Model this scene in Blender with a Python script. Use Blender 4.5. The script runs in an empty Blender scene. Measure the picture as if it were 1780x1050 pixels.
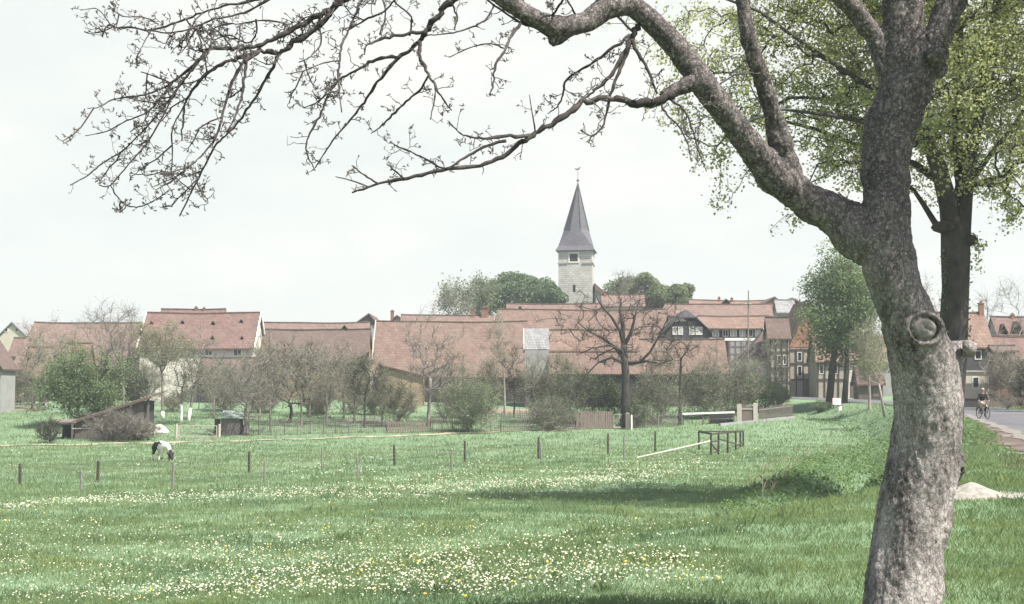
import bpy, math, random
import numpy as np
from mathutils import Vector, noise as mnoise

# ---------------------------------------------------------------- camera, sky, sun, exposure
SC = bpy.context.scene
CAMZ = 1.65
F = 2472.0
TH = math.atan(155.0 / F)
cam_d = bpy.data.cameras.new("camera")
cam = bpy.data.objects.new("camera", cam_d)
SC.collection.objects.link(cam)
cam.location = (0, 0, CAMZ)
cam.rotation_euler = (math.radians(90) + TH, 0, 0)
cam_d.lens = 50.0
cam_d.sensor_width = 36.0
cam_d.clip_start = 0.1
cam_d.clip_end = 6000
SC.camera = cam
SC.view_settings.view_transform = 'Standard'
SC.view_settings.look = 'None'
SC.view_settings.gamma = 1.0
SC.view_settings.exposure = 1.15

SUN_EL = math.radians(57)
SUN_AZ = math.radians(125)          # clockwise from +Y (the viewing direction)
to_sun = Vector((math.sin(SUN_AZ) * math.cos(SUN_EL), math.cos(SUN_AZ) * math.cos(SUN_EL), math.sin(SUN_EL)))
sun_d = bpy.data.lights.new("sun", 'SUN')
sun_d.energy = 5.0
sun_d.angle = math.radians(0.55)
sun_d.color = (1.0, 0.94, 0.86)
sun = bpy.data.objects.new("sun", sun_d)
SC.collection.objects.link(sun)
sun.rotation_euler = to_sun.to_track_quat('Z', 'Y').to_euler()
sun.location = (60, -40, 60)

world = bpy.data.worlds.new("World")
SC.world = world
world.use_nodes = True
nt = world.node_tree
for n in list(nt.nodes):
    nt.nodes.remove(n)
def wn(t, **k):
    n = nt.nodes.new(t)
    for a, b in k.items():
        setattr(n, a, b)
    return n
wo = wn('ShaderNodeOutputWorld')
bg = wn('ShaderNodeBackground')
bg.inputs['Strength'].default_value = 0.1
sky = wn('ShaderNodeTexSky', sky_type='NISHITA', sun_disc=False, sun_elevation=SUN_EL, sun_rotation=SUN_AZ)
sky.air_density = 1.0; sky.dust_density = 2.0; sky.ozone_density = 1.0
tc = wn('ShaderNodeTexCoord')
sep = wn('ShaderNodeSeparateXYZ')
nt.links.new(tc.outputs['Generated'], sep.inputs[0])
# thin milky veil: thick near the horizon, opening towards the zenith
veil = wn('ShaderNodeMapRange')
veil.inputs['From Min'].default_value = 0.28; veil.inputs['From Max'].default_value = 0.62
veil.inputs['To Min'].default_value = 0.97; veil.inputs['To Max'].default_value = 0.10
nt.links.new(sep.outputs['Z'], veil.inputs['Value'])
mp = wn('ShaderNodeMapping'); mp.inputs['Scale'].default_value = (3.0, 3.0, 9.0)
nt.links.new(tc.outputs['Generated'], mp.inputs[0])
cn = wn('ShaderNodeTexNoise'); cn.inputs['Scale'].default_value = 1.6; cn.inputs['Detail'].default_value = 6; cn.inputs['Roughness'].default_value = 0.55
nt.links.new(mp.outputs[0], cn.inputs['Vector'])
cr = wn('ShaderNodeValToRGB')
cr.color_ramp.elements[0].position = 0.40; cr.color_ramp.elements[0].color = (4.02, 4.26, 4.08, 1)
cr.color_ramp.elements[1].position = 0.66; cr.color_ramp.elements[1].color = (4.65, 4.62, 4.35, 1)
nt.links.new(cn.outputs['Fac'], cr.inputs[0])
mx = wn('ShaderNodeMix', data_type='RGBA')
nt.links.new(veil.outputs[0], mx.inputs['Factor'])
nt.links.new(sky.outputs[0], mx.inputs['A'])
nt.links.new(cr.outputs[0], mx.inputs['B'])
nt.links.new(mx.outputs['Result'], bg.inputs['Color'])
nt.links.new(bg.outputs[0], wo.inputs['Surface'])

# ---------------------------------------------------------------- helpers
RNG = np.random.default_rng(11)
random.seed(5)

def W(px, py, d):
    """world point seen at photo pixel (px,py) at forward distance d"""
    u = (px - 890.0) / F; v = (525.0 - py) / F
    den = math.cos(TH) - v * math.sin(TH)
    return Vector((u / den * d, d, CAMZ + (math.sin(TH) + v * math.cos(TH)) / den * d))

class MB:
    def __init__(s):
        s.v = []; s.f = []
        s.arr = []
    def add(s, vs, fs):
        o = len(s.v)
        s.v.extend([tuple(p) for p in vs])
        s.f.extend([tuple(i + o for i in f) for f in fs])
        return s
    def box(s, x0, x1, y0, y1, z0, z1):
        if x0 > x1: x0, x1 = x1, x0
        if y0 > y1: y0, y1 = y1, y0
        if z0 > z1: z0, z1 = z1, z0
        return s.add([(x0,y0,z0),(x1,y0,z0),(x1,y1,z0),(x0,y1,z0),(x0,y0,z1),(x1,y0,z1),(x1,y1,z1),(x0,y1,z1)],
              [(0,3,2,1),(4,5,6,7),(0,1,5,4),(1,2,6,5),(2,3,7,6),(3,0,4,7)])
    def beam(s, p, q, w, h=None):
        h = h or w
        p = Vector(p); q = Vector(q); t = (q - p).normalized()
        up = Vector((0,0,1)) if abs(t.z) < 0.95 else Vector((0,1,0))
        a = t.cross(up).normalized() * (w/2); b = a.cross(t).normalized() * (h/2)
        vs = [p-a-b, p+a-b, p+a+b, p-a+b, q-a-b, q+a-b, q+a+b, q-a+b]
        return s.add(vs, [(0,1,2,3),(7,6,5,4),(0,4,5,1),(1,5,6,2),(2,6,7,3),(3,7,4,0)])
    def prism(s, poly, thick):
        """closed polygon (list of Vector) extruded by vector thick"""
        n = len(poly); t = Vector(thick)
        vs = [Vector(p) for p in poly] + [Vector(p) + t for p in poly]
        fs = [tuple(range(n)), tuple(reversed(range(n, 2*n)))]
        fs += [(i, i+n, (i+1) % n + n, (i+1) % n) for i in range(n)]
        return s.add(vs, fs)
    def tube(s, pts, rad, n=8, cap=True):
        V, Fc = tube_geo(pts, rad, n, cap)
        return s.add(V, Fc)
    def lathe(s, c, prof, n=16):
        """prof: (r,z) pairs about vertical axis at c"""
        vs = []; fs = []
        for r, z in prof:
            for k in range(n):
                a = 2*math.pi*k/n
                vs.append((c[0]+r*math.cos(a), c[1]+r*math.sin(a), c[2]+z))
        for i in range(len(prof)-1):
            for k in range(n):
                k2 = (k+1) % n
                fs.append((i*n+k, i*n+k2, (i+1)*n+k2, (i+1)*n+k))
        fs.append(tuple(reversed(range(n)))); fs.append(tuple(range((len(prof)-1)*n, len(prof)*n)))
        return s.add(vs, fs)
    def bulk(s, V, Q):
        """numpy verts (n,3) and faces (m,k)"""
        s.arr.append((np.asarray(V, float), np.asarray(Q, int)))
        return s
    def mesh(s, name, off=(0,0,0)):
        m = bpy.data.meshes.new(name)
        Vs = []; loops = []; starts = []; tot = 0; base = 0; ls = 0
        if s.v:
            Vs.append(np.array(s.v, float)); base = len(s.v)
            for f in s.f:
                loops.append(np.array(f, int)); starts.append(np.array([ls])); ls += len(f)
        for V, Q in s.arr:
            Vs.append(V)
            k = Q.shape[1]
            loops.append((Q + base).ravel()); starts.append(ls + k*np.arange(len(Q))); ls += Q.size
            base += len(V)
        V = np.concatenate(Vs) - np.array(off)
        L = np.concatenate(loops); S = np.concatenate(starts)
        m.vertices.add(len(V)); m.vertices.foreach_set('co', V.ravel().astype(np.float32))
        m.loops.add(len(L)); m.loops.foreach_set('vertex_index', L.astype(np.int32))
        m.polygons.add(len(S)); m.polygons.foreach_set('loop_start', S.astype(np.int32))
        m.update(calc_edges=True); m.validate()
        return m

def tube_geo(pts, rad, n=8, cap=True):
    pts = [Vector(p) for p in pts]
    V = []; Fc = []
    prev = None
    for i, p in enumerate(pts):
        t = (pts[min(i+1, len(pts)-1)] - pts[max(i-1, 0)]).normalized()
        if prev is None:
            a = t.cross(Vector((0.3, 1, 0.1))).normalized()
        else:
            a = (prev - t * prev.dot(t)).normalized()
        prev = a; b = t.cross(a)
        for k in range(n):
            g = 2*math.pi*k/n
            V.append(p + (a*math.cos(g) + b*math.sin(g)) * rad[i])
    for i in range(len(pts)-1):
        for k in range(n):
            k2 = (k+1) % n
            Fc.append((i*n+k, i*n+k2, (i+1)*n+k2, (i+1)*n+k))
    if cap:
        Fc.append(tuple(reversed(range(n)))); Fc.append(tuple(range((len(pts)-1)*n, len(pts)*n)))
    return V, Fc

def tubes_np(P, R, n=4):
    """P (B,m,3), R (B,m): many thin tubes at once -> V, Q"""
    P = np.asarray(P, float); R = np.asarray(R, float)
    B, m, _ = P.shape
    T = np.empty_like(P)
    T[:, 1:-1] = P[:, 2:] - P[:, :-2]; T[:, 0] = P[:, 1]-P[:, 0]; T[:, -1] = P[:, -1]-P[:, -2]
    T /= np.linalg.norm(T, axis=2, keepdims=True) + 1e-9
    t0 = (P[:, -1] - P[:, 0]); t0 /= np.linalg.norm(t0, axis=1, keepdims=True) + 1e-9
    ref = np.where(np.abs(t0[:, 2:3]) < 0.7, np.array([[0, 0, 1.0]]), np.array([[0, 1.0, 0.0]]))
    A = np.cross(T, ref[:, None, :]); A /= np.linalg.norm(A, axis=2, keepdims=True) + 1e-9
    Bv = np.cross(T, A)
    g = 2*np.pi*np.arange(n)/n
    V = P[:, :, None, :] + R[:, :, None, None] * (A[:, :, None, :]*np.cos(g)[None, None, :, None] + Bv[:, :, None, :]*np.sin(g)[None, None, :, None])
    V = V.reshape(-1, 3)
    i = np.arange(m-1)[:, None]; k = np.arange(n)[None, :]; k2 = (k+1) % n
    q = np.stack([i*n+k, i*n+k2, (i+1)*n+k2, (i+1)*n+k], -1).reshape(-1, 4)
    Q = (q[None] + (np.arange(B)*m*n)[:, None, None]).reshape(-1, 4)
    return V, Q

def unit(n, rng=RNG):
    v = rng.normal(size=(n, 3)); return v/np.linalg.norm(v, axis=1, keepdims=True)

def leaf_quads(C, size, rng=RNG, up=0.3, ratio=0.6, jit=0.35):
    """leaf-shaped quads (kites) at centres C"""
    C = np.asarray(C, float); n = len(C)
    N = unit(n, rng); N[:, 2] += up; N /= np.linalg.norm(N, axis=1, keepdims=True)
    A = np.cross(N, unit(n, rng)); A /= np.linalg.norm(A, axis=1, keepdims=True)+1e-9
    Bv = np.cross(N, A)
    s = (size * (1 + jit*rng.uniform(-1, 1, n)))[:, None]
    V = np.stack([C - A*s*0.5, C + Bv*s*0.5*ratio + A*s*0.06, C + A*s*0.5 + N*s*0.08, C - Bv*s*0.5*ratio + A*s*0.06], 1).reshape(-1, 3)
    Q = np.arange(4*n).reshape(n, 4)
    return V, Q

ORI = {}
def empty(name, loc, label=None, cat=None, group=None):
    o = bpy.data.objects.new(name, None); SC.collection.objects.link(o)
    o.empty_display_size = 0.2
    o.location = tuple(loc); ORI[o.name] = Vector(loc)
    tag(o, label, cat, group); return o
def tag(o, label=None, cat=None, group=None, kind=None):
    if label: o['label'] = label
    if cat: o['category'] = cat
    if group: o['group'] = group
    if kind: o['kind'] = kind
    return o
def part(name, mb, mat, parent, smooth=False, label=None):
    off = ORI[parent.name]
    me = mb.mesh(name, off); me.materials.append(mat)
    me.polygons.foreach_set('use_smooth', np.full(len(me.polygons), smooth))
    o = bpy.data.objects.new(name, me); SC.collection.objects.link(o)
    o.parent = parent; ORI[o.name] = off
    if label: o['label'] = label
    return o
def solo(name, mb, mat, base=(0,0,0), label=None, cat=None, group=None, kind=None, smooth=False):
    me = mb.mesh(name, base); me.materials.append(mat)
    me.polygons.foreach_set('use_smooth', np.full(len(me.polygons), smooth))
    o = bpy.data.objects.new(name, me); SC.collection.objects.link(o)
    o.location = tuple(base); ORI[o.name] = Vector(base)
    return tag(o, label, cat, group, kind)

# ---------------------------------------------------------------- materials
def nmat(name):
    m = bpy.data.materials.new(name); m.use_nodes = True
    t = m.node_tree
    for n in list(t.nodes): t.nodes.remove(n)
    o = t.nodes.new('ShaderNodeOutputMaterial')
    return m, t, o
def mixrgb(t, fac, a, b, bt='MIX'):
    n = t.nodes.new('ShaderNodeMix'); n.data_type = 'RGBA'; n.blend_type = bt
    for s, val in (('Factor', fac), ('A', a), ('B', b)):
        if hasattr(val, 'links') or isinstance(val, bpy.types.NodeSocket): t.links.new(val, n.inputs[s])
        elif s == 'Factor': n.inputs[s].default_value = val
        else: n.inputs[s].default_value = (*val, 1)
    return n.outputs['Result']
def noise_fac(t, scale, detail=4, rough=0.6, lo=0.35, hi=0.65, coord='Object', stretch=(1,1,1)):
    tcn = t.nodes.new('ShaderNodeTexCoord'); mpn = t.nodes.new('ShaderNodeMapping')
    mpn.inputs['Scale'].default_value = stretch
    if coord == 'Position':
        g = t.nodes.new('ShaderNodeNewGeometry'); t.links.new(g.outputs['Position'], mpn.inputs[0])
    else:
        t.links.new(tcn.outputs[coord], mpn.inputs[0])
    n = t.nodes.new('ShaderNodeTexNoise'); n.inputs['Scale'].default_value = scale; n.inputs['Detail'].default_value = detail; n.inputs['Roughness'].default_value = rough
    t.links.new(mpn.outputs[0], n.inputs['Vector'])
    r = t.nodes.new('ShaderNodeMapRange'); r.inputs['From Min'].default_value = lo; r.inputs['From Max'].default_value = hi
    t.links.new(n.outputs['Fac'], r.inputs['Value'])
    return r.outputs[0], n.outputs['Fac']
def bump(t, h, strength, dist):
    b = t.nodes.new('ShaderNodeBump'); b.inputs['Strength'].default_value = strength; b.inputs['Distance'].default_value = dist
    t.links.new(h, b.inputs['Height']); return b.outputs[0]
def bsdf(t, o, col, rough=0.9, spec=0.2, normal=None, metal=0):
    p = t.nodes.new('ShaderNodeBsdfPrincipled')
    if isinstance(col, tuple): p.inputs['Base Color'].default_value = (*col, 1)
    else: t.links.new(col, p.inputs['Base Color'])
    p.inputs['Roughness'].default_value = rough; p.inputs['Specular IOR Level'].default_value = spec; p.inputs['Metallic'].default_value = metal
    if normal is not None: t.links.new(normal, p.inputs['Normal'])
    t.links.new(p.outputs[0], o.inputs['Surface']); return p
def M_plain(name, c1, c2=None, scale=1.5, rough=0.9, bumpd=0.0, stretch=(1,1,1), spec=0.2):
    m, t, o = nmat(name); c2 = c2 or tuple(x*0.7 for x in c1)
    f, raw = noise_fac(t, scale, 5, 0.65, 0.3, 0.7, stretch=stretch)
    col = mixrgb(t, f, c1, c2)
    bsdf(t, o, col, rough, spec, bump(t, raw, 0.6, bumpd) if bumpd else None); return m
def M_tile(name, c1, c2, c3, row=0.42, moss=0.0):
    """clay roof tiles: rows and columns with per-tile colour, big weathered patches"""
    m, t, o = nmat(name)
    tcn = t.nodes.new('ShaderNodeTexCoord'); s = t.nodes.new('ShaderNodeSeparateXYZ'); t.links.new(tcn.outputs['Object'], s.inputs[0])
    ad = t.nodes.new('ShaderNodeMath'); ad.operation = 'ADD'; t.links.new(s.outputs['X'], ad.inputs[0]); t.links.new(s.outputs['Y'], ad.inputs[1])
    mu = t.nodes.new('ShaderNodeMath'); mu.operation = 'MULTIPLY'; t.links.new(s.outputs['Z'], mu.inputs[0]); mu.inputs[1].default_value = 1.35
    wv, wr = noise_fac(t, 0.5, 3, 0.6, 0, 1)
    wm = t.nodes.new('ShaderNodeMath'); wm.operation = 'MULTIPLY_ADD'; t.links.new(wr, wm.inputs[0]); wm.inputs[1].default_value = 0.35; t.links.new(mu.outputs[0], wm.inputs[2])
    cb = t.nodes.new('ShaderNodeCombineXYZ'); t.links.new(ad.outputs[0], cb.inputs[0]); t.links.new(wm.outputs[0], cb.inputs[1])
    b = t.nodes.new('ShaderNodeTexBrick'); t.links.new(cb.outputs[0], b.inputs['Vector'])
    b.inputs['Color1'].default_value = (*[x*1.18 for x in c1], 1); b.inputs['Color2'].default_value = (*[x*0.80 for x in c2], 1)
    b.inputs['Mortar'].default_value = (*[x*0.38 for x in c2], 1); b.inputs['Scale'].default_value = 1.0
    b.inputs['Brick Width'].default_value = row*0.8; b.inputs['Row Height'].default_value = row; b.inputs['Mortar Size'].default_value = row*0.075
    b.inputs['Mortar Smooth'].default_value = 0.6; b.inputs['Bias'].default_value = -0.1
    f, raw = noise_fac(t, 0.42, 7, 0.75, 0.40, 0.62)
    fm = t.nodes.new('ShaderNodeMath'); fm.operation = 'MULTIPLY'; t.links.new(f, fm.inputs[0]); fm.inputs[1].default_value = 0.7
    col = mixrgb(t, fm.outputs[0], b.outputs['Color'], c3)
    f2, _ = noise_fac(t, 1.7, 6, 0.8, 0.40, 0.68)
    dk = mixrgb(t, f2, (1.08,1.08,1.08), (0.56,0.55,0.54)); col = mixrgb(t, 0.85, col, dk, 'MULTIPLY')
    if moss:
        f3, _ = noise_fac(t, 0.6, 7, 0.8, 0.52, 0.68)
        mm = t.nodes.new('ShaderNodeMath'); mm.operation = 'MULTIPLY'; t.links.new(f3, mm.inputs[0]); mm.inputs[1].default_value = moss
        col = mixrgb(t, mm.outputs[0], col, (0.095,0.085,0.066))
    col = mixrgb(t, 0.22, col, (0.125,0.108,0.096))
    bsdf(t, o, col, 0.85, 0.15, bump(t, b.outputs['Fac'], -0.7, 0.05)); return m
def M_brick(name, c1, c2, mortar, w=0.25, h=0.075, ms=0.012, warp=0.0):
    m, t, o = nmat(name)
    tcn = t.nodes.new('ShaderNodeTexCoord'); s = t.nodes.new('ShaderNodeSeparateXYZ'); t.links.new(tcn.outputs['Object'], s.inputs[0])
    ad = t.nodes.new('ShaderNodeMath'); ad.operation = 'ADD'; t.links.new(s.outputs['X'], ad.inputs[0]); t.links.new(s.outputs['Y'], ad.inputs[1])
    cb = t.nodes.new('ShaderNodeCombineXYZ'); t.links.new(ad.outputs[0], cb.inputs[0]); t.links.new(s.outputs['Z'], cb.inputs[1])
    b = t.nodes.new('ShaderNodeTexBrick'); t.links.new(cb.outputs[0], b.inputs['Vector'])
    b.inputs['Color1'].default_value = (*c1, 1); b.inputs['Color2'].default_value = (*c2, 1); b.inputs['Mortar'].default_value = (*mortar, 1)
    b.inputs['Scale'].default_value = 1; b.inputs['Brick Width'].default_value = w; b.inputs['Row Height'].default_value = h; b.inputs['Mortar Size'].default_value = ms
    f, _ = noise_fac(t, 0.5, 5, 0.7, 0.35, 0.75)
    dk = mixrgb(t, f, (1,1,1), (0.68,0.66,0.64)); col = mixrgb(t, 1.0, b.outputs['Color'], dk, 'MULTIPLY')
    bsdf(t, o, col, 0.92, 0.15, bump(t, b.outputs['Fac'], -0.5, 0.02)); return m
def M_leaf(name, c1, c2, trans=0.35, tc_=None, patch=0.25, patchc=None, rough=0.6):
    """leaves or blades: colour differs from piece to piece and from clump to clump"""
    m, t, o = nmat(name)
    g = t.nodes.new('ShaderNodeNewGeometry')
    col = mixrgb(t, g.outputs['Random Per Island'], c1, c2)
    if patchc:
        f, _ = noise_fac(t, patch, 4, 0.6, 0.42, 0.62, coord='Position')
        col = mixrgb(t, f, col, patchc)
        f9, _ = noise_fac(t, patch*2.7, 5, 0.7, 0.50, 0.66, coord='Position'); col = mixrgb(t, f9, col, tuple(x*y for x, y in zip(patchc, (1.55, 1.28, 1.0))))
        f8, _ = noise_fac(t, patch*7, 4, 0.7, 0.54, 0.68, coord='Position'); col = mixrgb(t, f8, col, tuple(x*0.83 for x in patchc))
    d = t.nodes.new('ShaderNodeBsdfPrincipled'); t.links.new(col, d.inputs['Base Color']); d.inputs['Roughness'].default_value = rough; d.inputs['Specular IOR Level'].default_value = 0.25
    tr = t.nodes.new('ShaderNodeBsdfTranslucent')
    tcol = mixrgb(t, 1.0, col, tc_ or (1.3,1.25,0.7), 'MULTIPLY'); t.links.new(tcol, tr.inputs['Color'])
    mx_ = t.nodes.new('ShaderNodeMixShader'); mx_.inputs[0].default_value = trans
    t.links.new(d.outputs[0], mx_.inputs[1]); t.links.new(tr.outputs[0], mx_.inputs[2]); t.links.new(mx_.outputs[0], o.inputs['Surface'])
    return m
def M_bark(name, c1, c2, c3, scale=14, stretch=(1,1,0.45), bumpd=0.02, lichen=None):
    m, t, o = nmat(name)
    f, raw = noise_fac(t, scale, 8, 0.72, 0.36, 0.64, stretch=stretch)
    col = mixrgb(t, f, c1, c2)
    f2, r2 = noise_fac(t, scale*0.22, 5, 0.65, 0.45, 0.62, stretch=stretch)
    col = mixrgb(t, f2, col, c3)
    if lichen:
        f3, _ = noise_fac(t, scale*1.6, 5, 0.75, 0.58, 0.66, stretch=(1,1,0.7))
        col = mixrgb(t, f3, col, lichen)
    bsdf(t, o, col, 0.95, 0.12, bump(t, raw, 0.9, bumpd)); return m

MT = {}
MT['tile_red'] = M_tile('red_clay_tiles', (0.185,0.106,0.092), (0.15,0.090,0.08), (0.175,0.125,0.110), moss=0.25)
MT['tile_orange'] = M_tile('orange_clay_tiles', (0.235,0.150,0.114), (0.19,0.118,0.092), (0.225,0.165,0.135), moss=0.3)
MT['tile_brown'] = M_tile('brown_clay_tiles', (0.145,0.098,0.084), (0.115,0.080,0.071), (0.14,0.108,0.093), moss=0.6)
MT['tile_old'] = M_tile('weathered_clay_tiles', (0.195,0.122,0.096), (0.155,0.100,0.082), (0.195,0.148,0.120), moss=0.45)
MT['tile_pink'] = M_tile('faded_clay_tiles', (0.215,0.138,0.116), (0.175,0.115,0.099), (0.205,0.157,0.137), moss=0.35)
MT['tile_grey'] = M_tile('grey_tiles', (0.26,0.27,0.275), (0.21,0.22,0.225), (0.29,0.30,0.305))
MT['slate'] = M_tile('slate', (0.10,0.105,0.13), (0.08,0.085,0.105), (0.13,0.13,0.155), row=0.25)
MT['slate_dark'] = M_tile('dark_slate', (0.05,0.056,0.068), (0.04,0.044,0.055), (0.065,0.07,0.08), row=0.3)
MT['white'] = M_plain('limewash', (0.66,0.63,0.56), (0.50,0.48,0.43), 0.8)
MT['cream'] = M_plain('cream_plaster', (0.46,0.43,0.35), (0.37,0.34,0.28), 0.8)
MT['greywall'] = M_plain('grey_plaster', (0.30,0.30,0.295), (0.22,0.22,0.218), 0.9)
MT['infill'] = M_plain('tan_infill_plaster', (0.36,0.32,0.265), (0.24,0.22,0.19), 0.9)  # tan infill plaster with random darker mottling
MT['curtain'] = M_plain('lace_curtain', (0.50,0.49,0.45), (0.36,0.36,0.34), 6)
MT['tower'] = M_brick('tower_limestone', (0.52,0.505,0.475), (0.41,0.40,0.38), (0.32,0.315,0.30), 0.8, 0.40, 0.045)
MT['stone'] = M_brick('sandstone', (0.40,0.31,0.21), (0.31,0.235,0.16), (0.22,0.185,0.15), 0.5, 0.22, 0.03)
MT['brick'] = M_brick('red_brick', (0.27,0.115,0.08), (0.20,0.088,0.066), (0.25,0.19,0.16))
MT['brick_orange'] = M_brick('orange_brick', (0.36,0.17,0.10), (0.28,0.125,0.08), (0.30,0.22,0.17))
MT['timber'] = M_plain('dark_timber', (0.085,0.070,0.062), (0.055,0.046,0.042), 3)
MT['boards'] = M_plain('weathered_boards', (0.15,0.135,0.12), (0.095,0.085,0.08), 3, stretch=(6,6,0.5), bumpd=0.01)
MT['boards_brown'] = M_plain('brown_boards', (0.175,0.145,0.125), (0.115,0.095,0.085), 3, stretch=(6,6,0.5), bumpd=0.01)
MT['boards_dark'] = M_plain('tarred_boards', (0.055,0.05,0.05), (0.035,0.032,0.033), 3, stretch=(6,6,0.5), bumpd=0.01)
MT['pale_wood'] = M_plain('bleached_wood', (0.44,0.41,0.36), (0.32,0.295,0.26), 4, stretch=(5,5,0.6))
MT['post_dark'] = M_plain('old_post_wood', (0.075,0.062,0.055), (0.045,0.038,0.036), 6, stretch=(4,4,0.5))
MT['post_grey'] = M_plain('grey_post_wood', (0.22,0.205,0.19), (0.15,0.14,0.13), 6, stretch=(4,4,0.5))
MT['metal'] = M_plain('dull_iron', (0.12,0.12,0.125), (0.09,0.085,0.085), 5, 0.6, spec=0.5)
MT['wire'] = M_plain('rusty_wire', (0.20,0.175,0.16), (0.14,0.12,0.11), 5, 0.6)
MT['whitepaint'] = M_plain('white_paint', (0.78,0.77,0.74), (0.66,0.65,0.62), 2, 0.6)
MT['blackpaint'] = M_plain('black_paint', (0.03,0.03,0.032), (0.02,0.02,0.022), 2, 0.5)
MT['redpaint'] = M_plain('red_paint', (0.42,0.08,0.05), (0.34,0.06,0.04), 2, 0.5)
MT['chalk'] = M_plain('white_sand', (0.33,0.315,0.28), (0.17,0.16,0.135), 11, 0.95, 0.03)
gm, gt, go = nmat('window_glass'); bsdf(gt, go, (0.025,0.028,0.032), 0.12, 0.5); MT['glass'] = gm
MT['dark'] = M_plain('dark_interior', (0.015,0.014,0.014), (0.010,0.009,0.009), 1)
def M_bark_fg():
    """flaky orchard bark: light scale-like plates over dark cracks, paler low down, crown shade painted in above"""
    m, t, o = nmat('apple_bark')
    tcn = t.nodes.new('ShaderNodeTexCoord'); mpn = t.nodes.new('ShaderNodeMapping'); mpn.inputs['Scale'].default_value = (1, 1, 0.62)
    t.links.new(tcn.outputs['Object'], mpn.inputs[0])
    dn = t.nodes.new('ShaderNodeTexNoise'); dn.inputs['Scale'].default_value = 24; dn.inputs['Detail'].default_value = 5; t.links.new(mpn.outputs[0], dn.inputs['Vector'])
    va = t.nodes.new('ShaderNodeVectorMath'); va.operation = 'MULTIPLY_ADD'; t.links.new(dn.outputs['Color'], va.inputs[0]); va.inputs[1].default_value = (0.13, 0.13, 0.13); t.links.new(mpn.outputs[0], va.inputs[2])
    vo = t.nodes.new('ShaderNodeTexVoronoi'); vo.feature = 'F1'; vo.inputs['Scale'].default_value = 27; t.links.new(va.outputs[0], vo.inputs['Vector'])
    ve = t.nodes.new('ShaderNodeTexVoronoi'); ve.feature = 'DISTANCE_TO_EDGE'; ve.inputs['Scale'].default_value = 27; t.links.new(va.outputs[0], ve.inputs['Vector'])
    sp = t.nodes.new('ShaderNodeSeparateColor'); t.links.new(vo.outputs['Color'], sp.inputs[0])
    r1 = t.nodes.new('ShaderNodeMapRange'); r1.inputs['From Min'].default_value = 0.25; r1.inputs['From Max'].default_value = 0.95; t.links.new(sp.outputs[0], r1.inputs['Value'])
    col = mixrgb(t, r1.outputs[0], (0.066,0.058,0.055), (0.180,0.158,0.150))
    f, raw = noise_fac(t, 9, 8, 0.75, 0.40, 0.62, stretch=(1,1,0.5)); col = mixrgb(t, f, col, (0.060,0.053,0.053))
    f2, raw2 = noise_fac(t, 46, 5, 0.8, 0.52, 0.66); col = mixrgb(t, f2, col, (0.33,0.315,0.30))
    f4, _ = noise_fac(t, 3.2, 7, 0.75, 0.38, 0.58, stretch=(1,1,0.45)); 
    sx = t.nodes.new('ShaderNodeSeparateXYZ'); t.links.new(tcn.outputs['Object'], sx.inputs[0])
    hz = t.nodes.new('ShaderNodeMapRange'); hz.inputs['From Min'].default_value = 1.3; hz.inputs['From Max'].default_value = 2.9; hz.inputs['To Min'].default_value = 0.92; hz.inputs['To Max'].default_value = 0.10; t.links.new(sx.outputs['Z'], hz.inputs['Value'])  # crown shade painted into the bark: pale colour fades out with height
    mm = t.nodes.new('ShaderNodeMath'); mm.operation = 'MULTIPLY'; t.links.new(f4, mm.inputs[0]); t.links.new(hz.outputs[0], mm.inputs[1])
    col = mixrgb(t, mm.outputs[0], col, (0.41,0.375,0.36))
    ed = t.nodes.new('ShaderNodeMapRange'); ed.inputs['From Max'].default_value = 0.13; ed.inputs['To Min'].default_value = 0.66; ed.inputs['To Max'].default_value = 1.0; t.links.new(ve.outputs['Distance'], ed.inputs['Value'])
    cc = t.nodes.new('ShaderNodeCombineColor'); [t.links.new(ed.outputs[0], cc.inputs[i]) for i in range(3)]
    col = mixrgb(t, 1.0, col, cc.outputs[0], 'MULTIPLY')
    ad = t.nodes.new('ShaderNodeMath'); ad.operation = 'MULTIPLY_ADD'; t.links.new(raw, ad.inputs[0]); ad.inputs[1].default_value = 0.8; t.links.new(ed.outputs[0], ad.inputs[2])
    bsdf(t, o, col, 0.95, 0.12, bump(t, ad.outputs[0], 1.0, 0.012)); return m
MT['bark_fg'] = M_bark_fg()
MT['bark_twig'] = M_bark('twig_bark', (0.062,0.055,0.055), (0.035,0.031,0.033), (0.10,0.090,0.086), 20)
MT['bark_fine'] = M_bark('fine_twig_bark', (0.13,0.115,0.11), (0.08,0.072,0.07), (0.17,0.155,0.145), 20)
MT['bark_grey'] = M_bark('grey_bark', (0.24,0.215,0.195), (0.145,0.128,0.12), (0.19,0.17,0.158), 5)
MT['bark_dark'] = M_bark('dark_bark', (0.060,0.054,0.051), (0.032,0.030,0.030), (0.078,0.072,0.063), 5)
MT['bark_pale'] = M_bark('pale_bark', (0.32,0.285,0.25), (0.20,0.178,0.158), (0.25,0.225,0.195), 5)
MT['leaf_lime'] = M_leaf('young_lime_leaves', (0.25,0.285,0.14), (0.35,0.375,0.215), 0.45)
MT['leaf_dark'] = M_leaf('dark_leaves', (0.080,0.130,0.078), (0.145,0.195,0.112), 0.3)
MT['leaf_mid'] = M_leaf('mid_green_leaves', (0.125,0.165,0.098), (0.19,0.225,0.135), 0.42)
MT['leaf_pale'] = M_leaf('pale_green_leaves', (0.170,0.195,0.115), (0.225,0.24,0.150), 0.4)
MT['leaf_grey'] = M_leaf('grey_green_buds', (0.17,0.195,0.130), (0.245,0.262,0.180), 0.42)
MT['leaf_shrub'] = M_leaf('shrub_leaves', (0.105,0.165,0.088), (0.185,0.24,0.125), 0.4)
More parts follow.
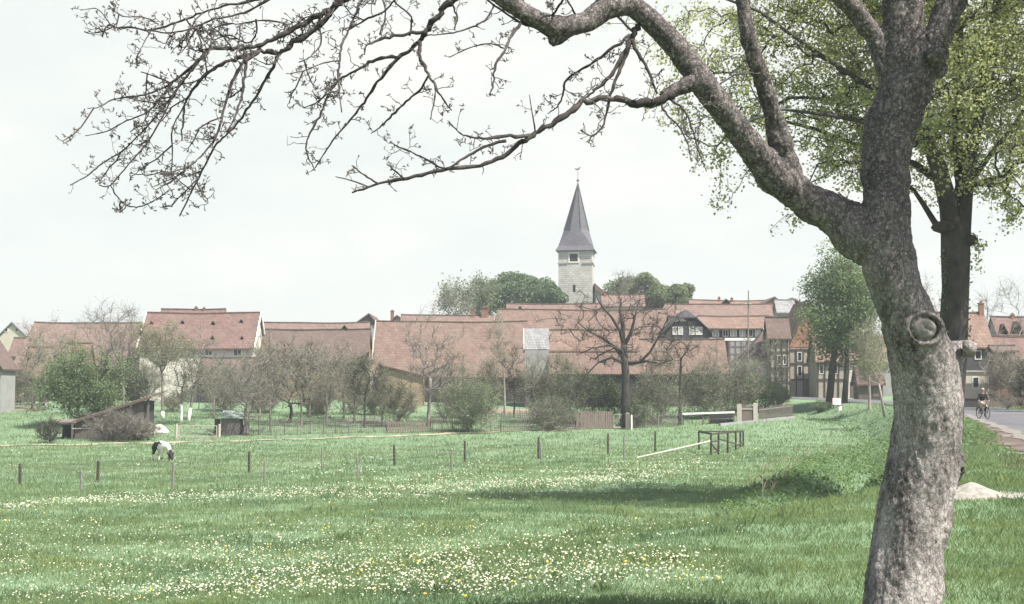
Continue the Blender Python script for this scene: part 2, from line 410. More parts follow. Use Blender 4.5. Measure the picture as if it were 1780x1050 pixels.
MT['leaf_bank'] = M_leaf('bank_herb_leaves', (0.085,0.155,0.062), (0.15,0.225,0.095), 0.35, patch=0.5, patchc=(0.07,0.13,0.058))
MT['straw'] = M_leaf('dry_stalks', (0.36,0.31,0.22), (0.27,0.23,0.17), 0.2)
MT['grass'] = M_leaf('grass_blades', (0.152,0.218,0.112), (0.240,0.298,0.165), 0.42, patch=0.16, patchc=(0.142,0.210,0.124))
MT['petal'] = M_leaf('white_petals', (0.50,0.48,0.37), (0.62,0.60,0.48), 0.2, (1,1,0.95))
MT['dandelion'] = M_leaf('yellow_petals', (0.72,0.52,0.06), (0.65,0.44,0.04), 0.2, (1,1,0.6))

# ---------------------------------------------------------------- terrain
def catmull(P, n=10):
    P = [np.array(p, float) for p in P]; P = [2*P[0]-P[1]] + P + [2*P[-1]-P[-2]]
    out = []
    for i in range(1, len(P)-2):
        for k in range(n):
            t = k/n
            out.append(0.5*((2*P[i]) + (-P[i-1]+P[i+1])*t + (2*P[i-1]-5*P[i]+4*P[i+1]-P[i+2])*t*t + (-P[i-1]+3*P[i]-3*P[i+1]+P[i+2])*t**3))
    out.append(P[-2]); return np.array(out)
ROAD = catmull([(-4,-50),(-1.2,-30),(6.9,0),(12.6,20),(18.4,41),(24.4,62),(30.6,85),(36.2,105),(39.6,122),(40.4,138),(39.5,152),(36.6,164),(32.5,172.5),(26,177),(10,178),(-10,178)], 10)
RHW = 3.0
def road_lat(X, Y):
    """signed distance to the road centre line (left of it positive) for arrays"""
    X = np.asarray(X, float).ravel(); Y = np.asarray(Y, float).ravel()
    best = np.full(X.shape, 1e9); sg = np.zeros(X.shape)
    for i in range(len(ROAD)-1):
        a = ROAD[i]; b = ROAD[i+1]; d = b-a; L2 = d@d
        t = np.clip(((X-a[0])*d[0]+(Y-a[1])*d[1])/L2, 0, 1)
        dx = X-(a[0]+t*d[0]); dy = Y-(a[1]+t*d[1]); q = dx*dx+dy*dy
        m = q < best
        best[m] = q[m]; sg[m] = np.sign(d[0]*dy-d[1]*dx)[m]
    return np.sqrt(best)*sg
def sstep(t): t = np.clip(t, 0, 1); return t*t*(3-2*t)
BD = [-100, 0, 18, 38, 60, 100, 116, 125, 140, 152, 168, 200, 260, 330, 500, 1600]
BZ = [-0.9,-0.9,-1.3,-1.95,-2.55,-2.85,-2.75,-2.35,-1.25,-0.55, 0.35, 1.0, 2.2, 3.2, 4.0, 4.0]
RD = [-100, 0, 110, 140, 160, 180, 225, 300, 1600]
RZ = [0, 0, 0, 0.25, 0.6, 1.05, 2.0, 3.0, 4.0]
def zroad(Y): return np.interp(Y, RD, RZ)
def lumps(X, Y):
    return (0.05*np.sin(X*0.9+Y*0.37)*np.sin(Y*0.71-X*0.2) + 0.07*np.sin(X*0.23+1.3)*np.sin(Y*0.19+0.4*np.sin(X*0.11)) + 0.03*np.sin(X*2.3+Y*1.1)*np.sin(Y*1.9-0.8*X))
def ground_z(X, Y, lat=None):
    X = np.asarray(X, float); Y = np.asarray(Y, float); sh = X.shape
    if lat is None: lat = road_lat(X, Y)
    X = X.ravel(); Y = Y.ravel()
    zb = np.interp(Y, BD, BZ); zr = zroad(Y)
    s = lat - RHW
    near = sstep((36-Y)/25.0)                      # wide verge close to the camera
    sh_w = 1.4 + 3.6*near
    bw = 5.0 + 10.0*near
    t = sstep((s-sh_w)/bw)
    zl = zr*(1-t) + zb*t
    # small ditch at the foot of the bank
    foot = sh_w + bw - 0.3
    dm = sstep((Y-34)/10)*sstep((76-Y)/10)
    zl = zl - 0.50*np.exp(-((s-foot)/0.45)**2)*dm
    zl = zl + 0.60*np.exp(-((s-foot-2.2)/1.5)**2)*sstep((Y-40)/22)*sstep((110-Y)/35)
    lm = lumps(X, Y)
    zl = zl + lm*sstep((s-0.8)/3.0)
    zright = zr - 0.22*sstep((-s-2*RHW-0.6)/2.5) + lm*sstep((-s-2*RHW-1)/3)
    z = np.where(s >= 0, zl, np.where(-s <= 2*RHW, zr, zright))
    return z.reshape(sh)
def gz(x, y): return float(ground_z(np.array([x]), np.array([y]))[0])
def rays_np(px, py):
    u = (px-890.0)/F; v = (525.0-py)/F; den = math.cos(TH)-v*math.sin(TH)
    return u/den, (math.sin(TH)+v*math.cos(TH))/den
def hit_np(px, py):
    """first terrain hit of photo-pixel rays: marching, then refinement"""
    ax, az = rays_np(np.asarray(px, float), np.asarray(py, float))
    d = np.full(ax.shape, np.nan); done = np.zeros(ax.shape, bool); prev = np.full(ax.shape, 5.0)
    for dd in np.concatenate([np.arange(6, 60, 0.6), np.arange(60, 330, 1.2)]):
        g = ground_z(ax*dd, np.full(ax.shape, dd)); below = (CAMZ+az*dd <= g) & ~done
        if below.any():
            lo = prev[below].copy(); hi = np.full(lo.shape, dd)
            for _ in range(10):
                mid = (lo+hi)/2; gg = ground_z(ax[below]*mid, mid); b = CAMZ+az[below]*mid <= gg
                hi = np.where(b, mid, hi); lo = np.where(b, lo, mid)
            d[below] = hi; done |= below
        prev[:] = dd
        if done.all(): break
    return ax*d, d, CAMZ+az*d
def G(px, py):
    x, y, z = hit_np(np.array([px]), np.array([py]))
    if not np.isfinite(y[0]): raise ValueError("no ground at %s %s" % (px, py))
    return Vector((x[0], y[0], z[0]))

def axis(parts):
    return np.unique(np.concatenate([np.arange(a, b, s) for a, b, s in parts]))
gx = axis([(-600,-300,60),(-300,-100,12),(-100,-30,1.6),(-30,46,0.5),(46,110,1.6),(110,300,12),(300,601,60)])
gy = axis([(-60,0,4),(0,90,0.5),(90,190,1.0),(190,330,4),(330,661,30)])
GX, GY = np.meshgrid(gx, gy)
GZ = ground_z(GX, GY)
nx, ny = len(gx), len(gy)
ii, jj = np.meshgrid(np.arange(nx-1), np.arange(ny-1))
Q = np.stack([jj*nx+ii, jj*nx+ii+1, (jj+1)*nx+ii+1, (jj+1)*nx+ii], -1).reshape(-1, 4)
m, t, o = nmat('meadow_ground')
f1, r1 = noise_fac(t, 0.12, 6, 0.65, 0.38, 0.62, coord='Position')
f2, r2 = noise_fac(t, 1.1, 6, 0.75, 0.35, 0.68, coord='Position')
f3, r3 = noise_fac(t, 0.33, 5, 0.7, 0.62, 0.74, coord='Position')
c = mixrgb(t, f1, (0.135,0.210,0.115), (0.165,0.235,0.140))
c = mixrgb(t, f2, c, (0.128,0.196,0.112))
c = mixrgb(t, f3, c, (0.185,0.195,0.130))
bsdf(t, o, c, 0.95, 0.1, bump(t, r2, 1.0, 0.12)); MT['ground'] = m
ground = solo('meadow', MB().bulk(np.stack([GX, GY, GZ], -1).reshape(-1, 3), Q), MT['ground'], kind='structure', smooth=True,
              label='green meadow sloping down from the road verge')

def ribbon(pts, w0, w1, lift, step=1):
    """sheet along a polyline from lateral offset w0 to w1 (left positive), laid on the terrain"""
    V = []; n = 7
    for i in range(len(pts)):
        a = pts[max(i-1, 0)]; b = pts[min(i+1, len(pts)-1)]; d = (b-a)/np.linalg.norm(b-a); nrm = np.array([-d[1], d[0]])
        q0 = w0[i] if hasattr(w0, '__len__') else w0; q1 = w1[i] if hasattr(w1, '__len__') else w1
        for k in range(n):
            p = pts[i] + nrm*(q0+(q1-q0)*k/(n-1)); V.append((p[0], p[1], 0))
    V = np.array(V); V[:, 2] = ground_z(V[:, 0], V[:, 1]) + lift
    q = [(i*n+k, i*n+k+1, (i+1)*n+k+1, (i+1)*n+k) for i in range(len(pts)-1) for k in range(n-1)]
    return MB().bulk(V, np.array(q)[:, ::-1])
m, t, o = nmat('old_asphalt')
f, raw = noise_fac(t, 1.2, 7, 0.75, 0.35, 0.68); f2, _ = noise_fac(t, 0.18, 5, 0.6, 0.4, 0.6, stretch=(1, 0.5, 1))
c = mixrgb(t, f, (0.098,0.098,0.107), (0.070,0.070,0.077)); c = mixrgb(t, f2, c, (0.115,0.113,0.117))
bsdf(t, o, c, 0.9, 0.25, bump(t, raw, 0.5, 0.02)); MT['asphalt'] = m
fine = catmull([tuple(p) for p in ROAD[::4]], 16)
solo('road', ribbon(fine, -RHW, RHW, 0.03), MT['asphalt'], kind='structure', smooth=True, label='grey asphalt country road curving into the village')
# earth and gravel shoulder on the near side
m, t, o = nmat('shoulder_earth')
f, raw = noise_fac(t, 0.7, 7, 0.75, 0.38, 0.6); f2, _ = noise_fac(t, 0.28, 5, 0.7, 0.5, 0.62)
c = mixrgb(t, f, (0.145,0.115,0.098), (0.082,0.066,0.06)); c = mixrgb(t, f2, c, (0.20,0.175,0.15))
bsdf(t, o, c, 0.97, 0.1, bump(t, raw, 0.8, 0.04)); MT['earth'] = m
sel = fine[(fine[:, 1] > 5) & (fine[:, 1] < 75)]
wob = np.array([0.9+0.45*math.sin(p[1]*0.45)+0.3*math.sin(p[1]*1.3+1) for p in sel])*np.clip((75-sel[:, 1])/30, 0.05, 1)
solo('road_shoulder', ribbon(sel, RHW+0.02, RHW+0.35+wob, 0.024), MT['earth'], kind='structure', smooth=True, label='brown bare earth strip beside the road edge')
sel3 = fine[(fine[:, 1] > 38) & (fine[:, 1] < 70)]
dw = np.array([0.16+0.10*math.sin(p[1]*0.9)+0.07*math.sin(p[1]*2.3+1) for p in sel3])*np.clip(np.minimum((sel3[:, 1]-38)/5, (70-sel3[:, 1])/8), 0.02, 1)
solo('ditch', ribbon(sel3, RHW+6.1-dw, RHW+6.1+dw, 0.03), M_plain('ditch_soil', (0.095,0.08,0.068), (0.06,0.06,0.042), 1.4, 0.97, 0.03), kind='structure', smooth=True, label='narrow bare ditch along the foot of the road bank')
MT['gravel'] = M_plain('pale_gravel', (0.215,0.20,0.18), (0.13,0.12,0.108), 2.5, 0.95, 0.03)
sel2 = fine[(fine[:, 1] > 26) & (fine[:, 1] < 100)]
wob2 = np.array([0.10+0.10*math.sin(p[1]*0.8)+0.07*math.sin(p[1]*2.1) for p in sel2])
solo('road_edge_gravel', ribbon(sel2, RHW-0.30-wob2, RHW+0.10+wob2, 0.042), MT['gravel'], kind='structure', smooth=True, label='pale gravel line along the near road edge')
# sandy path along the far side of the meadow
FL = [(-300,781),(0,776),(160,773),(350,768),(560,763),(700,758),(860,751),(1000,746),(1130,741)]
FP = np.array([[G(a, b).x, G(a, b).y] for a, b in FL[1:]])
FP = np.vstack([FP[0] + (FP[0]-FP[1])*1.5, FP])
FPc = catmull([tuple(p) for p in FP], 12)
tw = np.linspace(0, 1, len(FPc)); hw = 0.75 - 0.42*tw + 0.12*np.sin(tw*60)
MT['path'] = M_plain('sandy_path', (0.36,0.31,0.235), (0.22,0.215,0.13), 0.8, 0.95, 0.02)
solo('path', ribbon(FPc, -hw, hw, 0.05), MT['path'], kind='structure', smooth=True, label='pale sandy path along the far meadow edge')
# bare garden soil behind the hut
def ground_patch(name, cx, cy, rx, ry, mat, lift, label, seed=0):
    V = []; rr = 7; na = 28
    for i in range(rr+1):
        for k in range(na):
            a = 2*math.pi*k/na; r = i/rr*(1+0.22*math.sin(3*a+seed)+0.12*math.sin(7*a+2*seed))
            V.append((cx+rx*r*math.cos(a), cy+ry*r*math.sin(a), 0))
    V = np.array(V); V[:, 2] = ground_z(V[:, 0], V[:, 1])+lift
    q = [(i*na+k, i*na+(k+1) % na, (i+1)*na+(k+1) % na, (i+1)*na+k) for i in range(rr) for k in range(na)]
    return solo(name, MB().bulk(V, np.array(q)[:, ::-1]), mat, kind='structure', smooth=True, label=label)
p = G(905, 715); ground_patch('soil_bed', p.x, p.y, 4.6, 4.0, M_plain('garden_soil', (0.27,0.205,0.16), (0.19,0.145,0.115), 0.7), 0.06, 'bare brown garden bed behind the fence', 1)
p = G(640, 733); ground_patch('gravel_yard', p.x, p.y, 3.2, 1.6, MT['gravel'], 0.06, 'pale bare patch in the orchard grass', 3)
p = G(-40, 708); ground_patch('soil_yard', p.x, p.y, 9.0, 5.0, M_plain('trodden_soil', (0.20,0.18,0.14), (0.12,0.15,0.075), 0.5), 0.05, 'trodden ground behind the leftmost house', 4)

# ---------------------------------------------------------------- grass and flowers (stuff)
def frustum_scatter(n, d0, d1, power, xl=-0.43, xr=0.41):
    """points with density ~ d^-power over the seen ground"""
    u = RNG.random(n); e = 2-power
    d = np.exp(np.log(d0)+u*np.log(d1/d0)) if abs(e) < 1e-6 else (d0**e+u*(d1**e-d0**e))**(1/e)
    x = d*RNG.uniform(xl, xr, n)
    return x, d
def fbm(x, y, s, o=3):
    v = np.zeros(len(x)); a = 1
    for k in range(o):
        r = np.random.default_rng(100+k+int(s*100)); ph = r.uniform(0, 6.28, 8)
        for j in range(4):
            th = r.uniform(0, 6.28); v += a*0.25*np.sin((x*math.cos(th)+y*math.sin(th))*s*2**k*6.28*(0.7+0.6*r.random())+ph[j]+1.3*np.sin((x*math.sin(th)-y*math.cos(th))*s*2**k*3+ph[j+4]))
        a *= 0.6
    return v
def blades(X, Y, Z, h, w, lean):
    n = len(X); a = RNG.uniform(0, 2*np.pi, n); b = RNG.uniform(0, 2*np.pi, n)
    side = np.stack([np.cos(a), np.sin(a), np.zeros(n)], 1)*(w*0.5)[:, None]
    tip = np.stack([np.cos(b)*lean, np.sin(b)*lean, h], 1)
    B = np.stack([X, Y, Z-0.01], 1)
    V = np.stack([B-side, B+side, B+tip*0.62*np.array([0.55,0.55,1.08])+side*0.75, B+tip], 1).reshape(-1, 3)
    return V, np.arange(4*n).reshape(n, 4)
x, y = frustum_scatter(760000, 8.5, 152, 1.9)
lat = road_lat(x, y); s = lat-RHW
edge = 0.35+np.interp(y, [0, 45, 75], [0.95, 0.7, 0.1])
ok = (s > edge+0.4*fbm(x, y, 0.5)) | (s < -2*RHW-0.3)
# keep the sandy path and ditch free
dp = np.full(len(x), 1e9)
for q in FPc[::3]: dp = np.minimum(dp, np.hypot(x-q[0], y-q[1]))
ok &= dp > np.where(y > 100, 0.9, 0)
ok &= ~((np.abs(s-6.1) < 0.24) & (y > 42) & (y < 66) & (RNG.random(len(x)) < 0.8))
x, y, lat = x[ok], y[ok], lat[ok]
z = ground_z(x, y, lat)
patch = fbm(x, y, 0.16); tuft = fbm(x, y, 1.3, 2)
h = (0.085+0.05*np.clip(patch+0.4, 0, 1.4)+0.05*np.clip(tuft, 0, 1))*RNG.uniform(0.6, 1.5, len(x))
h *= np.where(fbm(x, y, 0.8, 3) > 0.62, 1.7, 1.0)
h = h*np.interp(y, [8, 14, 25, 60, 150], [0.36, 0.42, 0.62, 0.95, 1.3])
w = np.maximum(0.0034, y*0.00027)*RNG.uniform(0.7, 1.3, len(x))
V, Qg = blades(x, y, z, h, w, h*RNG.uniform(0.1, 0.6, len(x)))
solo('grass', MB().bulk(V, Qg), MT['grass'], kind='stuff', label='short spring grass covering the meadow and verges')

# white flower heads in drifts; a few dandelions
n = 150000
# a grid of terrain distances, so that flowers can be sown by how thickly they are seen
gpx = np.arange(-160, 1601, 16.0); gpy = np.arange(744, 1070, 5.0)
gA, gB = np.meshgrid(gpx, gpy); _, gD, _ = hit_np(gA.ravel(), gB.ravel()); gD = gD.reshape(gA.shape)
def sow(n):
    px = RNG.uniform(-150, 1580, n); py = RNG.uniform(750, 1062, n)
    i = (px-gpx[0])/16; j = (py-gpy[0])/5; i0 = i.astype(int); j0 = j.astype(int); u = i-i0; v = j-j0
    d = (gD[j0, i0]*(1-u)+gD[j0, i0+1]*u)*(1-v)+(gD[j0+1, i0]*(1-u)+gD[j0+1, i0+1]*u)*v
    ax, az = rays_np(px, py); ok = np.isfinite(d)
    return (ax*d)[ok], d[ok]
fx, fy = sow(n)
lat = road_lat(fx, fy); z = ground_z(fx, fy, lat); s = lat-RHW
pxx = 890+fx/fy*F; pyy = 680-(z-CAMZ)/fy*F            # only used to read the drift map off the photograph
b1 = np.interp(pxx, [0, 250, 500, 700, 1000, 1150, 1300], [884, 868, 861, 855, 838, 815, 800])
dens = 0.85*np.exp(-((pyy-b1)/np.interp(pxx, [0, 300, 800, 1100], [6, 9, 10, 16]))**2)*np.clip(0.75+0.7*fbm(fx, fy, 0.12), 0.1, 1.2)
ncl = fbm(fx, fy, 0.10)+0.55*fbm(fx, fy, 0.42, 2)
fine_cl = fbm(fx, fy, 1.6, 2)
near_m = sstep((pyy-892)/25)*(1-sstep((pxx-np.interp(pyy, [880, 960, 1060], [1190, 1120, 980]))/360))
grow = np.interp(pyy, [890, 930, 970, 1050], [0.25, 0.55, 0.9, 1.0])*np.interp(pxx, [0, 500, 900, 1200], [0.75, 0.95, 0.9, 0.75])
dens += near_m*grow*np.clip(0.13+0.42*sstep((ncl+0.5)/1.2)*sstep((fine_cl+0.8)/1.2), 0, 0.6)*0.45
mid_m = sstep((pyy-803)/25)*(1-sstep((pyy-868)/10))*sstep((pxx-420)/350)*(1-sstep((pxx-1330)/90))
dens += mid_m*np.clip(0.10+0.35*ncl, 0, 0.36)*1.0
far_m = sstep((pyy-764)/10)*(1-sstep((pyy-815)/15))
dens += far_m*np.clip(0.015+0.16*(ncl-0.25), 0, 0.10)
dens *= sstep((s-np.interp(fy, [18, 40], [3.2, 7.2]))/2.5)*(1-sstep((pxx-1090+90*fbm(fx, fy, 0.2))/240))
pick = RNG.random(len(fx)) < dens*np.interp(pyy, [860, 900, 950], [0.8, 1.0, 1.15])
fx, fy, z = fx[pick], fy[pick], z[pick]
def heads(X, Y, Z, r, hh, mat, name, label):
    n = len(X); k = 6
    tilt = RNG.normal(0, 0.42, (n, 2)); a0 = RNG.uniform(0, 6.28, n)
    C = np.stack([X, Y, Z+hh], 1)
    N = np.stack([tilt[:, 0], tilt[:, 1]-0.25, np.ones(n)], 1); N /= np.linalg.norm(N, axis=1, keepdims=True)
    A = np.cross(N, np.array([0.0, 1, 0.1])); A /= np.linalg.norm(A, axis=1, keepdims=True); B = np.cross(N, A)
    ring = []
    for j in range(k):
        g = a0+2*np.pi*j/k
        ring.append(C+(A*np.cos(g)[:, None]+B*np.sin(g)[:, None])*r[:, None])
    V = np.stack([C+N*(r*0.55)[:, None]]+ring, 1).reshape(-1, 3)
    f = np.array([(0, 1+j, 1+(j+1) % k) for j in range(k)])
    Qf = (f[None]+(np.arange(n)*(k+1))[:, None, None]).reshape(-1, 3)
    solo(name, MB().bulk(V, Qf), mat, kind='stuff', label=label)
heads(fx, fy, z, np.interp(fy, [9, 15, 25, 40, 60, 118], [0.0075, 0.0095, 0.0135, 0.018, 0.026, 0.047])*RNG.uniform(0.55, 1.45, len(fx)), RNG.uniform(0.08, 0.20, len(fx)), MT['petal'], 'white_flowers', 'drifts of small white flowers in the meadow')
print('flowers', len(fx))
dx, dy = sow(1500); kz = ground_z(dx, dy); kpx = 890+dx/dy*F; kpy = 680-(kz-CAMZ)/dy*F
keep = (fbm(dx, dy, 0.10) > 0.15) & ((road_lat(dx, dy)-RHW) > 4) & (kpy > 858) & (kpx < 1250) & (RNG.random(len(dx)) < 0.30)
dx, dy = dx[keep], dy[keep]
heads(dx, dy, ground_z(dx, dy), np.interp(dy, [9, 25, 60], [0.012, 0.021, 0.034])*RNG.uniform(0.7, 1.2, len(dx)), RNG.uniform(0.07, 0.16, len(dx)), MT['dandelion'], 'yellow_flowers', 'scattered yellow dandelions in the meadow')
# lush herbs on the road bank
n = 60000
x, y = frustum_scatter(n, 33, 140, 1.2, -0.02, 0.34); lat = road_lat(x, y); s = lat-RHW
sh_w = 1.4+3.6*sstep((36-y)/25.0); foot = sh_w+5.0+10.0*sstep((36-y)/25.0)
ok = (s > 0.8) & (s < foot+1.0+2.4*sstep((y-38)/8)*sstep((100-y)/25)+0.9*fbm(x, y, 0.2)) & (fbm(x, y, 0.35) > -0.30) & (y > 40+6*fbm(x, y, 0.2))
ok &= RNG.random(n) < np.interp(s/foot, [0, 0.35, 0.8, 1.1, 1.5], [0.12, 0.35, 0.8, 1, 0.9])
x, y = x[ok], y[ok]; z = ground_z(x, y)
hh = RNG.uniform(0.05, 0.34, len(x))*(0.6+0.5*np.clip(fbm(x, y, 0.5)+0.3, 0, 1.2))
V, Qh = leaf_quads(np.stack([x, y, z+hh], 1), np.interp(y, [35, 140], [0.13, 0.26]), up=1.2, ratio=0.55)
solo('bank_herbs', MB().bulk(V, Qh), MT['leaf_bank'], kind='stuff', label='lush leafy herbs covering the road bank')
# dry stalks
n = 170
px = RNG.uniform(1300, 1470, n); py = np.interp(px, [1325, 1440], [836, 766])+RNG.normal(0, 15, n)
x, y, z = hit_np(px, py); L = RNG.uniform(0.15, 0.7, n)**1.3
V, Qs = blades(x, y, z, L, np.full(n, 0.012), L*RNG.uniform(0.1, 0.8, n))
solo('dry_stalks', MB().bulk(V, Qs), MT['straw'], kind='stuff', label='bleached dry stalks above the shaded bank')
# grassy fringe of taller tufts along the far fences

# ---------------------------------------------------------------- buildings
def eave_house(name, label, cat, x0, x1, ye, yr, d, roof, wall, pitch=46, hipl=None, hipr=None, windows=(), chimneys=(), verge=None, timber=(), doors=(), sides='lr',
               base=None, over=0.4, saddle=True, dormers=(), wall2=None, group=None, win_frame='whitepaint'):
    """house seen on its eaves side: roof slope faces the camera. hipl/hipr = photo x of the ridge end on a hipped side"""
    A = W(x0, ye, d); B = W(x1, ye, d); ze = A.z
    tn = math.tan(math.radians(pitch)); dr = d+3
    for _ in range(30): dr = d+max(1.0, (W(890, yr, dr).z-ze)/tn)
    zr = W(890, yr, dr).z; run = dr-d; db = dr+run
    RX0 = A.x if hipl is None else W(hipl, yr, dr).x
    RX1 = B.x if hipr is None else W(hipr, yr, dr).x
    zb = min(gz(A.x, d), gz(B.x, d), gz((A.x+B.x)/2, db))-0.4 if base is None else base
    root = empty(name, ((A.x+B.x)/2, dr, max(zb, gz((A.x+B.x)/2, d))), label, cat, group)
    # roof slab, sagging a little along the ridge like an old roof
    n = 9; th = 0.16; V = []; Fc = []
    sag = 0.022*(B.x-A.x)*0.5
    for i in range(n):
        t = i/(n-1); s = min(0.42, sag)*(math.sin(math.pi*t)*0.75+0.30*math.sin(7.3*t+A.x)*math.sin(math.pi*t))
        xe = A.x+(B.x-A.x)*t; xr = RX0+(RX1-RX0)*t
        for (x, y, z) in ((xe, d, ze-0.3*s), (xr, dr, zr-s), (xe, db, ze-0.3*s)): V.append((x, y, z))
        for (x, y, z) in ((xe, d, ze-0.3*s-th), (xr, dr, zr-s-th*1.4), (xe, db, ze-0.3*s-th)): V.append((x, y, z))
    for i in range(n-1):
        a = i*6; b = a+6
        Fc += [(a, b, b+1, a+1), (a+1, b+1, b+2, a+2), (a+3, a+4, b+4, b+3), (a+4, a+5, b+5, b+4), (a, a+3, b+3, b), (a+2, b+2, b+5, a+5)]
    if hipl is None: Fc += [(0, 1, 4, 3), (1, 2, 5, 4)]
    else: Fc += [(0, 1, 2), (3, 5, 4), (0, 2, 5, 3)]
    e = (n-1)*6
    if hipr is None: Fc += [(e, e+3, e+4, e+1), (e+1, e+4, e+5, e+2)]
    else: Fc += [(e, e+2, e+1), (e+3, e+4, e+5), (e, e+3, e+5, e+2)]
    rf = part('roof', MB().add(V, Fc), MT[roof], root)
    if saddle:
        mb = MB()
        for i in range(n-1): mb.beam(Vector(V[i*6+1])+Vector((0, 0, 0.03)), Vector(V[i*6+7])+Vector((0, 0, 0.03)), 0.26, 0.14)
        part('ridge_tiles', mb, MT[roof], rf)
    # walls
    wx0 = A.x+0.25; wx1 = B.x-0.25; df = d+over; dbk = db-over; zw = ze+over*tn*0.9-0.22
    mb = MB()
    if hipl is None and hipr is None:
        zt = zr-0.55
        poly = [(wx0, df, zb), (wx0, dbk, zb), (wx0, dbk, zw), (wx0, dr, zt), (wx0, df, zw)]
        mb.prism([Vector(p) for p in poly], (wx1-wx0, 0, 0))
    else:
        mb.box(wx0, wx1, df, dbk, zb, zw)
        if hipl is None: mb.prism([Vector(p) for p in [(wx0, df, zw), (wx0, dbk, zw), (wx0, dr, zr-0.55)]], (0.25, 0, 0))
        if hipr is None: mb.prism([Vector(p) for p in [(wx1-0.25, df, zw), (wx1-0.25, dbk, zw), (wx1-0.25, dr, zr-0.55)]], (0.25, 0, 0))
    wl = part('wall', mb, MT[wall], root)
    if verge:
        for x, hip, sd in ((A.x-0.03, hipl, 'l'), (B.x+0.03, hipr, 'r')):
            if hip is None and sd in sides:
                mb = MB()
                for yy in (d, db): mb.beam((x, yy, ze-0.05), (x, dr, zr-0.02), 0.12, 0.34)
                part('verge_board', mb, MT[verge], rf)
    fw = df
    for wdw in windows: add_window(root, wdw, fw, win_frame)
    for (a, b, c2, e2) in doors:
        p = W(a, b, fw); q = W(c2, e2, fw)
        part('door', MB().box(p.x, q.x, fw-0.06, fw+0.02, q.z, p.z), MT['boards_brown'], root)
    if timber:
        mb = MB()
        for (a, b, c2, e2) in timber:
            p = W(a, b, fw-0.05); q = W(c2, e2, fw-0.05); mb.beam((p.x, fw-0.045, p.z), (q.x, fw-0.045, q.z), 0.10, 0.20)
        part('timber_frame', mb, MT['timber'], root)
    for (cx, yt, wpx) in chimneys:
        chimney(rf, cx, yt, wpx, dr-0.1 if True else dr, zr-0.9)
    for (cx, yt, yb, wpx) in dormers:
        dormer(rf, cx, yt, yb, wpx, d, dr, ze, tn, roof)
    return root
def add_window(root, wdw, fw, frame='whitepaint', cross=True):
    a, b, c2, e2 = wdw[:4]
    p = W(a, b, fw); q = W(c2, e2, fw); t = 0.07; x0, x1, z0, z1 = p.x, q.x, q.z, p.z
    mb = MB().box(x0, x0+t, fw-0.05, fw+0.05, z0, z1).box(x1-t, x1, fw-0.05, fw+0.05, z0, z1).box(x0+t, x1-t, fw-0.05, fw+0.05, z0, z0+t).box(x0+t, x1-t, fw-0.05, fw+0.05, z1-t, z1)
    if x1-x0 > 0.7 and cross: mb.box((x0+x1)/2-0.03, (x0+x1)/2+0.03, fw-0.045, fw+0.045, z0+t, z1-t)
    f = part('window', mb, MT[frame], root)
    part('pane', MB().box(x0+t*0.6, x1-t*0.6, fw-0.025, fw+0.03, z0+t*0.6, z1-t*0.6), MT['glass'] if len(wdw) < 5 else MT[wdw[4]], f)
def chimney(rf, cx, yt, wpx, d, zb):
    T = W(cx, yt, d); w = wpx/F*d
    mb = MB().box(T.x-w/2, T.x+w/2, d-w*0.4, d+w*0.4, zb, T.z-0.14).box(T.x-w*0.62, T.x+w*0.62, d-w*0.5, d+w*0.5, T.z-0.14, T.z-0.02)
    mb.box(T.x-w*0.25, T.x+w*0.25, d-w*0.2, d+w*0.2, T.z-0.02, T.z+0.16)
    part('chimney', mb, MT['brick'], rf)
def dormer(rf, cx, yt, yb, wpx, d, dr, ze, tn, roof):
    dd = d+1
    for _ in range(20):
        zb = W(cx, yb, dd).z; dd = d+(zb-ze)/tn
    B0 = W(cx, yb, dd); T = W(cx, yt, dd); w = wpx/F*dd/2; back = dd+(T.z-ze)/tn-(B0.z-ze)/tn+0.8
    hw = (T.z-B0.z)
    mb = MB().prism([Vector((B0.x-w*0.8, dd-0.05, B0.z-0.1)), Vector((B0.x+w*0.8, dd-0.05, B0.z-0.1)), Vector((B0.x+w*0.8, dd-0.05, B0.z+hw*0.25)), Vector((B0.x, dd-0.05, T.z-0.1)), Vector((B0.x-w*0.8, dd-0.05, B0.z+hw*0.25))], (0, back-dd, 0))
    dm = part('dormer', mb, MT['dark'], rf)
    mb = MB()
    for sx in (-1, 1):
        a = Vector((B0.x, dd-0.25, T.z)); b = Vector((B0.x+sx*w*1.1, dd-0.25, B0.z+hw*0.12))
        mb.prism([a, b, b-Vector((0, 0, 0.12)), a-Vector((0, 0, 0.12))], (0, back-dd+0.25, 0))
    part('dormer_roof', mb, MT[roof], dm)
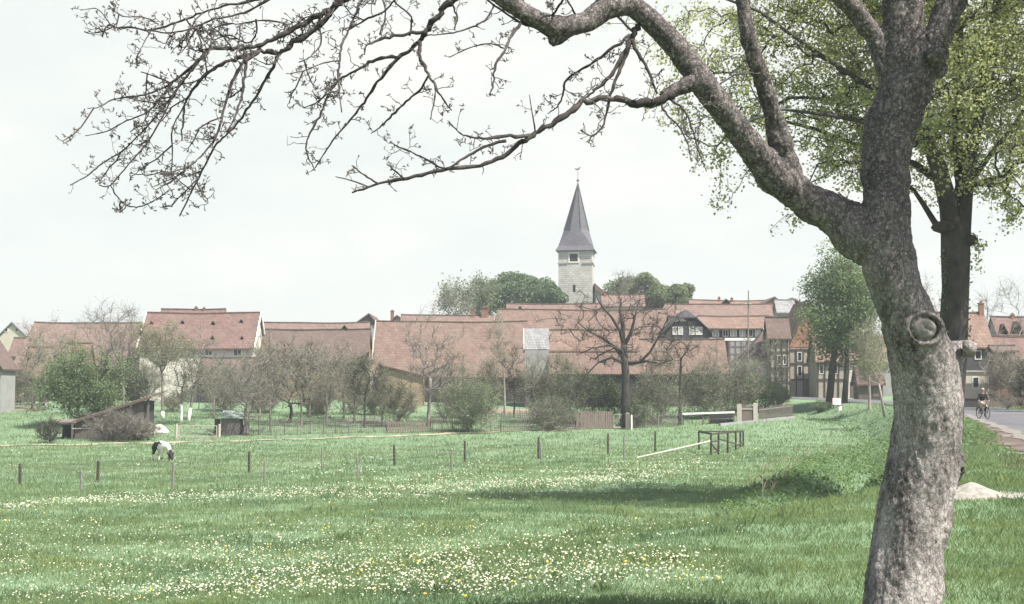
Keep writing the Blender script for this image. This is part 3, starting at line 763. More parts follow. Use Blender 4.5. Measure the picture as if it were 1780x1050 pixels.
def gable_house(name, label, cat, x0, x1, ye, xa, ya, d, L, roof, wall, gable=None, over=0.35, windows=(), timber=(), side_timber=False, chimneys=(), doors=(), halfhip=None,
                base=None, side_windows=(), ye2=None, group=None, yaw=0):
    """house seen on its gable: ridge runs away from the camera"""
    A = W(x0, ye, d); B = W(x1, ye2 if ye2 else ye, d); T = W(xa, ya, d)
    zb = min(gz(A.x, d), gz(B.x, d), gz(T.x, d+L))-0.4 if base is None else base
    root = empty(name, ((A.x+B.x)/2, d+L/2, max(zb, gz(T.x, d))), label, cat, group)
    th = 0.16; mb = MB()
    for E in (A, B):
        poly = [T, E, E-Vector((0, 0, th)), T-Vector((0, 0, th*1.5))]
        if halfhip is None:
            mb.prism(poly if E is A else poly[::-1], (0, L, 0))
        else:
            t = halfhip
            K = T+(E-T)*t; T2 = T+Vector((0, (T-K).z*0.9, 0)); e = Vector((0, L, 0)); dz = Vector((0, 0, -th))
            mb.add([K, E, E+e, T+e, T2, K+dz, E+dz, E+e+dz, T+e+dz, T2+dz], [(0, 1, 2, 3, 4), (9, 8, 7, 6, 5), (0, 5, 6, 1), (1, 6, 7, 2), (2, 7, 8, 3), (4, 9, 5, 0)])
    if halfhip is not None:
        t = halfhip; K1 = T+(A-T)*t; K2 = T+(B-T)*t; T2 = T+Vector((0, (T-K1).z*0.9, 0)); dz = Vector((0, 0, -th))
        mb.add([K1, K2, T2, K1+dz, K2+dz, T2+dz], [(0, 1, 2), (5, 4, 3), (0, 3, 4, 1)])
    rf = part('roof', mb, MT[roof], root)
    df = d+over; dk = d+L-over
    g = [Vector((A.x+0.28, df, zb)), Vector((B.x-0.28, df, zb)), Vector((B.x-0.28, df, B.z-0.12)), Vector((T.x, df, T.z-0.42)), Vector((A.x+0.28, df, A.z-0.12))]
    if halfhip is not None:
        t = halfhip+0.06
        k2 = T+(B-T)*t; k1 = T+(A-T)*t
        g = g[:3]+[Vector((k2.x, df, k2.z-0.35)), Vector((k1.x, df, k1.z-0.35))]+[g[4]]
    part('wall', MB().prism(g, (0, dk-df, 0)), MT[wall], root)
    if gable:
        gy = max(A.z, B.z)-0.1
        top = g[3:-1] if halfhip is not None else [g[3]]
        gp = [Vector((A.x+0.3, df-0.05, gy-0.15)), Vector((B.x-0.3, df-0.05, gy-0.15))]+[Vector((p.x, df-0.05, p.z-0.03)) for p in top]
        part('gable_cladding', MB().prism(gp, (0, 0.06, 0)), MT[gable], root)
    for wdw in windows: add_window(root, wdw, df-0.03)
    for (a, b, c2, e2) in doors:
        p = W(a, b, df); q = W(c2, e2, df); part('door', MB().box(p.x, q.x, df-0.06, df+0.02, q.z, p.z), MT['boards_brown'], root)
    mb = MB(); any_t = False
    for (a, b, c2, e2) in timber:
        p = W(a, b, df); q = W(c2, e2, df); mb.beam((p.x, df-0.05, p.z), (q.x, df-0.05, q.z), 0.12, 0.2); any_t = True
    if side_timber:
        xs = A.x+0.26; H = A.z-zb-0.4; k = int(L/1.6)
        for j in range(k+1):
            yy = df+(dk-df)*j/k; mb.beam((xs, yy, zb), (xs, yy, A.z-0.1), 0.2, 0.12)
        for f in (0.15, 0.5, 0.98): mb.beam((xs-0.01, df, zb+0.4+H*f), (xs-0.01, dk, zb+0.4+H*f), 0.12, 0.2)
        any_t = True
    if any_t: part('timber_frame', mb, MT['timber'], root)
    for (u0, u1, v0, v1) in side_windows:      # fractions along the left wall and up it
        xs = A.x+0.25; ya_ = df+(dk-df)*u0; yb_ = df+(dk-df)*u1; H = A.z-zb-0.4; za = zb+0.4+H*v0; zc = zb+0.4+H*v1
        f = part('window', MB().box(xs-0.04, xs+0.02, ya_, yb_, za, zc), MT['whitepaint'], root)
        part('pane', MB().box(xs-0.055, xs-0.03, ya_+0.09, yb_-0.09, za+0.09, zc-0.09), MT['glass'], f)
    for (cx, yt, wpx, off) in chimneys: chimney(rf, cx, yt, wpx, d+off, T.z-0.9)
    return root

# left edge
gable_house('village_house', 'grey-brown house cut by the left edge of the photograph', 'house', -85, 5, 641, -42, 568, 150, 5, 'tile_brown', 'greywall', 'boards_brown', windows=[(-50, 650, -32, 672)])
gable_house('village_house', 'far cream gabled house peeping over the roofs at far left', 'house', -8, 50, 587, 20, 559, 262, 12, 'tile_grey', 'cream', windows=[(8, 570, 14, 577), (26, 570, 32, 577)], base=2)
eave_house('village_house', 'low red-roofed house between the leftmost house and the long hipped barn', 'house', 12, 70, 619, 587, 196, 'tile_red', 'greywall')
eave_house('barn', 'long pink-roofed barn with a hipped left end behind the bare trees', 'barn', 18, 252, 640, 560, 176, 'tile_pink', 'stone', hipl=60, pitch=48, windows=[(180, 650, 190, 662)])
eave_house('outbuilding', 'small orange tiled outbuilding in front of the long hipped barn', 'shed', 36, 84, 656, 603, 168, 'tile_orange', 'boards', pitch=58)
eave_house('outbuilding', 'low tiled lean-to building in front of the hipped barn, behind the green bush', 'shed', 92, 150, 643, 596, 170, 'tile_orange', 'brick', pitch=55)
# tall farmhouse
h = eave_house('farmhouse', 'tall farmhouse with red tiled roof, white boards and white upper wall', 'house', 238, 442, 605, 543, 172, 'tile_red', 'white', pitch=46, verge='whitepaint',
    windows=[(356, 606, 369, 618), (406, 606, 420, 619), (300, 607, 312, 619), (250, 607, 262, 619)], dormers=[(264, 557, 561, 6), (318, 556, 560, 6), (371, 557, 562, 6), (420, 554, 559, 6), (370, 582, 588, 6), (421, 583, 588, 5)])
eave_house('lean_to', 'dark red-brown tiled lean-to roof under the white wall of the tall farmhouse', 'lean-to', 338, 446, 664, 621.5, 167.4, 'tile_brown', 'boards_dark', pitch=42)
eave_house('village_house', 'red ridge with small chimneys just behind the tall farmhouse', 'house', 274, 388, 560, 537, 190, 'tile_red', 'greywall', chimneys=[(341, 534, 5), (355, 535, 4)])
# centre left
eave_house('barn', 'long brown-roofed barn right of the tall farmhouse', 'barn', 449, 640, 628, 572, 176, 'tile_brown', 'stone', pitch=50, dormers=[(599, 564.5, 571.8, 10)])
eave_house('village_house', 'long orange ridge rising behind the brown-roofed barn', 'house', 443, 640, 590, 560, 196, 'tile_pink', 'greywall')
gable_house('village_house', 'distant dark gabled roof above the barn ridge, left one', 'house', 616, 656, 562, 641, 544, 232, 14, 'tile_brown', 'greywall', 'timber')
gable_house('village_house', 'distant grey gabled roof with a chimney, right of the dark gable', 'house', 672, 712, 562, 690, 547, 240, 12, 'tile_old', 'greywall', 'tile_grey', chimneys=[(682, 540, 6, 0.6)])
eave_house('barn', 'huge brown-roofed barn in the middle, its eaves low over the shrubs', 'barn', 644, 918, 655, 558, 168, 'tile_old', 'boards_dark', pitch=47, verge='pale_wood', sides='l')
eave_house('village_house', 'pale red roof with a square chimney behind the huge barn', 'house', 694, 858, 580, 547, 205, 'tile_pink', 'greywall', chimneys=[(842, 534, 11), (822, 537, 6)])
# stone shed with mono-pitch roof
def stone_shed():
    d = 160; a = W(656, 632, d); b = W(735, 652, d); zb = gz(a.x, d)-0.4
    root = empty('stone_shed', ((a.x+b.x)/2, d+2, gz(a.x, d)), 'low shed of yellow sandstone under a sloping dark roof', 'shed')
    L = 4.2
    g = [Vector((a.x+0.15, d+0.3, zb)), Vector((b.x-0.05, d+0.3, zb)), Vector((b.x-0.05, d+0.3, b.z-0.12)), Vector((a.x+0.15, d+0.3, a.z-0.1))]
    part('wall', MB().prism(g, (0, L-0.6, 0)), MT['stone'], root)
    mb = MB().prism([a, b, b-Vector((0, 0, 0.16)), a-Vector((0, 0, 0.16))], (0, L, 0))
    part('roof', mb, MT['tile_brown'], root)
    p = W(735, 652, d); q = W(785, 628, d-0.6)
    part('roof_flap', MB().prism([p, q, q-Vector((0, 0, 0.45)), p-Vector((0, 0, 0.2))], (0, 1.6, 0)), MT['boards_dark'], root)
stone_shed()
eave_house('village_house', 'brown hipped roof left of the church tower behind the huge barn', 'house', 842, 1165, 606, 537, 186, 'tile_old', 'stone', hipl=866, pitch=47)
eave_house('village_house', 'reddish roof ridge in front of the church tower foot', 'house', 880, 1046, 560, 527.5, 206, 'tile_pink', 'greywall', dormers=[(904, 531, 540, 11)])
eave_house('barn', 'small barn with part grey and part orange tiled roof behind the pollard tree', 'barn', 911, 1112, 609, 572, 161, 'tile_orange', 'boards_dark', pitch=50, verge='pale_wood', sides='l')
def barn_front():
    d = 158.6
    root = empty('barn_annex', ((W(1030, 610, d).x), d+1, gz(W(1030, 640, d).x, d)), 'low annex with tiled front roof below the grey and orange barn roof', 'annex')
    a, b = W(954, 613, d+1.9), W(1112, 613, d+1.9); a2, b2 = W(954, 650, d), W(1112, 650, d)
    part('roof', MB().prism([a2, b2, b, a], (0, 0.05, -0.15)), MT['tile_old'], root)
    part('wall', MB().box(a2.x+0.1, b2.x-0.1, d+0.4, d+1.9, gz(a2.x, d)-0.4, a2.z-0.1), MT['boards_dark'], root)
    c0, c1 = W(912, 608, d+2.0), W(954, 660, d+2.0)
    part('front_wall', MB().box(c0.x, c1.x, d+1.6, d+2.6, gz(a2.x, d)-0.4, c0.z-0.05), MT['greywall'], root)
    # grey slab tiles over the left bay, laid on the barn roof
    tn = math.tan(math.radians(50)); e0 = W(911.5, 608, 160.94)
    run = 3.2
    for _ in range(10):
        zt = W(912, 571.5, 161+run).z; run = (zt-e0.z)/tn
    x1 = W(955, 608, 161).x; up = Vector((0, run, run*tn))
    part('grey_roofing', MB().prism([e0, Vector((x1, e0.y, e0.z)), Vector((x1, e0.y, e0.z))+up, e0+up], (0, -0.05, 0.05)), MT['tile_grey'], root)
barn_front()
eave_house('village_house', 'white plastered house with red roof under the churchyard trees', 'house', 1046, 1122, 532, 512, 216, 'tile_pink', 'white', windows=[(1096, 538, 1104, 548)], chimneys=[(1052, 507, 6)])
eave_house('barn', 'brown-tiled barn between pollard tree and slim tree, dark left edge', 'barn', 1099, 1268, 649, 589, 160, 'tile_old', 'boards_dark', pitch=50)
# half-hipped slate gable with window row
gable_house('farmhouse', 'half-timbered house with dark slate half-hipped roof and white window row', 'house', 1153, 1237, 576, 1195, 537, 176, 9, 'slate_dark', 'slate_dark', halfhip=0.36,
    windows=[(1169, 568, 1177, 582, 'curtain'), (1179, 568, 1187, 582, 'curtain'), (1198, 568, 1207, 582, 'curtain'), (1209, 568, 1221, 582, 'curtain')])
eave_house('farmhouse', 'long orange-roofed farmhouse with two roof steps and timbered window band', 'house', 1146, 1345, 549, 528, 196, 'tile_pink', 'white', pitch=44, hipl=1156)
fr = eave_house('farmhouse', 'lower tiled front range with dark timber window band beside the slate half-hipped gable', 'house', 1216, 1342, 570, 549, 181, 'tile_orange', 'boards_dark', pitch=40,
    windows=[(1238, 573, 1250, 585, 'curtain'), (1256, 573, 1266, 585), (1269, 573, 1281, 585, 'curtain'), (1285, 573, 1296, 585, 'curtain'), (1301, 573, 1309, 585), (1312, 573, 1322, 585, 'curtain')])
def lower_front():
    df = 181.4; a = W(1218, 587.5, df); b = W(1341, 634, df)
    part('white_band', MB().box(a.x, b.x, df-0.10, df-0.01, a.z-0.35, a.z), MT['whitepaint'], fr)
    c = W(1266, 592, df); part('plaster_panel', MB().box(c.x, b.x, df-0.05, df-0.004, b.z-0.6, a.z-0.36), MT['greywall'], fr)
    mb = MB()
    for x in (1268, 1278, 1288, 1298, 1314, 1330): p = W(x, 592, df); mb.box(p.x-0.1, p.x+0.1, df-0.075, df-0.051, b.z, a.z-0.37)
    for y in (603, 616): p = W(1268, y, df); mb.box(c.x, b.x, df-0.078, df-0.0515, p.z-0.1, p.z+0.1)
    part('timber_frame', mb, MT['boards'], fr)
lower_front()
eave_house('village_house', 'far red ridge with peaked dormers above the orange farmhouse', 'house', 1200, 1392, 545, 521, 236, 'tile_orange', 'greywall', chimneys=[(1250, 517, 4), (1272, 518, 4)], dormers=[(1262, 519, 527, 14)])
gable_house('village_house', 'far gabled house whose peak stands left of the grey roof', 'house', 1322, 1366, 531, 1347, 515, 226, 10, 'tile_brown', 'brick_orange')
eave_house('village_house', 'far house with pale grey roof at the street end', 'house', 1350, 1385, 543, 521, 222, 'tile_grey', 'greywall')
gable_house('village_house', 'far brick gable right of the pale grey roof', 'house', 1366, 1402, 530, 1377, 517, 232, 10, 'tile_orange', 'brick')
# white garden wall by the street
def garden_wall(name, label, pts, d, h0, th, mat):
    p = W(*pts[0], d); q = W(*pts[1], d)
    root = empty(name, ((p.x+q.x)/2, d, gz((p.x+q.x)/2, d)), label, 'wall')
    zb = min(gz(p.x, d), gz(q.x, d))-0.3
    part('wall', MB().prism([Vector((p.x, d, zb)), Vector((q.x, d, zb)), Vector((q.x, d, q.z)), Vector((p.x, d, p.z))], (0, th, 0)), MT[mat], root)
    part('coping', MB().prism([Vector((p.x-0.05, d-0.06, p.z)), Vector((q.x+0.05, d-0.06, q.z)), Vector((q.x+0.05, d-0.06, q.z+0.1)), Vector((p.x-0.05, d-0.06, p.z+0.1))], (0, th+0.12, 0)), MT['tile_old'], root)
    return root
garden_wall('garden_wall', 'white rendered garden wall below the timbered farmhouse', [(1270, 638), (1321, 641)], 170, 1.4, 0.3, 'white')
# village street, left of road
eave_house('village_house', 'small street house with steep hipped brown roof and pale wall', 'house', 1296, 1342, 620, 562, 168, 'tile_brown', 'white', hipl=1336, pitch=55, doors=[(1313, 640, 1322, 664)])
eave_house('village_house', 'timber-framed street house with brown roof and grey infill', 'house', 1334, 1376, 588, 551, 166, 'tile_brown', 'infill', pitch=58,
    timber=[(1339, 590, 1339, 688), (1349, 590, 1349, 688), (1359, 590, 1359, 688), (1369, 590, 1369, 688), (1338, 612, 1374, 612), (1338, 640, 1374, 640), (1338, 664, 1374, 664)], windows=[(1351, 617, 1358, 634), (1361, 617, 1367, 634, 'dark')], doors=[(1361, 645, 1369, 682)])
# right of road: the brick gable and timbered houses
gable_house('village_house', 'orange brick gable house half hidden by the chestnut tree', 'house', 1369, 1446, 600, 1408, 520, 184, 11, 'tile_orange', 'infill', 'brick_orange', side_timber=True, side_windows=[(0.2, 0.4, 0.55, 0.85), (0.6, 0.8, 0.55, 0.85)],
    timber=[(1372, 612, 1372, 690), (1384, 606, 1384, 690), (1396, 606, 1396, 690), (1408, 606, 1408, 690), (1420, 606, 1420, 690), (1432, 606, 1432, 690), (1442, 612, 1442, 690), (1371, 608, 1444, 608), (1371, 632, 1444, 632), (1371, 660, 1444, 660)],
    windows=[(1386, 612, 1394, 628), (1410, 612, 1418, 628), (1386, 636, 1394, 654, 'dark')], doors=[(1398, 662, 1406, 688)])
eave_house('village_house', 'timbered cottage with white posts behind the chestnut trunks', 'house', 1418, 1484, 628, 578, 178, 'tile_orange', 'infill', pitch=52,
    timber=[(1422, 630, 1422, 694), (1434, 630, 1434, 694), (1446, 630, 1446, 694), (1458, 630, 1458, 694), (1420, 660, 1482, 660)], windows=[(1424, 634, 1432, 650), (1448, 634, 1456, 650)])
eave_house('outbuilding', 'small whitewashed outbuilding right of the chestnut trunks', 'shed', 1469, 1496, 626, 612, 172, 'tile_old', 'white', pitch=40, doors=[(1478, 664, 1485, 690)])
eave_house('outbuilding', 'red-tiled wooden shed beyond the leaning young tree', 'shed', 1490, 1540, 668, 632, 168, 'tile_red', 'boards', pitch=56, doors=[(1517, 672, 1528, 690)])
eave_house('village_house', 'red roof behind the thick foreground trunk, above the wooden shed', 'house', 1500, 1640, 632, 585, 188, 'tile_orange', 'greywall')
# right side
h = eave_house('village_house', 'slate-clad house with orange roof and tall chimney right of the lime tree', 'house', 1640, 1729, 603, 543, 134, 'tile_orange', 'cream', pitch=50, chimneys=[(1705, 526, 8)])
def cladding():
    df = 134+0.4; p = W(1643, 604, df); q = W(1726, 644, df)
    part('slate_cladding', MB().box(p.x, q.x, df-0.09, df-0.01, q.z, p.z-0.05), MT['slate_dark'], h)
    add_window(h, (1694, 609, 1706, 625), df-0.09)
    add_window(h, (1690, 655, 1702, 675), df)
    part('sill_band', MB().box(p.x-0.05, q.x+0.05, df-0.14, df+0.02, q.z-0.14, q.z-0.003), MT['pale_wood'], h)
cladding()
eave_house('outbuilding', 'brick annex with a low flat-eaved roof right of the slate-clad house', 'shed', 1725, 1772, 609, 601, 131, 'tile_brown', 'brick', pitch=22)
eave_house('village_house', 'brick house with red roof cut by the right edge of the photograph', 'house', 1728, 1850, 624, 584, 146, 'tile_red', 'brick', pitch=48)
eave_house('village_house', 'far red-tiled house with a dark gabled dormer at the right edge', 'house', 1733, 1850, 582, 550, 165, 'tile_red', 'greywall', chimneys=[(1760, 546, 6)], dormers=[(1768, 558, 580, 20), (1744, 563, 580, 14)])
for k, (a, b, dd) in enumerate([(1560, 570, 210), ]):
    eave_house('village_house', 'far roof glimpsed right of the foreground trunk', 'house', a, a+110, b+30, b-4, dd, 'tile_pink', 'greywall')

# ---------------------------------------------------------------- church
def church():
    d = 275.0; cL = W(974, 437, d); cR = W(1033, 437, d); hw = (cR.x-cL.x)/2; cx = (cL.x+cR.x)/2; cy = d+hw
    zt = W(1003, 437, d).z; zb = gz(cx, cy)-1.0; apex = W(1004.5, 318, cy)
    yaw = math.radians(-7); ca, sa = math.cos(yaw), math.sin(yaw)
    def R(x, y, z): return Vector((cx+x*ca-y*sa, cy+x*sa+y*ca, z))
    root = empty('church', (cx, cy, zb+1), 'limestone church tower with a tall slate broach spire and weather vane', 'church')
    def rbox(mb, x0, x1, y0, y1, z0, z1):
        mb.add([R(x0, y0, z0), R(x1, y0, z0), R(x1, y1, z0), R(x0, y1, z0), R(x0, y0, z1), R(x1, y0, z1), R(x1, y1, z1), R(x0, y1, z1)],
               [(0, 3, 2, 1), (4, 5, 6, 7), (0, 1, 5, 4), (1, 2, 6, 5), (2, 3, 7, 6), (3, 0, 4, 7)]); return mb
    tw = part('tower', rbox(MB(), -hw, hw, -hw, hw, zb, zt), MT['tower'], root)
    zc = W(1003, 457, d).z
    mb = MB()
    for (a, b) in ((-hw-0.12, -hw*0.45), (hw*0.42, hw+0.12)): rbox(mb, a, b, -hw-0.14, -hw-0.004, zc-0.16, zc+0.10)
    rbox(mb, hw+0.004, hw+0.14, -hw-0.14, hw, zc-0.16, zc+0.10)
    part('string_course', mb, MT['greywall'], tw)
    # square belfry opening with pale surround
    s = hw/29.5
    wx0, wx1 = (994-1003.5)*s, (1008-1003.5)*s; z1 = W(1003, 441, d).z; z0 = W(1003, 454.5, d).z
    mb = MB(); b = 0.28
    rbox(mb, wx0-b, wx0, -hw-0.10, -hw+0.1, z0-b, z1+b); rbox(mb, wx1, wx1+b, -hw-0.10, -hw+0.1, z0-b, z1+b)
    rbox(mb, wx0, wx1, -hw-0.10, -hw+0.1, z1, z1+b); rbox(mb, wx0, wx1, -hw-0.10, -hw+0.1, z0-b, z0)
    f = part('belfry_window', mb, MT['white'], tw)
    mb = MB(); k = 6
    for j in range(k):
        za = z0+(z1-z0)*(j+0.15)/k; mb.add([R(wx0, -hw-0.06, za), R(wx1, -hw-0.06, za), R(wx1, -hw-0.012, za+0.16), R(wx0, -hw-0.012, za+0.16), R(wx0, -hw-0.06, za-0.05), R(wx1, -hw-0.06, za-0.05), R(wx1, -hw-0.012, za+0.11), R(wx0, -hw-0.012, za+0.11)], [(0, 1, 2, 3), (7, 6, 5, 4), (0, 4, 5, 1), (3, 2, 6, 7), (0, 3, 7, 4), (1, 5, 6, 2)])
    part('louvre', mb, MT['boards_dark'], f)
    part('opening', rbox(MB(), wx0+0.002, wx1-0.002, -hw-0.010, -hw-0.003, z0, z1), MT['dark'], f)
    zs0, zs1 = W(1003, 508, d).z, W(1003, 495, d).z; xs = (1001.5-1003.5)*s
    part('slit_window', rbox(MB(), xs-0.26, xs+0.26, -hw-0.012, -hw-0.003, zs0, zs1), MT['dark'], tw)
    part('cornice', rbox(MB(), -hw-0.15, hw+0.15, -hw-0.15, hw+0.15, zt-0.05, zt+0.22), MT['greywall'], tw)
    # broach spire
    zl = zt+0.2; e = hw+0.55; zo = W(1004, 402, cy).z; ro = hw*0.74; zp = zl+0.9; pe = hw*1.0
    S = [R(-e, -e, zl), R(e, -e, zl), R(e, e, zl), R(-e, e, zl)]
    tq = math.tan(math.pi/8)
    def octo(r, z): return [R(-r*tq, -r, z), R(r*tq, -r, z), R(r, -r*tq, z), R(r, r*tq, z), R(r*tq, r, z), R(-r*tq, r, z), R(-r, r*tq, z), R(-r, -r*tq, z)]
    O = octo(ro, zo); S2 = [R(-pe, -pe, zp), R(pe, -pe, zp), R(pe, pe, zp), R(-pe, pe, zp)]
    V = S+S2+O+[apex]
    Fc = []
    for i in range(4): Fc.append((i, (i+1) % 4, 4+(i+1) % 4, 4+i))
    for i in range(4):
        a, b2 = 4+i, 4+(i+1) % 4
        Fc.append((a, b2, 8+2*i+1, 8+2*i)); Fc.append((b2, 8+(2*i+2) % 8, 8+2*i+1))
    for i in range(8): Fc.append((8+i, 8+(i+1) % 8, 16))
    Fc.append((3, 2, 1, 0))
    sp = part('spire', MB().add(V, Fc), MT['slate'], root)
    mb = MB()
    for i in range(8): mb.beam(O[i], apex, 0.16)
    part('hip_ridge', mb, MT['slate_dark'], sp)
    z2 = W(1004, 293, cy).z
    mb = MB().tube([apex-Vector((0, 0, 0.3)), Vector((apex.x, apex.y, z2))], [0.07, 0.035], 8)
    mb.lathe((apex.x, apex.y, apex.z+0.5), [(0.02, -0.3), (0.25, -0.15), (0.3, 0), (0.25, 0.15), (0.02, 0.3)], 10)
    vane = part('weather_vane', mb, MT['metal'], sp)
    v0 = Vector((apex.x, apex.y, z2-0.15))
    mb = MB().prism([v0+Vector(q) for q in [(-0.6, 0, 0), (-0.5, 0, 0.3), (-0.23, 0, 0.13), (0.13, 0, 0.2), (0.3, 0, 0.5), (0.53, 0, 0.4), (0.4, 0, 0.1), (0.13, 0, -0.16), (-0.26, 0, -0.16)]], (0, 0.06, 0))
    part('weathercock', mb, MT['metal'], vane)
    # stair lean-to at the right foot
    p = W(1034, 492, d); q = W(1056, 512, d); zz = gz(p.x, d)
    part('nave_roof', MB().prism([p, q, q-Vector((0, 0, 1.0)), p-Vector((0, 0, 1.2))], (0, 8, 0)), MT['tile_brown'], root)
    part('nave_wall', MB().prism([Vector((p.x+0.02, d+0.4, zz)), Vector((q.x-0.3, d+0.4, zz)), Vector((q.x-0.3, d+0.4, q.z-0.8)), Vector((p.x+0.02, d+0.4, p.z-1.0))], (0, 7.2, 0)), MT['tower'], root)
church()

# ---------------------------------------------------------------- trees
def mst_tree(trunk, anchors, alpha=0.35, sag=0.0, rng=RNG, start=0):
    """grow a branch skeleton from the trunk polyline to all anchors (balanced spanning tree)"""
    P = [np.array(p, float) for p in trunk]; par = [-1]+list(range(len(P)-1))
    pl = [0.0]
    for i in range(1, len(P)): pl.append(pl[-1]+np.linalg.norm(P[i]-P[i-1])*0.3)
    A = np.asarray(anchors, float); n = len(A)
    best = np.full(n, 1e9); bp = np.zeros(n, int); left = np.ones(n, bool)
    def upd(i):
        c = np.linalg.norm(A-P[i], axis=1)+alpha*pl[i]
        m_ = (c < best) & left; best[m_] = c[m_]; bp[m_] = i
    for i in range(start, len(P)): upd(i)
    for _ in range(n):
        k = int(np.argmin(np.where(left, best, 1e9))); j = bp[k]; left[k] = False
        L = np.linalg.norm(A[k]-P[j])
        mid = (A[k]+P[j])/2+rng.normal(0, 0.07*L, 3); mid[2] -= sag*L
        P.append(mid); par.append(j); pl.append(pl[j]+L*0.5); im = len(P)-1
        P.append(A[k]); par.append(im); pl.append(pl[j]+L); ia = len(P)-1
        upd(im); upd(ia)
    return np.array(P), np.array(par)
def radii(P, par, rtip, exp, rmax=9.0, ntrunk=0, trunk_r=None):
    n = len(P); cnt = np.zeros(n); has = np.zeros(n, bool)
    for i in range(n-1, 0, -1):
        if not has[i]: cnt[i] = max(cnt[i], 1)
        cnt[par[i]] += cnt[i]; has[par[i]] = True
    r = np.minimum(rtip*np.maximum(cnt, 1)**exp, rmax)
    if trunk_r is not None: r[:ntrunk] = np.maximum(trunk_r, 0)
    return r
def skeleton_tubes(P, par, r, i0, n=5):
    idx = np.arange(i0, len(P)); pa = par[idx]
    rp = np.minimum(r[pa], r[idx]*1.7)
    a = P[pa]; b = P[idx]
    return tubes_np(np.stack([a, (a+b)/2, b+(b-a)*0.04], 1), np.stack([rp, (rp+r[idx])/2, r[idx]], 1), n)
def spurs(P, par, r, i0, k, L, rs, rng=RNG, up=0.35, rmax=0.05, sides=3):
    idx = np.arange(i0, len(P)); idx = idx[r[idx] < rmax]; idx = np.repeat(idx, k)
    t = rng.random(len(idx))[:, None]
    base = P[par[idx]]*(1-t)+P[idx]*t
    d0 = P[idx]-P[par[idx]]; d0 /= np.linalg.norm(d0, axis=1, keepdims=True)+1e-9
    v = unit(len(idx), rng)*0.9+d0*0.55; v[:, 2] += up; v /= np.linalg.norm(v, axis=1, keepdims=True)
    l = (L*rng.uniform(0.4, 1.3, len(idx)))[:, None]
    tip = base+v*l; mid = base+v*l*0.5+rng.normal(0, 0.08, (len(idx), 3))*l
    rr = np.full((len(idx), 1), rs)
    V, Q = tubes_np(np.stack([base, mid, tip], 1), np.concatenate([rr, rr*0.75, rr*0.4], 1), sides)
    return (V, Q), base, mid, tip
def ell_points(n, c, r, rng=RNG, hollow=0.35, zmin=-1.0, dome=True):
    """points in an ellipsoid shell-ish crown with lumpy outline"""
    out = np.zeros((0, 3)); ph = rng.uniform(0, 6.28, 6)
    while len(out) < n:
        u = unit(n*2, rng); s = rng.random(n*2)**(1/2.2)
        lump = 1+0.20*np.sin(3*np.arctan2(u[:, 1], u[:, 0])+ph[0])*np.cos(2.5*u[:, 2]+ph[1])+0.20*np.sin(6*u[:, 0]+ph[2])*np.sin(5*u[:, 2]+ph[3])+0.10*np.sin(11*u[:, 0]+ph[4])*np.sin(9*u[:, 2]+ph[5])
        k = (s > hollow*rng.random(n*2)) & (u[:, 2]*s > zmin)
        out = np.vstack([out, (np.array(c)+u*s[:, None]*lump[:, None]*np.array(r))[k]])
    return out[:n]
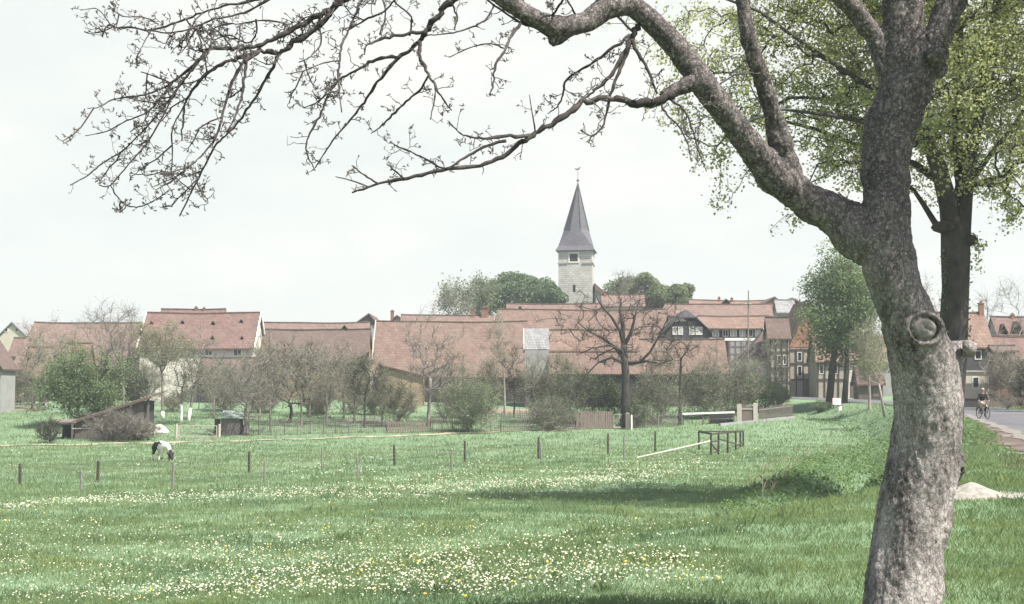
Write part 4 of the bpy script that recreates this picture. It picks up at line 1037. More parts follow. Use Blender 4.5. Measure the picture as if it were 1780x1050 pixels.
def tree(name, label, base, top, xc, hwpx, ycrown, trunk_r, bark='bark_grey', n=130, spur=3, spurL=0.5, leaf=None, leafn=0, leafs=0.12, lean=(0, 0), fork=0.45, cat='tree', group=None, rtip=0.016, exp=0.46,
         alpha=0.35, ry=None, white=0, flat=1.0, hollow=0.45, sag=0.0, seed=None, d=None):
    """a tree: base (px,py) on the ground; crown from ycrown (bottom) to top (photo y), centre xc, half width hwpx"""
    rng = np.random.default_rng(seed if seed is not None else int(base[0]*7+base[1]))
    n = int(n*1.25); hwpx *= 1.22 if group else 1.05; top -= 6 if group else 0; leafn = int(leafn*(1.7 if group else 0.8)); leafs *= 1.05; spurL *= 1.35
    B = G(*base) if d is None else Vector((W(base[0], 680, d).x, d, 0))
    if d is not None: B.z = gz(B.x, B.y)
    d = B.y
    T = W(xc, top, d); C0 = W(xc, ycrown+6, d); rx = hwpx/F*d; rz = (T.z-C0.z)/2
    C = np.array([T.x, d+0.2, (T.z+C0.z)/2])
    root = empty(name, B, label, cat, group)
    fk = np.array([B.x+(C[0]-B.x)*0.6, d, C0.z+(T.z-C0.z)*0.12]) if fork is None else np.array([B.x+(C[0]-B.x)*fork, d+rng.normal(0, 0.1), B.z+(T.z-B.z)*fork])
    k = 6; tp = []
    for i in range(k):
        t = i/(k-1); tp.append(np.array(B)*(1-t)+fk*t+np.array([math.sin(t*3.1)*lean[0]+rng.normal(0, 0.05)*trunk_r*2*(0 < i < k-1), rng.normal(0, 0.3)*trunk_r*(0 < i < k-1), 0]))
    # a few leaders up through the crown
    anchors = ell_points(n, C, (rx, (ry or rx), rz*flat), rng, hollow)
    for _ in range(5):                         # open gaps so that no crown is a closed ball
        hc = C+unit(1, rng)[0]*np.array([rx, ry or rx, rz])*rng.uniform(0.45, 0.95)
        keep = np.linalg.norm((anchors-hc)/np.array([rx, ry or rx, rz]), axis=1) > rng.uniform(0.32, 0.52)
        if keep.sum() > 25: anchors = anchors[keep]
    anchors[:, 2] += 0.22*rz*np.maximum(0, np.sin(anchors[:, 0]*2.1+B.x))*(anchors[:, 2] > C[2])
    P, par = mst_tree(tp, anchors, alpha, sag, rng, start=max(0, k-2))
    tr = np.array([trunk_r*(1.35 if i == 0 else 1.0-0.25*i/(k-1)) for i in range(k)])
    r = radii(P, par, rtip, exp, trunk_r*0.62, k, tr)
    tv = [Vector(tp[0])-Vector((0, 0, 0.3))]+[Vector(p) for p in tp]
    tk = part('trunk', MB().tube(tv, [trunk_r*1.6]+list(tr), 10), MT[bark], root, smooth=True)
    if white:
        V = [Vector(tp[0])+(Vector(tp[-1])-Vector(tp[0]))*f for f in (0, 0.0)]
        m_ = [Vector(tp[i]) for i in range(k)]; cut = [p for p in m_ if p.z < B.z+white+0.4][:max(2, k)]
        if len(cut) < 2: cut = m_[:2]
        rr = [tr[i]+0.02 for i in range(len(cut))]
        part('whitewash', MB().tube(cut, rr, 10), MT['whitepaint'], tk, smooth=True)
    V, Q = skeleton_tubes(P, par, r, k, 5)
    mb = MB().bulk(V, Q)
    pts = P[k:]
    if spur:
        (V2, Q2), b_, m2, t2 = spurs(P, par, r, k, spur, spurL*1.15, rtip*0.75, rng, rmax=0.08 if trunk_r < 0.5 else 0.1)
        mb.bulk(V2, Q2); pts = np.concatenate([m2, t2, t2])
    part('branches', mb, MT[bark], root)
    if leaf:
        c = pts[rng.integers(0, len(pts), leafn)]+rng.normal(0, leafs*0.9, (leafn, 3))
        V, Q = leaf_quads(c, leafs, rng)
        part('leaves', MB().bulk(V, Q), MT[leaf], root)
    return root
def shrub(name, label, base, top, hwpx, leaf, leafn, leafs, bark='bark_grey', n=60, cat='shrub', group=None, spur=4, ry=None, seed=None, d=None, clump=0.0):
    rng = np.random.default_rng(seed if seed is not None else int(base[0]*5+base[1]))
    n = int(n*1.4); hwpx *= 1.18; leafn = int(leafn*1.9); leafs *= 1.0
    B = G(*base) if d is None else Vector((W(base[0], 680, d).x, d, 0))
    if d is not None: B.z = gz(B.x, B.y)
    d = B.y; T = W(base[0], top, d); H = T.z-B.z; rx = hwpx/F*d; ryy = ry or min(rx, H*0.9)
    root = empty(name, B, label, cat, group)
    A = ell_points(n, (B.x, d, B.z+H*0.52), (rx, ryy, H*0.50), rng, 0.4)
    ns = 5; stems = []
    P = [np.array(B)]; 
    P, par = mst_tree([np.array(B)-np.array([0, 0, 0.2]), np.array(B)+np.array([0, 0, 0.15])], A, 0.55, 0, rng, 0)
    r = radii(P, par, 0.010, 0.42, 0.09)
    V, Q = skeleton_tubes(P, par, r, 1, 4); mb = MB().bulk(V, Q)
    (V2, Q2), b_, m2, t2 = spurs(P, par, r, 1, spur+2, H*0.22, 0.012, rng, 0.5, 0.08)
    mb.bulk(V2, Q2); part('stems', mb, MT[bark], root)
    pts = np.concatenate([m2, t2, P[2:]])
    if leafn:
        c = pts[rng.integers(0, len(pts), leafn)]+rng.normal(0, leafs*1.1, (leafn, 3)); c[:, 2] = np.maximum(c[:, 2], B.z+0.05)
        V, Q = leaf_quads(c, leafs, rng); part('leaves', MB().bulk(V, Q), MT[leaf], root)
    return root
def leafy_tree(name, label, base_px, d, top, ybot, xc, hwpx, leaf, leafn, leafs, trunk_r, bark='bark_dark', n=160, clumps=26, cat='tree', group=None, ry=None, base=None, extra=None, seed=None):
    """broad tree in leaf: clumps of many small leaves hung on a branch skeleton"""
    rng = np.random.default_rng(seed if seed is not None else int(base_px*3+d))
    B = W(base_px, 680, d); B.z = gz(B.x, d); root = empty(name, B, label, cat, group)
    T = W(xc, top, d); Bt = W(xc, ybot, d); rx = hwpx/F*d; rz = (T.z-Bt.z)/2; C = np.array([T.x, d, (T.z+Bt.z)/2])
    tp = [np.array(B)-np.array([0, 0, 0.3]), np.array([B.x+(C[0]-B.x)*0.3, d, B.z+(C[2]-B.z)*0.45]), np.array([B.x+(C[0]-B.x)*0.7, d, B.z+(C[2]-B.z)*0.85])]
    cl = ell_points(clumps, C, (rx*0.80, (ry or rx)*0.80, rz*0.80), rng, 0.8)
    P, par = mst_tree(tp, np.concatenate([ell_points(n, C, (rx*0.9, (ry or rx)*0.9, rz*0.9), rng, 0.5), cl]), 0.4, 0, rng, 1)
    tr = np.array([trunk_r*1.2, trunk_r, trunk_r*0.8]); r = radii(P, par, 0.02, 0.45, trunk_r*0.6, 3, tr)
    part('trunk', MB().tube([Vector(p) for p in tp], list(tr), 10), MT[bark], root, smooth=True)
    V, Q = skeleton_tubes(P, par, r, 3, 5); part('branches', MB().bulk(V, Q), MT[bark], root)
    k = rng.integers(0, clumps, leafn); u = unit(leafn, rng); s = rng.random(leafn)**0.45
    cr_ = np.array([rx, ry or rx, rz]).mean()*rng.uniform(0.28, 0.48, clumps)
    c = cl[k]+u*(s*cr_[k])[:, None]*np.array([1, 1, 0.72])
    V, Q = leaf_quads(c, leafs, rng, up=0.6); part('crown', MB().bulk(V, Q), MT[leaf], root)
    return root

# churchyard trees
leafy_tree('broadleaf_tree', 'large dark green churchyard tree left of the church tower', 900, 262, 472, 558, 897, 72, 'leaf_dark', 60000, 0.46, 0.6, clumps=85, n=120)
leafy_tree('broadleaf_tree', 'round dark green tree touching the left side of the church tower', 956, 258, 482, 556, 953, 40, 'leaf_dark', 22000, 0.46, 0.45, clumps=30, n=80)
tree('bare_tree', 'thinly leaved pale tree at the left end of the churchyard trees', (795, 680), 492, 793, 32, 552, 0.35, n=130, leaf='leaf_mid', leafn=2600, leafs=0.34, spurL=1.2, rtip=0.03, d=250, fork=0.35)
tree('bare_tree', 'half-bare tree between the pale tree and the big churchyard tree', (838, 680), 487, 836, 28, 548, 0.35, n=120, leaf='leaf_mid', leafn=3200, leafs=0.36, spurL=1.2, rtip=0.03, d=255, fork=0.35)
leafy_tree('broadleaf_tree', 'green churchyard tree right of the church tower, highest crown', 1115, 262, 473, 566, 1114, 62, 'leaf_mid', 38000, 0.44, 0.5, clumps=46, n=120)
leafy_tree('broadleaf_tree', 'lower green churchyard tree at the right end of the row', 1175, 258, 483, 566, 1170, 40, 'leaf_mid', 19000, 0.44, 0.45, clumps=26, n=80)

# big leafy tree with two trunks by the road
def chestnut():
    root = leafy_tree('roadside_tree', 'tall leafy roadside tree with two dark trunks beside the street', 1440, 150, 416, 672, 1463, 76, 'leaf_shrub', 36000, 0.26, 0.34, clumps=95, n=150, ry=4.5)
    p = W(1467, 680, 149.5); p.z = gz(p.x, p.y); q = W(1472, 600, 149.5)
    part('trunk', MB().tube([p-Vector((0, 0, 0.3)), (p+q)/2+Vector((0.1, 0, 0)), q], [0.34, 0.27, 0.2], 10), MT['bark_dark'], root, smooth=True)
chestnut()

# orchard and gardens: every tree its own
OT = 'bare trees of the orchard and gardens'
tree('bare_tree', 'twiggy bare tree rising left of the tall farmhouse', (188, 722), 532, 190, 48, 655, 0.14, n=150, spur=4, spurL=0.7, fork=0.42, group=OT, leaf='leaf_grey', leafn=500, leafs=0.10)
tree('bare_tree', 'dark-limbed bare tree just left of the white corner of the tall farmhouse', (214, 716), 545, 216, 26, 640, 0.15, 'bark_grey', n=110, spur=4, spurL=0.6, fork=0.5, group=OT, leaf='leaf_mid', leafn=500, leafs=0.11)
tree('bare_tree', 'pale budding tree in front of the long hipped barn', (78, 706), 562, 78, 42, 650, 0.16, 'bark_pale', n=120, spur=4, spurL=0.6, fork=0.4, group=OT, leaf='leaf_pale', leafn=1000, leafs=0.12)
tree('fruit_tree', 'fruit tree in pale green leaf with whitewashed foot in front of the tall farmhouse', (283, 730), 568, 282, 46, 640, 0.13, n=150, spur=4, spurL=0.5, fork=0.45, white=1.3, leaf='leaf_pale', leafn=4200, leafs=0.13, group=OT, flat=0.9)
tree('fruit_tree', 'greenish fruit tree with short white trunk, left of the leaning white trunk', (315, 737), 600, 318, 34, 690, 0.11, n=110, spur=4, spurL=0.45, fork=0.4, white=1.5, leaf='leaf_pale', leafn=1300, leafs=0.11, group=OT)
tree('fruit_tree', 'fruit tree with leaning whitewashed trunk near the field gate', (327, 737), 578, 352, 30, 690, 0.14, n=110, spur=4, spurL=0.5, fork=0.42, white=1.8, leaf='leaf_mid', leafn=900, leafs=0.11, group=OT)
tree('fruit_tree', 'thick dark fruit tree with dense bare twigs beside the small hut', (428, 755), 622, 430, 50, 716, 0.30, 'bark_grey', n=230, spur=5, spurL=0.5, fork=0.22, group=OT, leaf='leaf_grey', leafn=1500, leafs=0.10)
tree('fruit_tree', 'thin bare tree right of the thick dark fruit tree', (470, 752), 590, 468, 34, 700, 0.10, n=130, spur=4, spurL=0.5, fork=0.35, group=OT, leaf='leaf_grey', leafn=900, leafs=0.10)
tree('fruit_tree', 'low fruit tree with bent forked trunk before the brown-roofed barn', (502, 736), 602, 512, 42, 706, 0.17, 'bark_dark', n=170, spur=5, spurL=0.5, fork=0.25, group=OT, leaf='leaf_grey', leafn=1500, leafs=0.10, lean=(0.15, 0))
tree('fruit_tree', 'fruit tree with round dark tuft hanging at its side', (537, 726), 605, 545, 36, 690, 0.12, n=130, spur=4, spurL=0.5, fork=0.35, group=OT, leaf='leaf_grey', leafn=1200, leafs=0.10)
tree('fruit_tree', 'grey-green fruit tree below the right end of the brown-roofed barn', (598, 730), 606, 594, 42, 690, 0.12, n=150, spur=4, spurL=0.5, fork=0.35, group=OT, leaf='leaf_grey', leafn=1700, leafs=0.10)
tree('fruit_tree', 'slender dark-stemmed fruit tree left of the sandstone shed', (634, 744), 618, 636, 30, 690, 0.12, 'bark_dark', n=110, spur=4, spurL=0.5, fork=0.42, group=OT, leaf='leaf_grey', leafn=900, leafs=0.10)
tree('bare_tree', 'tall bare tree with fine twigs in front of the huge barn', (745, 742), 548, 752, 48, 690, 0.19, 'bark_grey', n=190, spur=4, spurL=0.55, fork=0.42, group=OT, leaf='leaf_grey', leafn=900, leafs=0.08)
tree('bare_tree', 'slim tree in yellow-green bud left of the grey and orange barn', (878, 722), 556, 872, 30, 640, 0.13, 'bark_pale', n=100, spur=4, spurL=0.5, fork=0.5, group=OT, leaf='leaf_pale', leafn=900, leafs=0.11)
tree('bare_tree', 'small twiggy tree between the slim budding tree and the grey barn wall', (893, 726), 600, 900, 24, 690, 0.10, 'bark_dark', n=90, spur=4, spurL=0.5, fork=0.4, group=OT, leaf='leaf_grey', leafn=500, leafs=0.10)
tree('bare_tree', 'slim dark tree right of the pollard, before the brown-tiled barn', (1181, 738), 560, 1186, 34, 640, 0.15, 'bark_dark', n=90, spur=3, spurL=0.5, fork=0.62, group=OT, leaf='leaf_grey', leafn=250, leafs=0.09)
tree('bare_tree', 'young thin tree in the bushes by the white garden wall', (1352, 712), 600, 1345, 26, 690, 0.09, 'bark_pale', n=80, spur=4, spurL=0.5, fork=0.4, group=OT, leaf='leaf_pale', leafn=900, leafs=0.10)
tree('bare_tree', 'bare twiggy tree in front of the small street house', (1310, 700), 590, 1306, 22, 670, 0.09, 'bark_grey', n=90, spur=4, spurL=0.5, fork=0.35, group=OT, leaf='leaf_grey', leafn=500, leafs=0.09)
# behind roofs
tree('bare_tree', 'bare tree standing behind the slate-clad house, fine twigs against the sky', (1745, 680), 490, 1748, 62, 600, 0.25, n=120, spur=3, spurL=0.9, rtip=0.016, d=158, fork=0.45)
tree('bare_tree', 'wispy bare tree seen between foreground trunk and lime trunk', (1610, 680), 480, 1608, 45, 590, 0.22, n=90, spur=4, spurL=0.8, rtip=0.016, d=165, fork=0.45, leaf='leaf_mid', leafn=700, leafs=0.2)
tree('bare_tree', 'bare crown above the roofs right of the church tower', (1085, 680), 470, 1085, 34, 530, 0.25, n=80, spur=3, spurL=0.9, rtip=0.02, d=245, fork=0.5)

def pollard():
    B = G(1087, 745); d = B.y
    root = empty('pollard_tree', B, 'dark bare pollard tree with wide spreading limbs behind the brown gate post', 'tree')
    def L(pts, r): return [np.array(W(x, y, d+o)) for x, y, o in pts], r
    limbs = [([(1087, 748, 0), (1087, 700, 0), (1088, 660, 0), (1086, 628, 0), (1084, 600, 0)], [0.55, 0.42, 0.38, 0.36, 0.30]),
        ([(1086, 625, 0), (1070, 605, .2), (1048, 588, .4), (1022, 575, .6), (1004, 560, .8)], [0.2, 0.16, 0.12, 0.08, 0.05]),
        ([(1084, 602, 0), (1078, 575, -.2), (1062, 550, -.5), (1045, 530, -.8), (1036, 515, -1)], [0.2, 0.16, 0.12, 0.08, 0.05]),
        ([(1084, 600, 0), (1082, 565, .2), (1078, 540, .5), (1080, 518, .6)], [0.22, 0.18, 0.13, 0.07]),
        ([(1085, 602, 0), (1098, 575, .3), (1104, 550, .6), (1110, 525, .9)], [0.2, 0.15, 0.1, 0.05]),
        ([(1087, 632, 0), (1112, 630, -.3), (1130, 612, -.6), (1145, 585, -.9), (1160, 555, -1.2)], [0.2, 0.15, 0.12, 0.08, 0.04]),
        ([(1088, 632, 0), (1125, 628, .3), (1148, 632, .6), (1170, 625, .9)], [0.16, 0.11, 0.07, 0.04]),
        ([(1085, 630, 0), (1062, 622, -.5), (1040, 630, -1), (1020, 650, -1.4)], [0.18, 0.12, 0.08, 0.04]),
        ([(1085, 612, 0), (1060, 600, -.8), (1030, 605, -1.4), (1008, 615, -1.9)], [0.16, 0.1, 0.07, 0.04])]
    mbt = MB(); mb = MB(); lm = {}; Ps = []; pars = []
    for i, (pts, r) in enumerate(limbs):
        wp = [Vector(W(x, y, d+o)) for x, y, o in pts]; (mbt if i == 0 else lm.setdefault(i, MB())).tube(wp, r, 9)
        off = len(Ps)
        for j, p in enumerate(wp): Ps.append(np.array(p)); pars.append(off+j-1 if j else max(off-1, 0))
    part('trunk', mbt, MT['bark_dark'], root, smooth=True)
    for i in sorted(lm): part('limb', lm[i], MT['bark_dark'], root, smooth=True)
    rng = np.random.default_rng(4)
    C = np.array(W(1085, 575, d)); A = ell_points(330, C, (7.4, 4.5, 4.8), rng, 0.7); A = A[A[:, 2] > C[2]-3.4]
    n0 = len(Ps)
    P, par = mst_tree(Ps, A, 0.0, 0, rng, 6); par = np.array(par); 
    r = radii(P, par, 0.018, 0.42, 0.09)
    V, Q = skeleton_tubes(P, par, r, n0, 5); mb.bulk(V, Q)
    (V, Q), *_ = spurs(P, par, r, n0, 5, 0.7, 0.014, rng, 0.35, 0.07); mb.bulk(V, Q)
    part('branches', mb, MT['bark_dark'], root)
pollard()

# shrubs
shrub('green_bush', 'big fresh-green bush leaning over the left end of the old field shed', (142, 742), 612, 72, 'leaf_shrub', 9500, 0.20, 'bark_dark', n=110, ry=3.2)
shrub('thorn_bush', 'brown bramble thicket against the front of the old field shed', (205, 768), 712, 52, 'leaf_grey', 600, 0.10, 'bark_grey', n=120, ry=1.2, spur=6)
shrub('thorn_bush', 'low twiggy bramble right of the old field shed', (252, 765), 735, 26, 'leaf_grey', 400, 0.10, 'bark_pale', n=80, ry=1.0, spur=6)
shrub('thorn_bush', 'dark leafless bush at the left corner of the old field shed', (86, 770), 726, 20, 'leaf_mid', 350, 0.10, 'bark_dark', n=60, ry=1.0)
SG = 'garden shrubs along the far fence'
shrub('garden_shrub', 'green shrub below the sandstone shed, left of the tall bare tree', (692, 742), 662, 30, 'leaf_pale', 1700, 0.13, n=80, group=SG)
shrub('garden_shrub', 'tall green shrub right of the tall bare tree', (815, 752), 662, 44, 'leaf_shrub', 3600, 0.14, n=100, group=SG)
shrub('garden_shrub', 'grey twiggy shrub behind the tall bare tree', (772, 735), 640, 34, 'leaf_grey', 1200, 0.11, n=80, group=SG)
shrub('garden_shrub', 'leafy shrub below the grey wall of the small barn', (935, 735), 630, 32, 'leaf_pale', 2200, 0.13, n=80, group=SG)
shrub('garden_shrub', 'wide grey-green shrub left of the pollard trunk', (1000, 738), 640, 50, 'leaf_mid', 3600, 0.14, n=110, group=SG)
shrub('garden_shrub', 'dark shrub hugging the pollard trunk on its left', (1056, 738), 655, 32, 'leaf_shrub', 2400, 0.13, 'bark_dark', n=80, group=SG)
shrub('garden_shrub', 'pale shrub between pollard trunk and slim dark tree', (1136, 738), 648, 44, 'leaf_mid', 2900, 0.13, n=100, group=SG)
shrub('garden_shrub', 'dense shrub right of the slim dark tree', (1222, 728), 640, 40, 'leaf_mid', 3300, 0.14, n=100, group=SG)
shrub('garden_shrub', 'shrub above the white rail with hollow dark foot', (1268, 722), 645, 38, 'leaf_grey', 1900, 0.12, 'bark_dark', n=100, group=SG)
shrub('garden_shrub', 'fresh green shrub below the white garden wall', (1322, 716), 650, 42, 'leaf_shrub', 3900, 0.14, n=100, group=SG)
shrub('garden_shrub', 'bright green shrub by the bend of the street', (1352, 710), 668, 22, 'leaf_shrub', 2000, 0.13, n=60, group=SG)
shrub('garden_shrub', 'brownish shrub behind the wire fence, left of the sandstone shed trees', (560, 722), 660, 30, 'leaf_grey', 1100, 0.11, n=70, group=SG)
shrub('garden_shrub', 'grey shrub in front of the left end of the brown-roofed barn', (470, 718), 630, 30, 'leaf_grey', 1500, 0.12, n=80, group=SG)
shrub('garden_shrub', 'dark shrub between the green bush and the bare trees', (232, 712), 640, 30, 'leaf_mid', 1500, 0.13, 'bark_dark', n=80, group=SG)
shrub('garden_shrub', 'greenish shrub in front of the wall of the tall farmhouse', (258, 706), 625, 30, 'leaf_pale', 1500, 0.13, n=70, group=SG)
shrub('garden_shrub', 'shrub at the foot of the leftmost house', (30, 700), 640, 24, 'leaf_mid', 1500, 0.13, n=70, group=SG)
shrub('garden_shrub', 'grey shrub below the white upper wall of the farmhouse', (392, 715), 630, 34, 'leaf_grey', 1500, 0.12, n=80, group=SG)
shrub('garden_shrub', 'dark shrub before the eaves of the huge barn', (842, 715), 652, 34, 'leaf_mid', 1600, 0.13, 'bark_dark', n=80, group=SG)
shrub('garden_shrub', 'low green shrub along the fence before the soil bed', (960, 748), 690, 40, 'leaf_mid', 1800, 0.12, n=80, group=SG)
shrub('garden_shrub', 'ivy-dark shrub in the gap right of the pollard', (1108, 742), 690, 26, 'leaf_shrub', 1300, 0.12, n=60, group=SG)
shrub('roadside_bush', 'tall brown leafless bush at the right edge by the road', (1752, 712), 612, 40, 'leaf_pale', 900, 0.10, 'bark_pale', n=130, spur=6)
shrub('roadside_bush', 'leafless twiggy bush behind the cyclist', (1712, 706), 645, 26, 'leaf_pale', 500, 0.09, 'bark_grey', n=80, spur=5)
shrub('roadside_bush', 'dark leafless bush at the very edge right of the brown bush', (1795, 716), 630, 30, 'leaf_grey', 500, 0.10, 'bark_dark', n=90, spur=5)
shrub('roadside_bush', 'green bush below the roadside tree trunks', (1428, 716), 700, 16, 'leaf_dark', 1500, 0.12, n=50)

tree('bare_tree', 'pale yellow-green twiggy tree between the roadside tree and the thick foreground trunk', (1512, 712), 560, 1510, 30, 655, 0.14, 'bark_pale', n=120, spur=4, spurL=0.6, leaf='leaf_pale', leafn=4200, leafs=0.13, fork=0.4)

for lab, b, tp_, xc_, hw_, yc_, lf in [
    ('small twiggy fruit tree between the leaning white trunk and the hut', (372, 728), 632, 372, 32, 690, 'leaf_grey'),
    ('greyish fruit tree behind the hut roof', (402, 722), 630, 402, 32, 690, 'leaf_grey'),
    ('pale fruit tree behind the thin bare tree right of the hut', (452, 726), 604, 452, 32, 690, 'leaf_pale'),
    ('spreading fruit tree in the middle of the orchard, between bent trunk and dark tuft tree', (524, 742), 612, 524, 34, 700, 'leaf_grey'),
    ('pale fruit tree right of the dark tuft tree', (568, 738), 604, 568, 36, 695, 'leaf_pale'),
    ('thin fruit tree left of the slender dark stem', (616, 735), 610, 618, 32, 695, 'leaf_grey'),
    ('low twiggy fruit tree in front of the sandstone shed', (664, 738), 652, 662, 20, 695, 'leaf_pale'),
    ('grey twiggy tree right of the sandstone shed roof', (792, 728), 622, 790, 32, 690, 'leaf_grey'),
    ('thin grey tree in front of the soil bed', (846, 738), 630, 846, 28, 695, 'leaf_grey'),
    ('twiggy tree at the right end of the tall green shrubs', (968, 730), 622, 966, 32, 690, 'leaf_grey'),
    ('twiggy thicket tree left of the slim dark tree', (1150, 734), 612, 1148, 30, 690, 'leaf_grey'),
    ('twiggy grey tree over the white rail', (1242, 728), 612, 1242, 36, 690, 'leaf_grey'),
    ('grey-green twiggy tree before the brown-tiled barn, right end', (1290, 722), 618, 1288, 32, 690, 'leaf_pale'),
    ('twiggy tree behind the green bush, before the hipped barn', (112, 712), 590, 112, 34, 670, 'leaf_pale'),
    ('thin tree left of the green bush', (56, 712), 600, 56, 26, 680, 'leaf_grey')]:
    tree('fruit_tree', lab, b, tp_, xc_, hw_, yc_, 0.11, 'bark_grey', n=110, spur=4, spurL=0.5, fork=0.36, group=OT, leaf=lf, leafn=1300, leafs=0.10)

for lab, b, tp_, hw_, lf in [
    ('low twiggy shrub on the orchard lawn left of the leaning white trunk', (300, 716), 676, 26, 'leaf_grey'),
    ('low olive shrub behind the garden hut', (388, 716), 672, 30, 'leaf_mid'),
    ('low grey thicket right of the hut, behind the thick dark fruit tree', (452, 718), 676, 30, 'leaf_grey'),
    ('low olive shrub under the round dark tuft of a fruit tree', (548, 718), 680, 28, 'leaf_mid'),
    ('low grey thicket below the grey-green fruit tree', (612, 720), 682, 28, 'leaf_grey'),
    ('low shrub at the left corner of the sandstone shed', (650, 722), 676, 18, 'leaf_mid'),
    ('low dark shrub under the eaves of the huge barn, left of the soil bed', (818, 726), 690, 26, 'leaf_shrub')]:
    shrub('garden_shrub', lab, b, tp_, hw_, lf, 1300, 0.12, n=70, group=SG)

# ---------------------------------------------------------------- field shed, hut, fences
def zgap(p, d): return gz(p.x, d)
def field_shed():
    B = G(180, 766); d = B.y
    e1 = W(122, 733, d); e2 = W(263, 688, d)
    root = empty('field_shed', B, 'old field shed with sloping tiled roof and grey board walls', 'shed')
    L = 4.5; th = 0.14
    part('roof', MB().prism([e1, e2, e2-Vector((0, 0, th)), e1-Vector((0, 0, th))], (0, L, 0.4)), MT['tile_brown'], root)
    part('fascia', MB().prism([e1-Vector((0, 0.03, 0.02)), e2-Vector((0, 0.03, 0.02)), e2-Vector((0, 0.03, 0.22)), e1-Vector((0, 0.03, 0.22))], (0, -0.03, 0)), MT['tile_brown'], root)
    w1 = W(128, 740, d); w2 = W(248, 700, d); zb = min(gz(w1.x, d), gz(w2.x, d))-0.3
    t = lambda x: e1.z+(e2.z-e1.z)*(x-e1.x)/(e2.x-e1.x)-th-0.03
    def wall(x0, x1, y0, y1): return [Vector((x0, y0, zb)), Vector((x1, y0, zb)), Vector((x1, y0, t(x1))), Vector((x0, y0, t(x0)))]
    mb = MB(); x = w1.x; k = 0
    while x < w2.x-0.05:          # uneven upright boards
        xn = min(x+0.19+0.05*math.sin(k*2.3), w2.x); q = wall(x+0.006, xn-0.006, d+0.35+0.012*math.sin(k*1.7), 0); mb.prism(q, (0, 0.05, 0)); x = xn; k += 1
    part('board_wall', mb, MT['boards'], root)
    part('wall', MB().prism(wall(w1.x+0.05, w2.x-0.05, d+0.45, 0), (0, L-0.8, 0)), MT['boards_dark'], root)
    # end post in weathered boards
    part('end_post', MB().beam((w2.x+0.35, d+0.5, zb), (w2.x+0.35, d+0.5, t(w2.x+0.35)), 0.16), MT['boards'], root)
    l0 = W(88, 766, d-0.3); zl = gz(l0.x, d)
    a = W(84, 734, d-0.3); b2 = W(132, 733, d-0.3)
    part('side_roof', MB().prism([a, b2, b2-Vector((0, 0, 0.12)), a-Vector((0, 0, 0.12))], (0, 3, 0.2)), MT['boards_brown'], root)
    for px in (88, 98, 126):
        p = W(px, 736, d-0.2); part('post', MB().beam((p.x, p.y, zl-0.3), (p.x, p.y, p.z), 0.16), MT['boards'], root)
    p = W(97, 740, d+0.5); q = W(128, 740, d+0.5)
    part('back_wall', MB().box(p.x, q.x, d+2.2, d+2.3, zl-0.3, p.z), MT['boards_dark'], root)
    rl = W(125, 745, d-0.5); rr = W(222, 744, d-0.5)
    rail = empty('pole_fence', (rl.x, rl.y, gz(rl.x, rl.y)), 'thin rail on low posts along the front of the old field shed', 'fence')
    part('rail', MB().beam(rl, rr, 0.07), MT['pale_wood'], rail)
    for f in (0.0, 0.33, 0.66, 1.0):
        p = rl.lerp(rr, f); part('post', MB().beam((p.x, p.y+0.06, gz(p.x, p.y)-0.2), (p.x, p.y+0.06, p.z+0.1), 0.09), MT['boards'], rail)
field_shed()
def tarp():
    B = G(272, 752); d = B.y
    pts = []
    mb = MB(); n = 12; m_ = 7; V = []
    for i in range(n):
        for j in range(m_):
            u = i/(n-1)*2-1; v = j/(m_-1)*2-1
            V.append((B.x+u*1.15, d+v*0.7, gz(B.x, d)+0.72*max(0, 1-u*u)**0.6*max(0, 1-v*v)**0.5*(1+0.15*math.sin(4*u+2*v))-0.02))
    Fc = [(i*m_+j, (i+1)*m_+j, (i+1)*m_+j+1, i*m_+j+1) for i in range(n-1) for j in range(m_-1)]
    solo('covered_heap', MB().add(V, Fc), MT['curtain'], B, 'white covered heap between the field shed and the gate', 'heap', smooth=True)
tarp()
def hut():
    B = G(406, 757); d = B.y; s = 1/F*d
    root = empty('garden_hut', B, 'tiny grey board hut with greenish tin roof right of the field gate', 'hut')
    a = W(384, 726, d); b = W(418, 726, d); zb = B.z-0.2
    mb = MB(); x = a.x; k = 0
    while x < b.x-0.05:
        xn = min(x+0.17, b.x); mb.box(x+0.005, xn-0.005, d, d+0.04, zb, a.z-0.05+0.02*math.sin(k*3)); x = xn; k += 1
    part('board_wall', mb, MT['boards'], root)
    part('wall', MB().box(a.x+0.03, b.x-0.03, d+0.045, d+1.6, zb, a.z-0.1), MT['boards_dark'], root)
    e1 = W(381, 724, d-0.15); e2 = W(421, 727, d-0.15); up = Vector((0, 1.9, 0.55))
    MT['tin'] = M_plain('green_tin', (0.26,0.31,0.27), (0.19,0.235,0.20), 2, 0.5)
    part('roof', MB().prism([e1, e2, e2+up, e1+up], (0, 0, -0.06)), MT['tin'], root)
    p = W(373, 728, d+0.2); q = W(383, 728, d+0.2)
    part('side_panel', MB().box(p.x, q.x, d+0.2, d+0.3, zb, p.z), MT['boards_dark'], root)
hut()
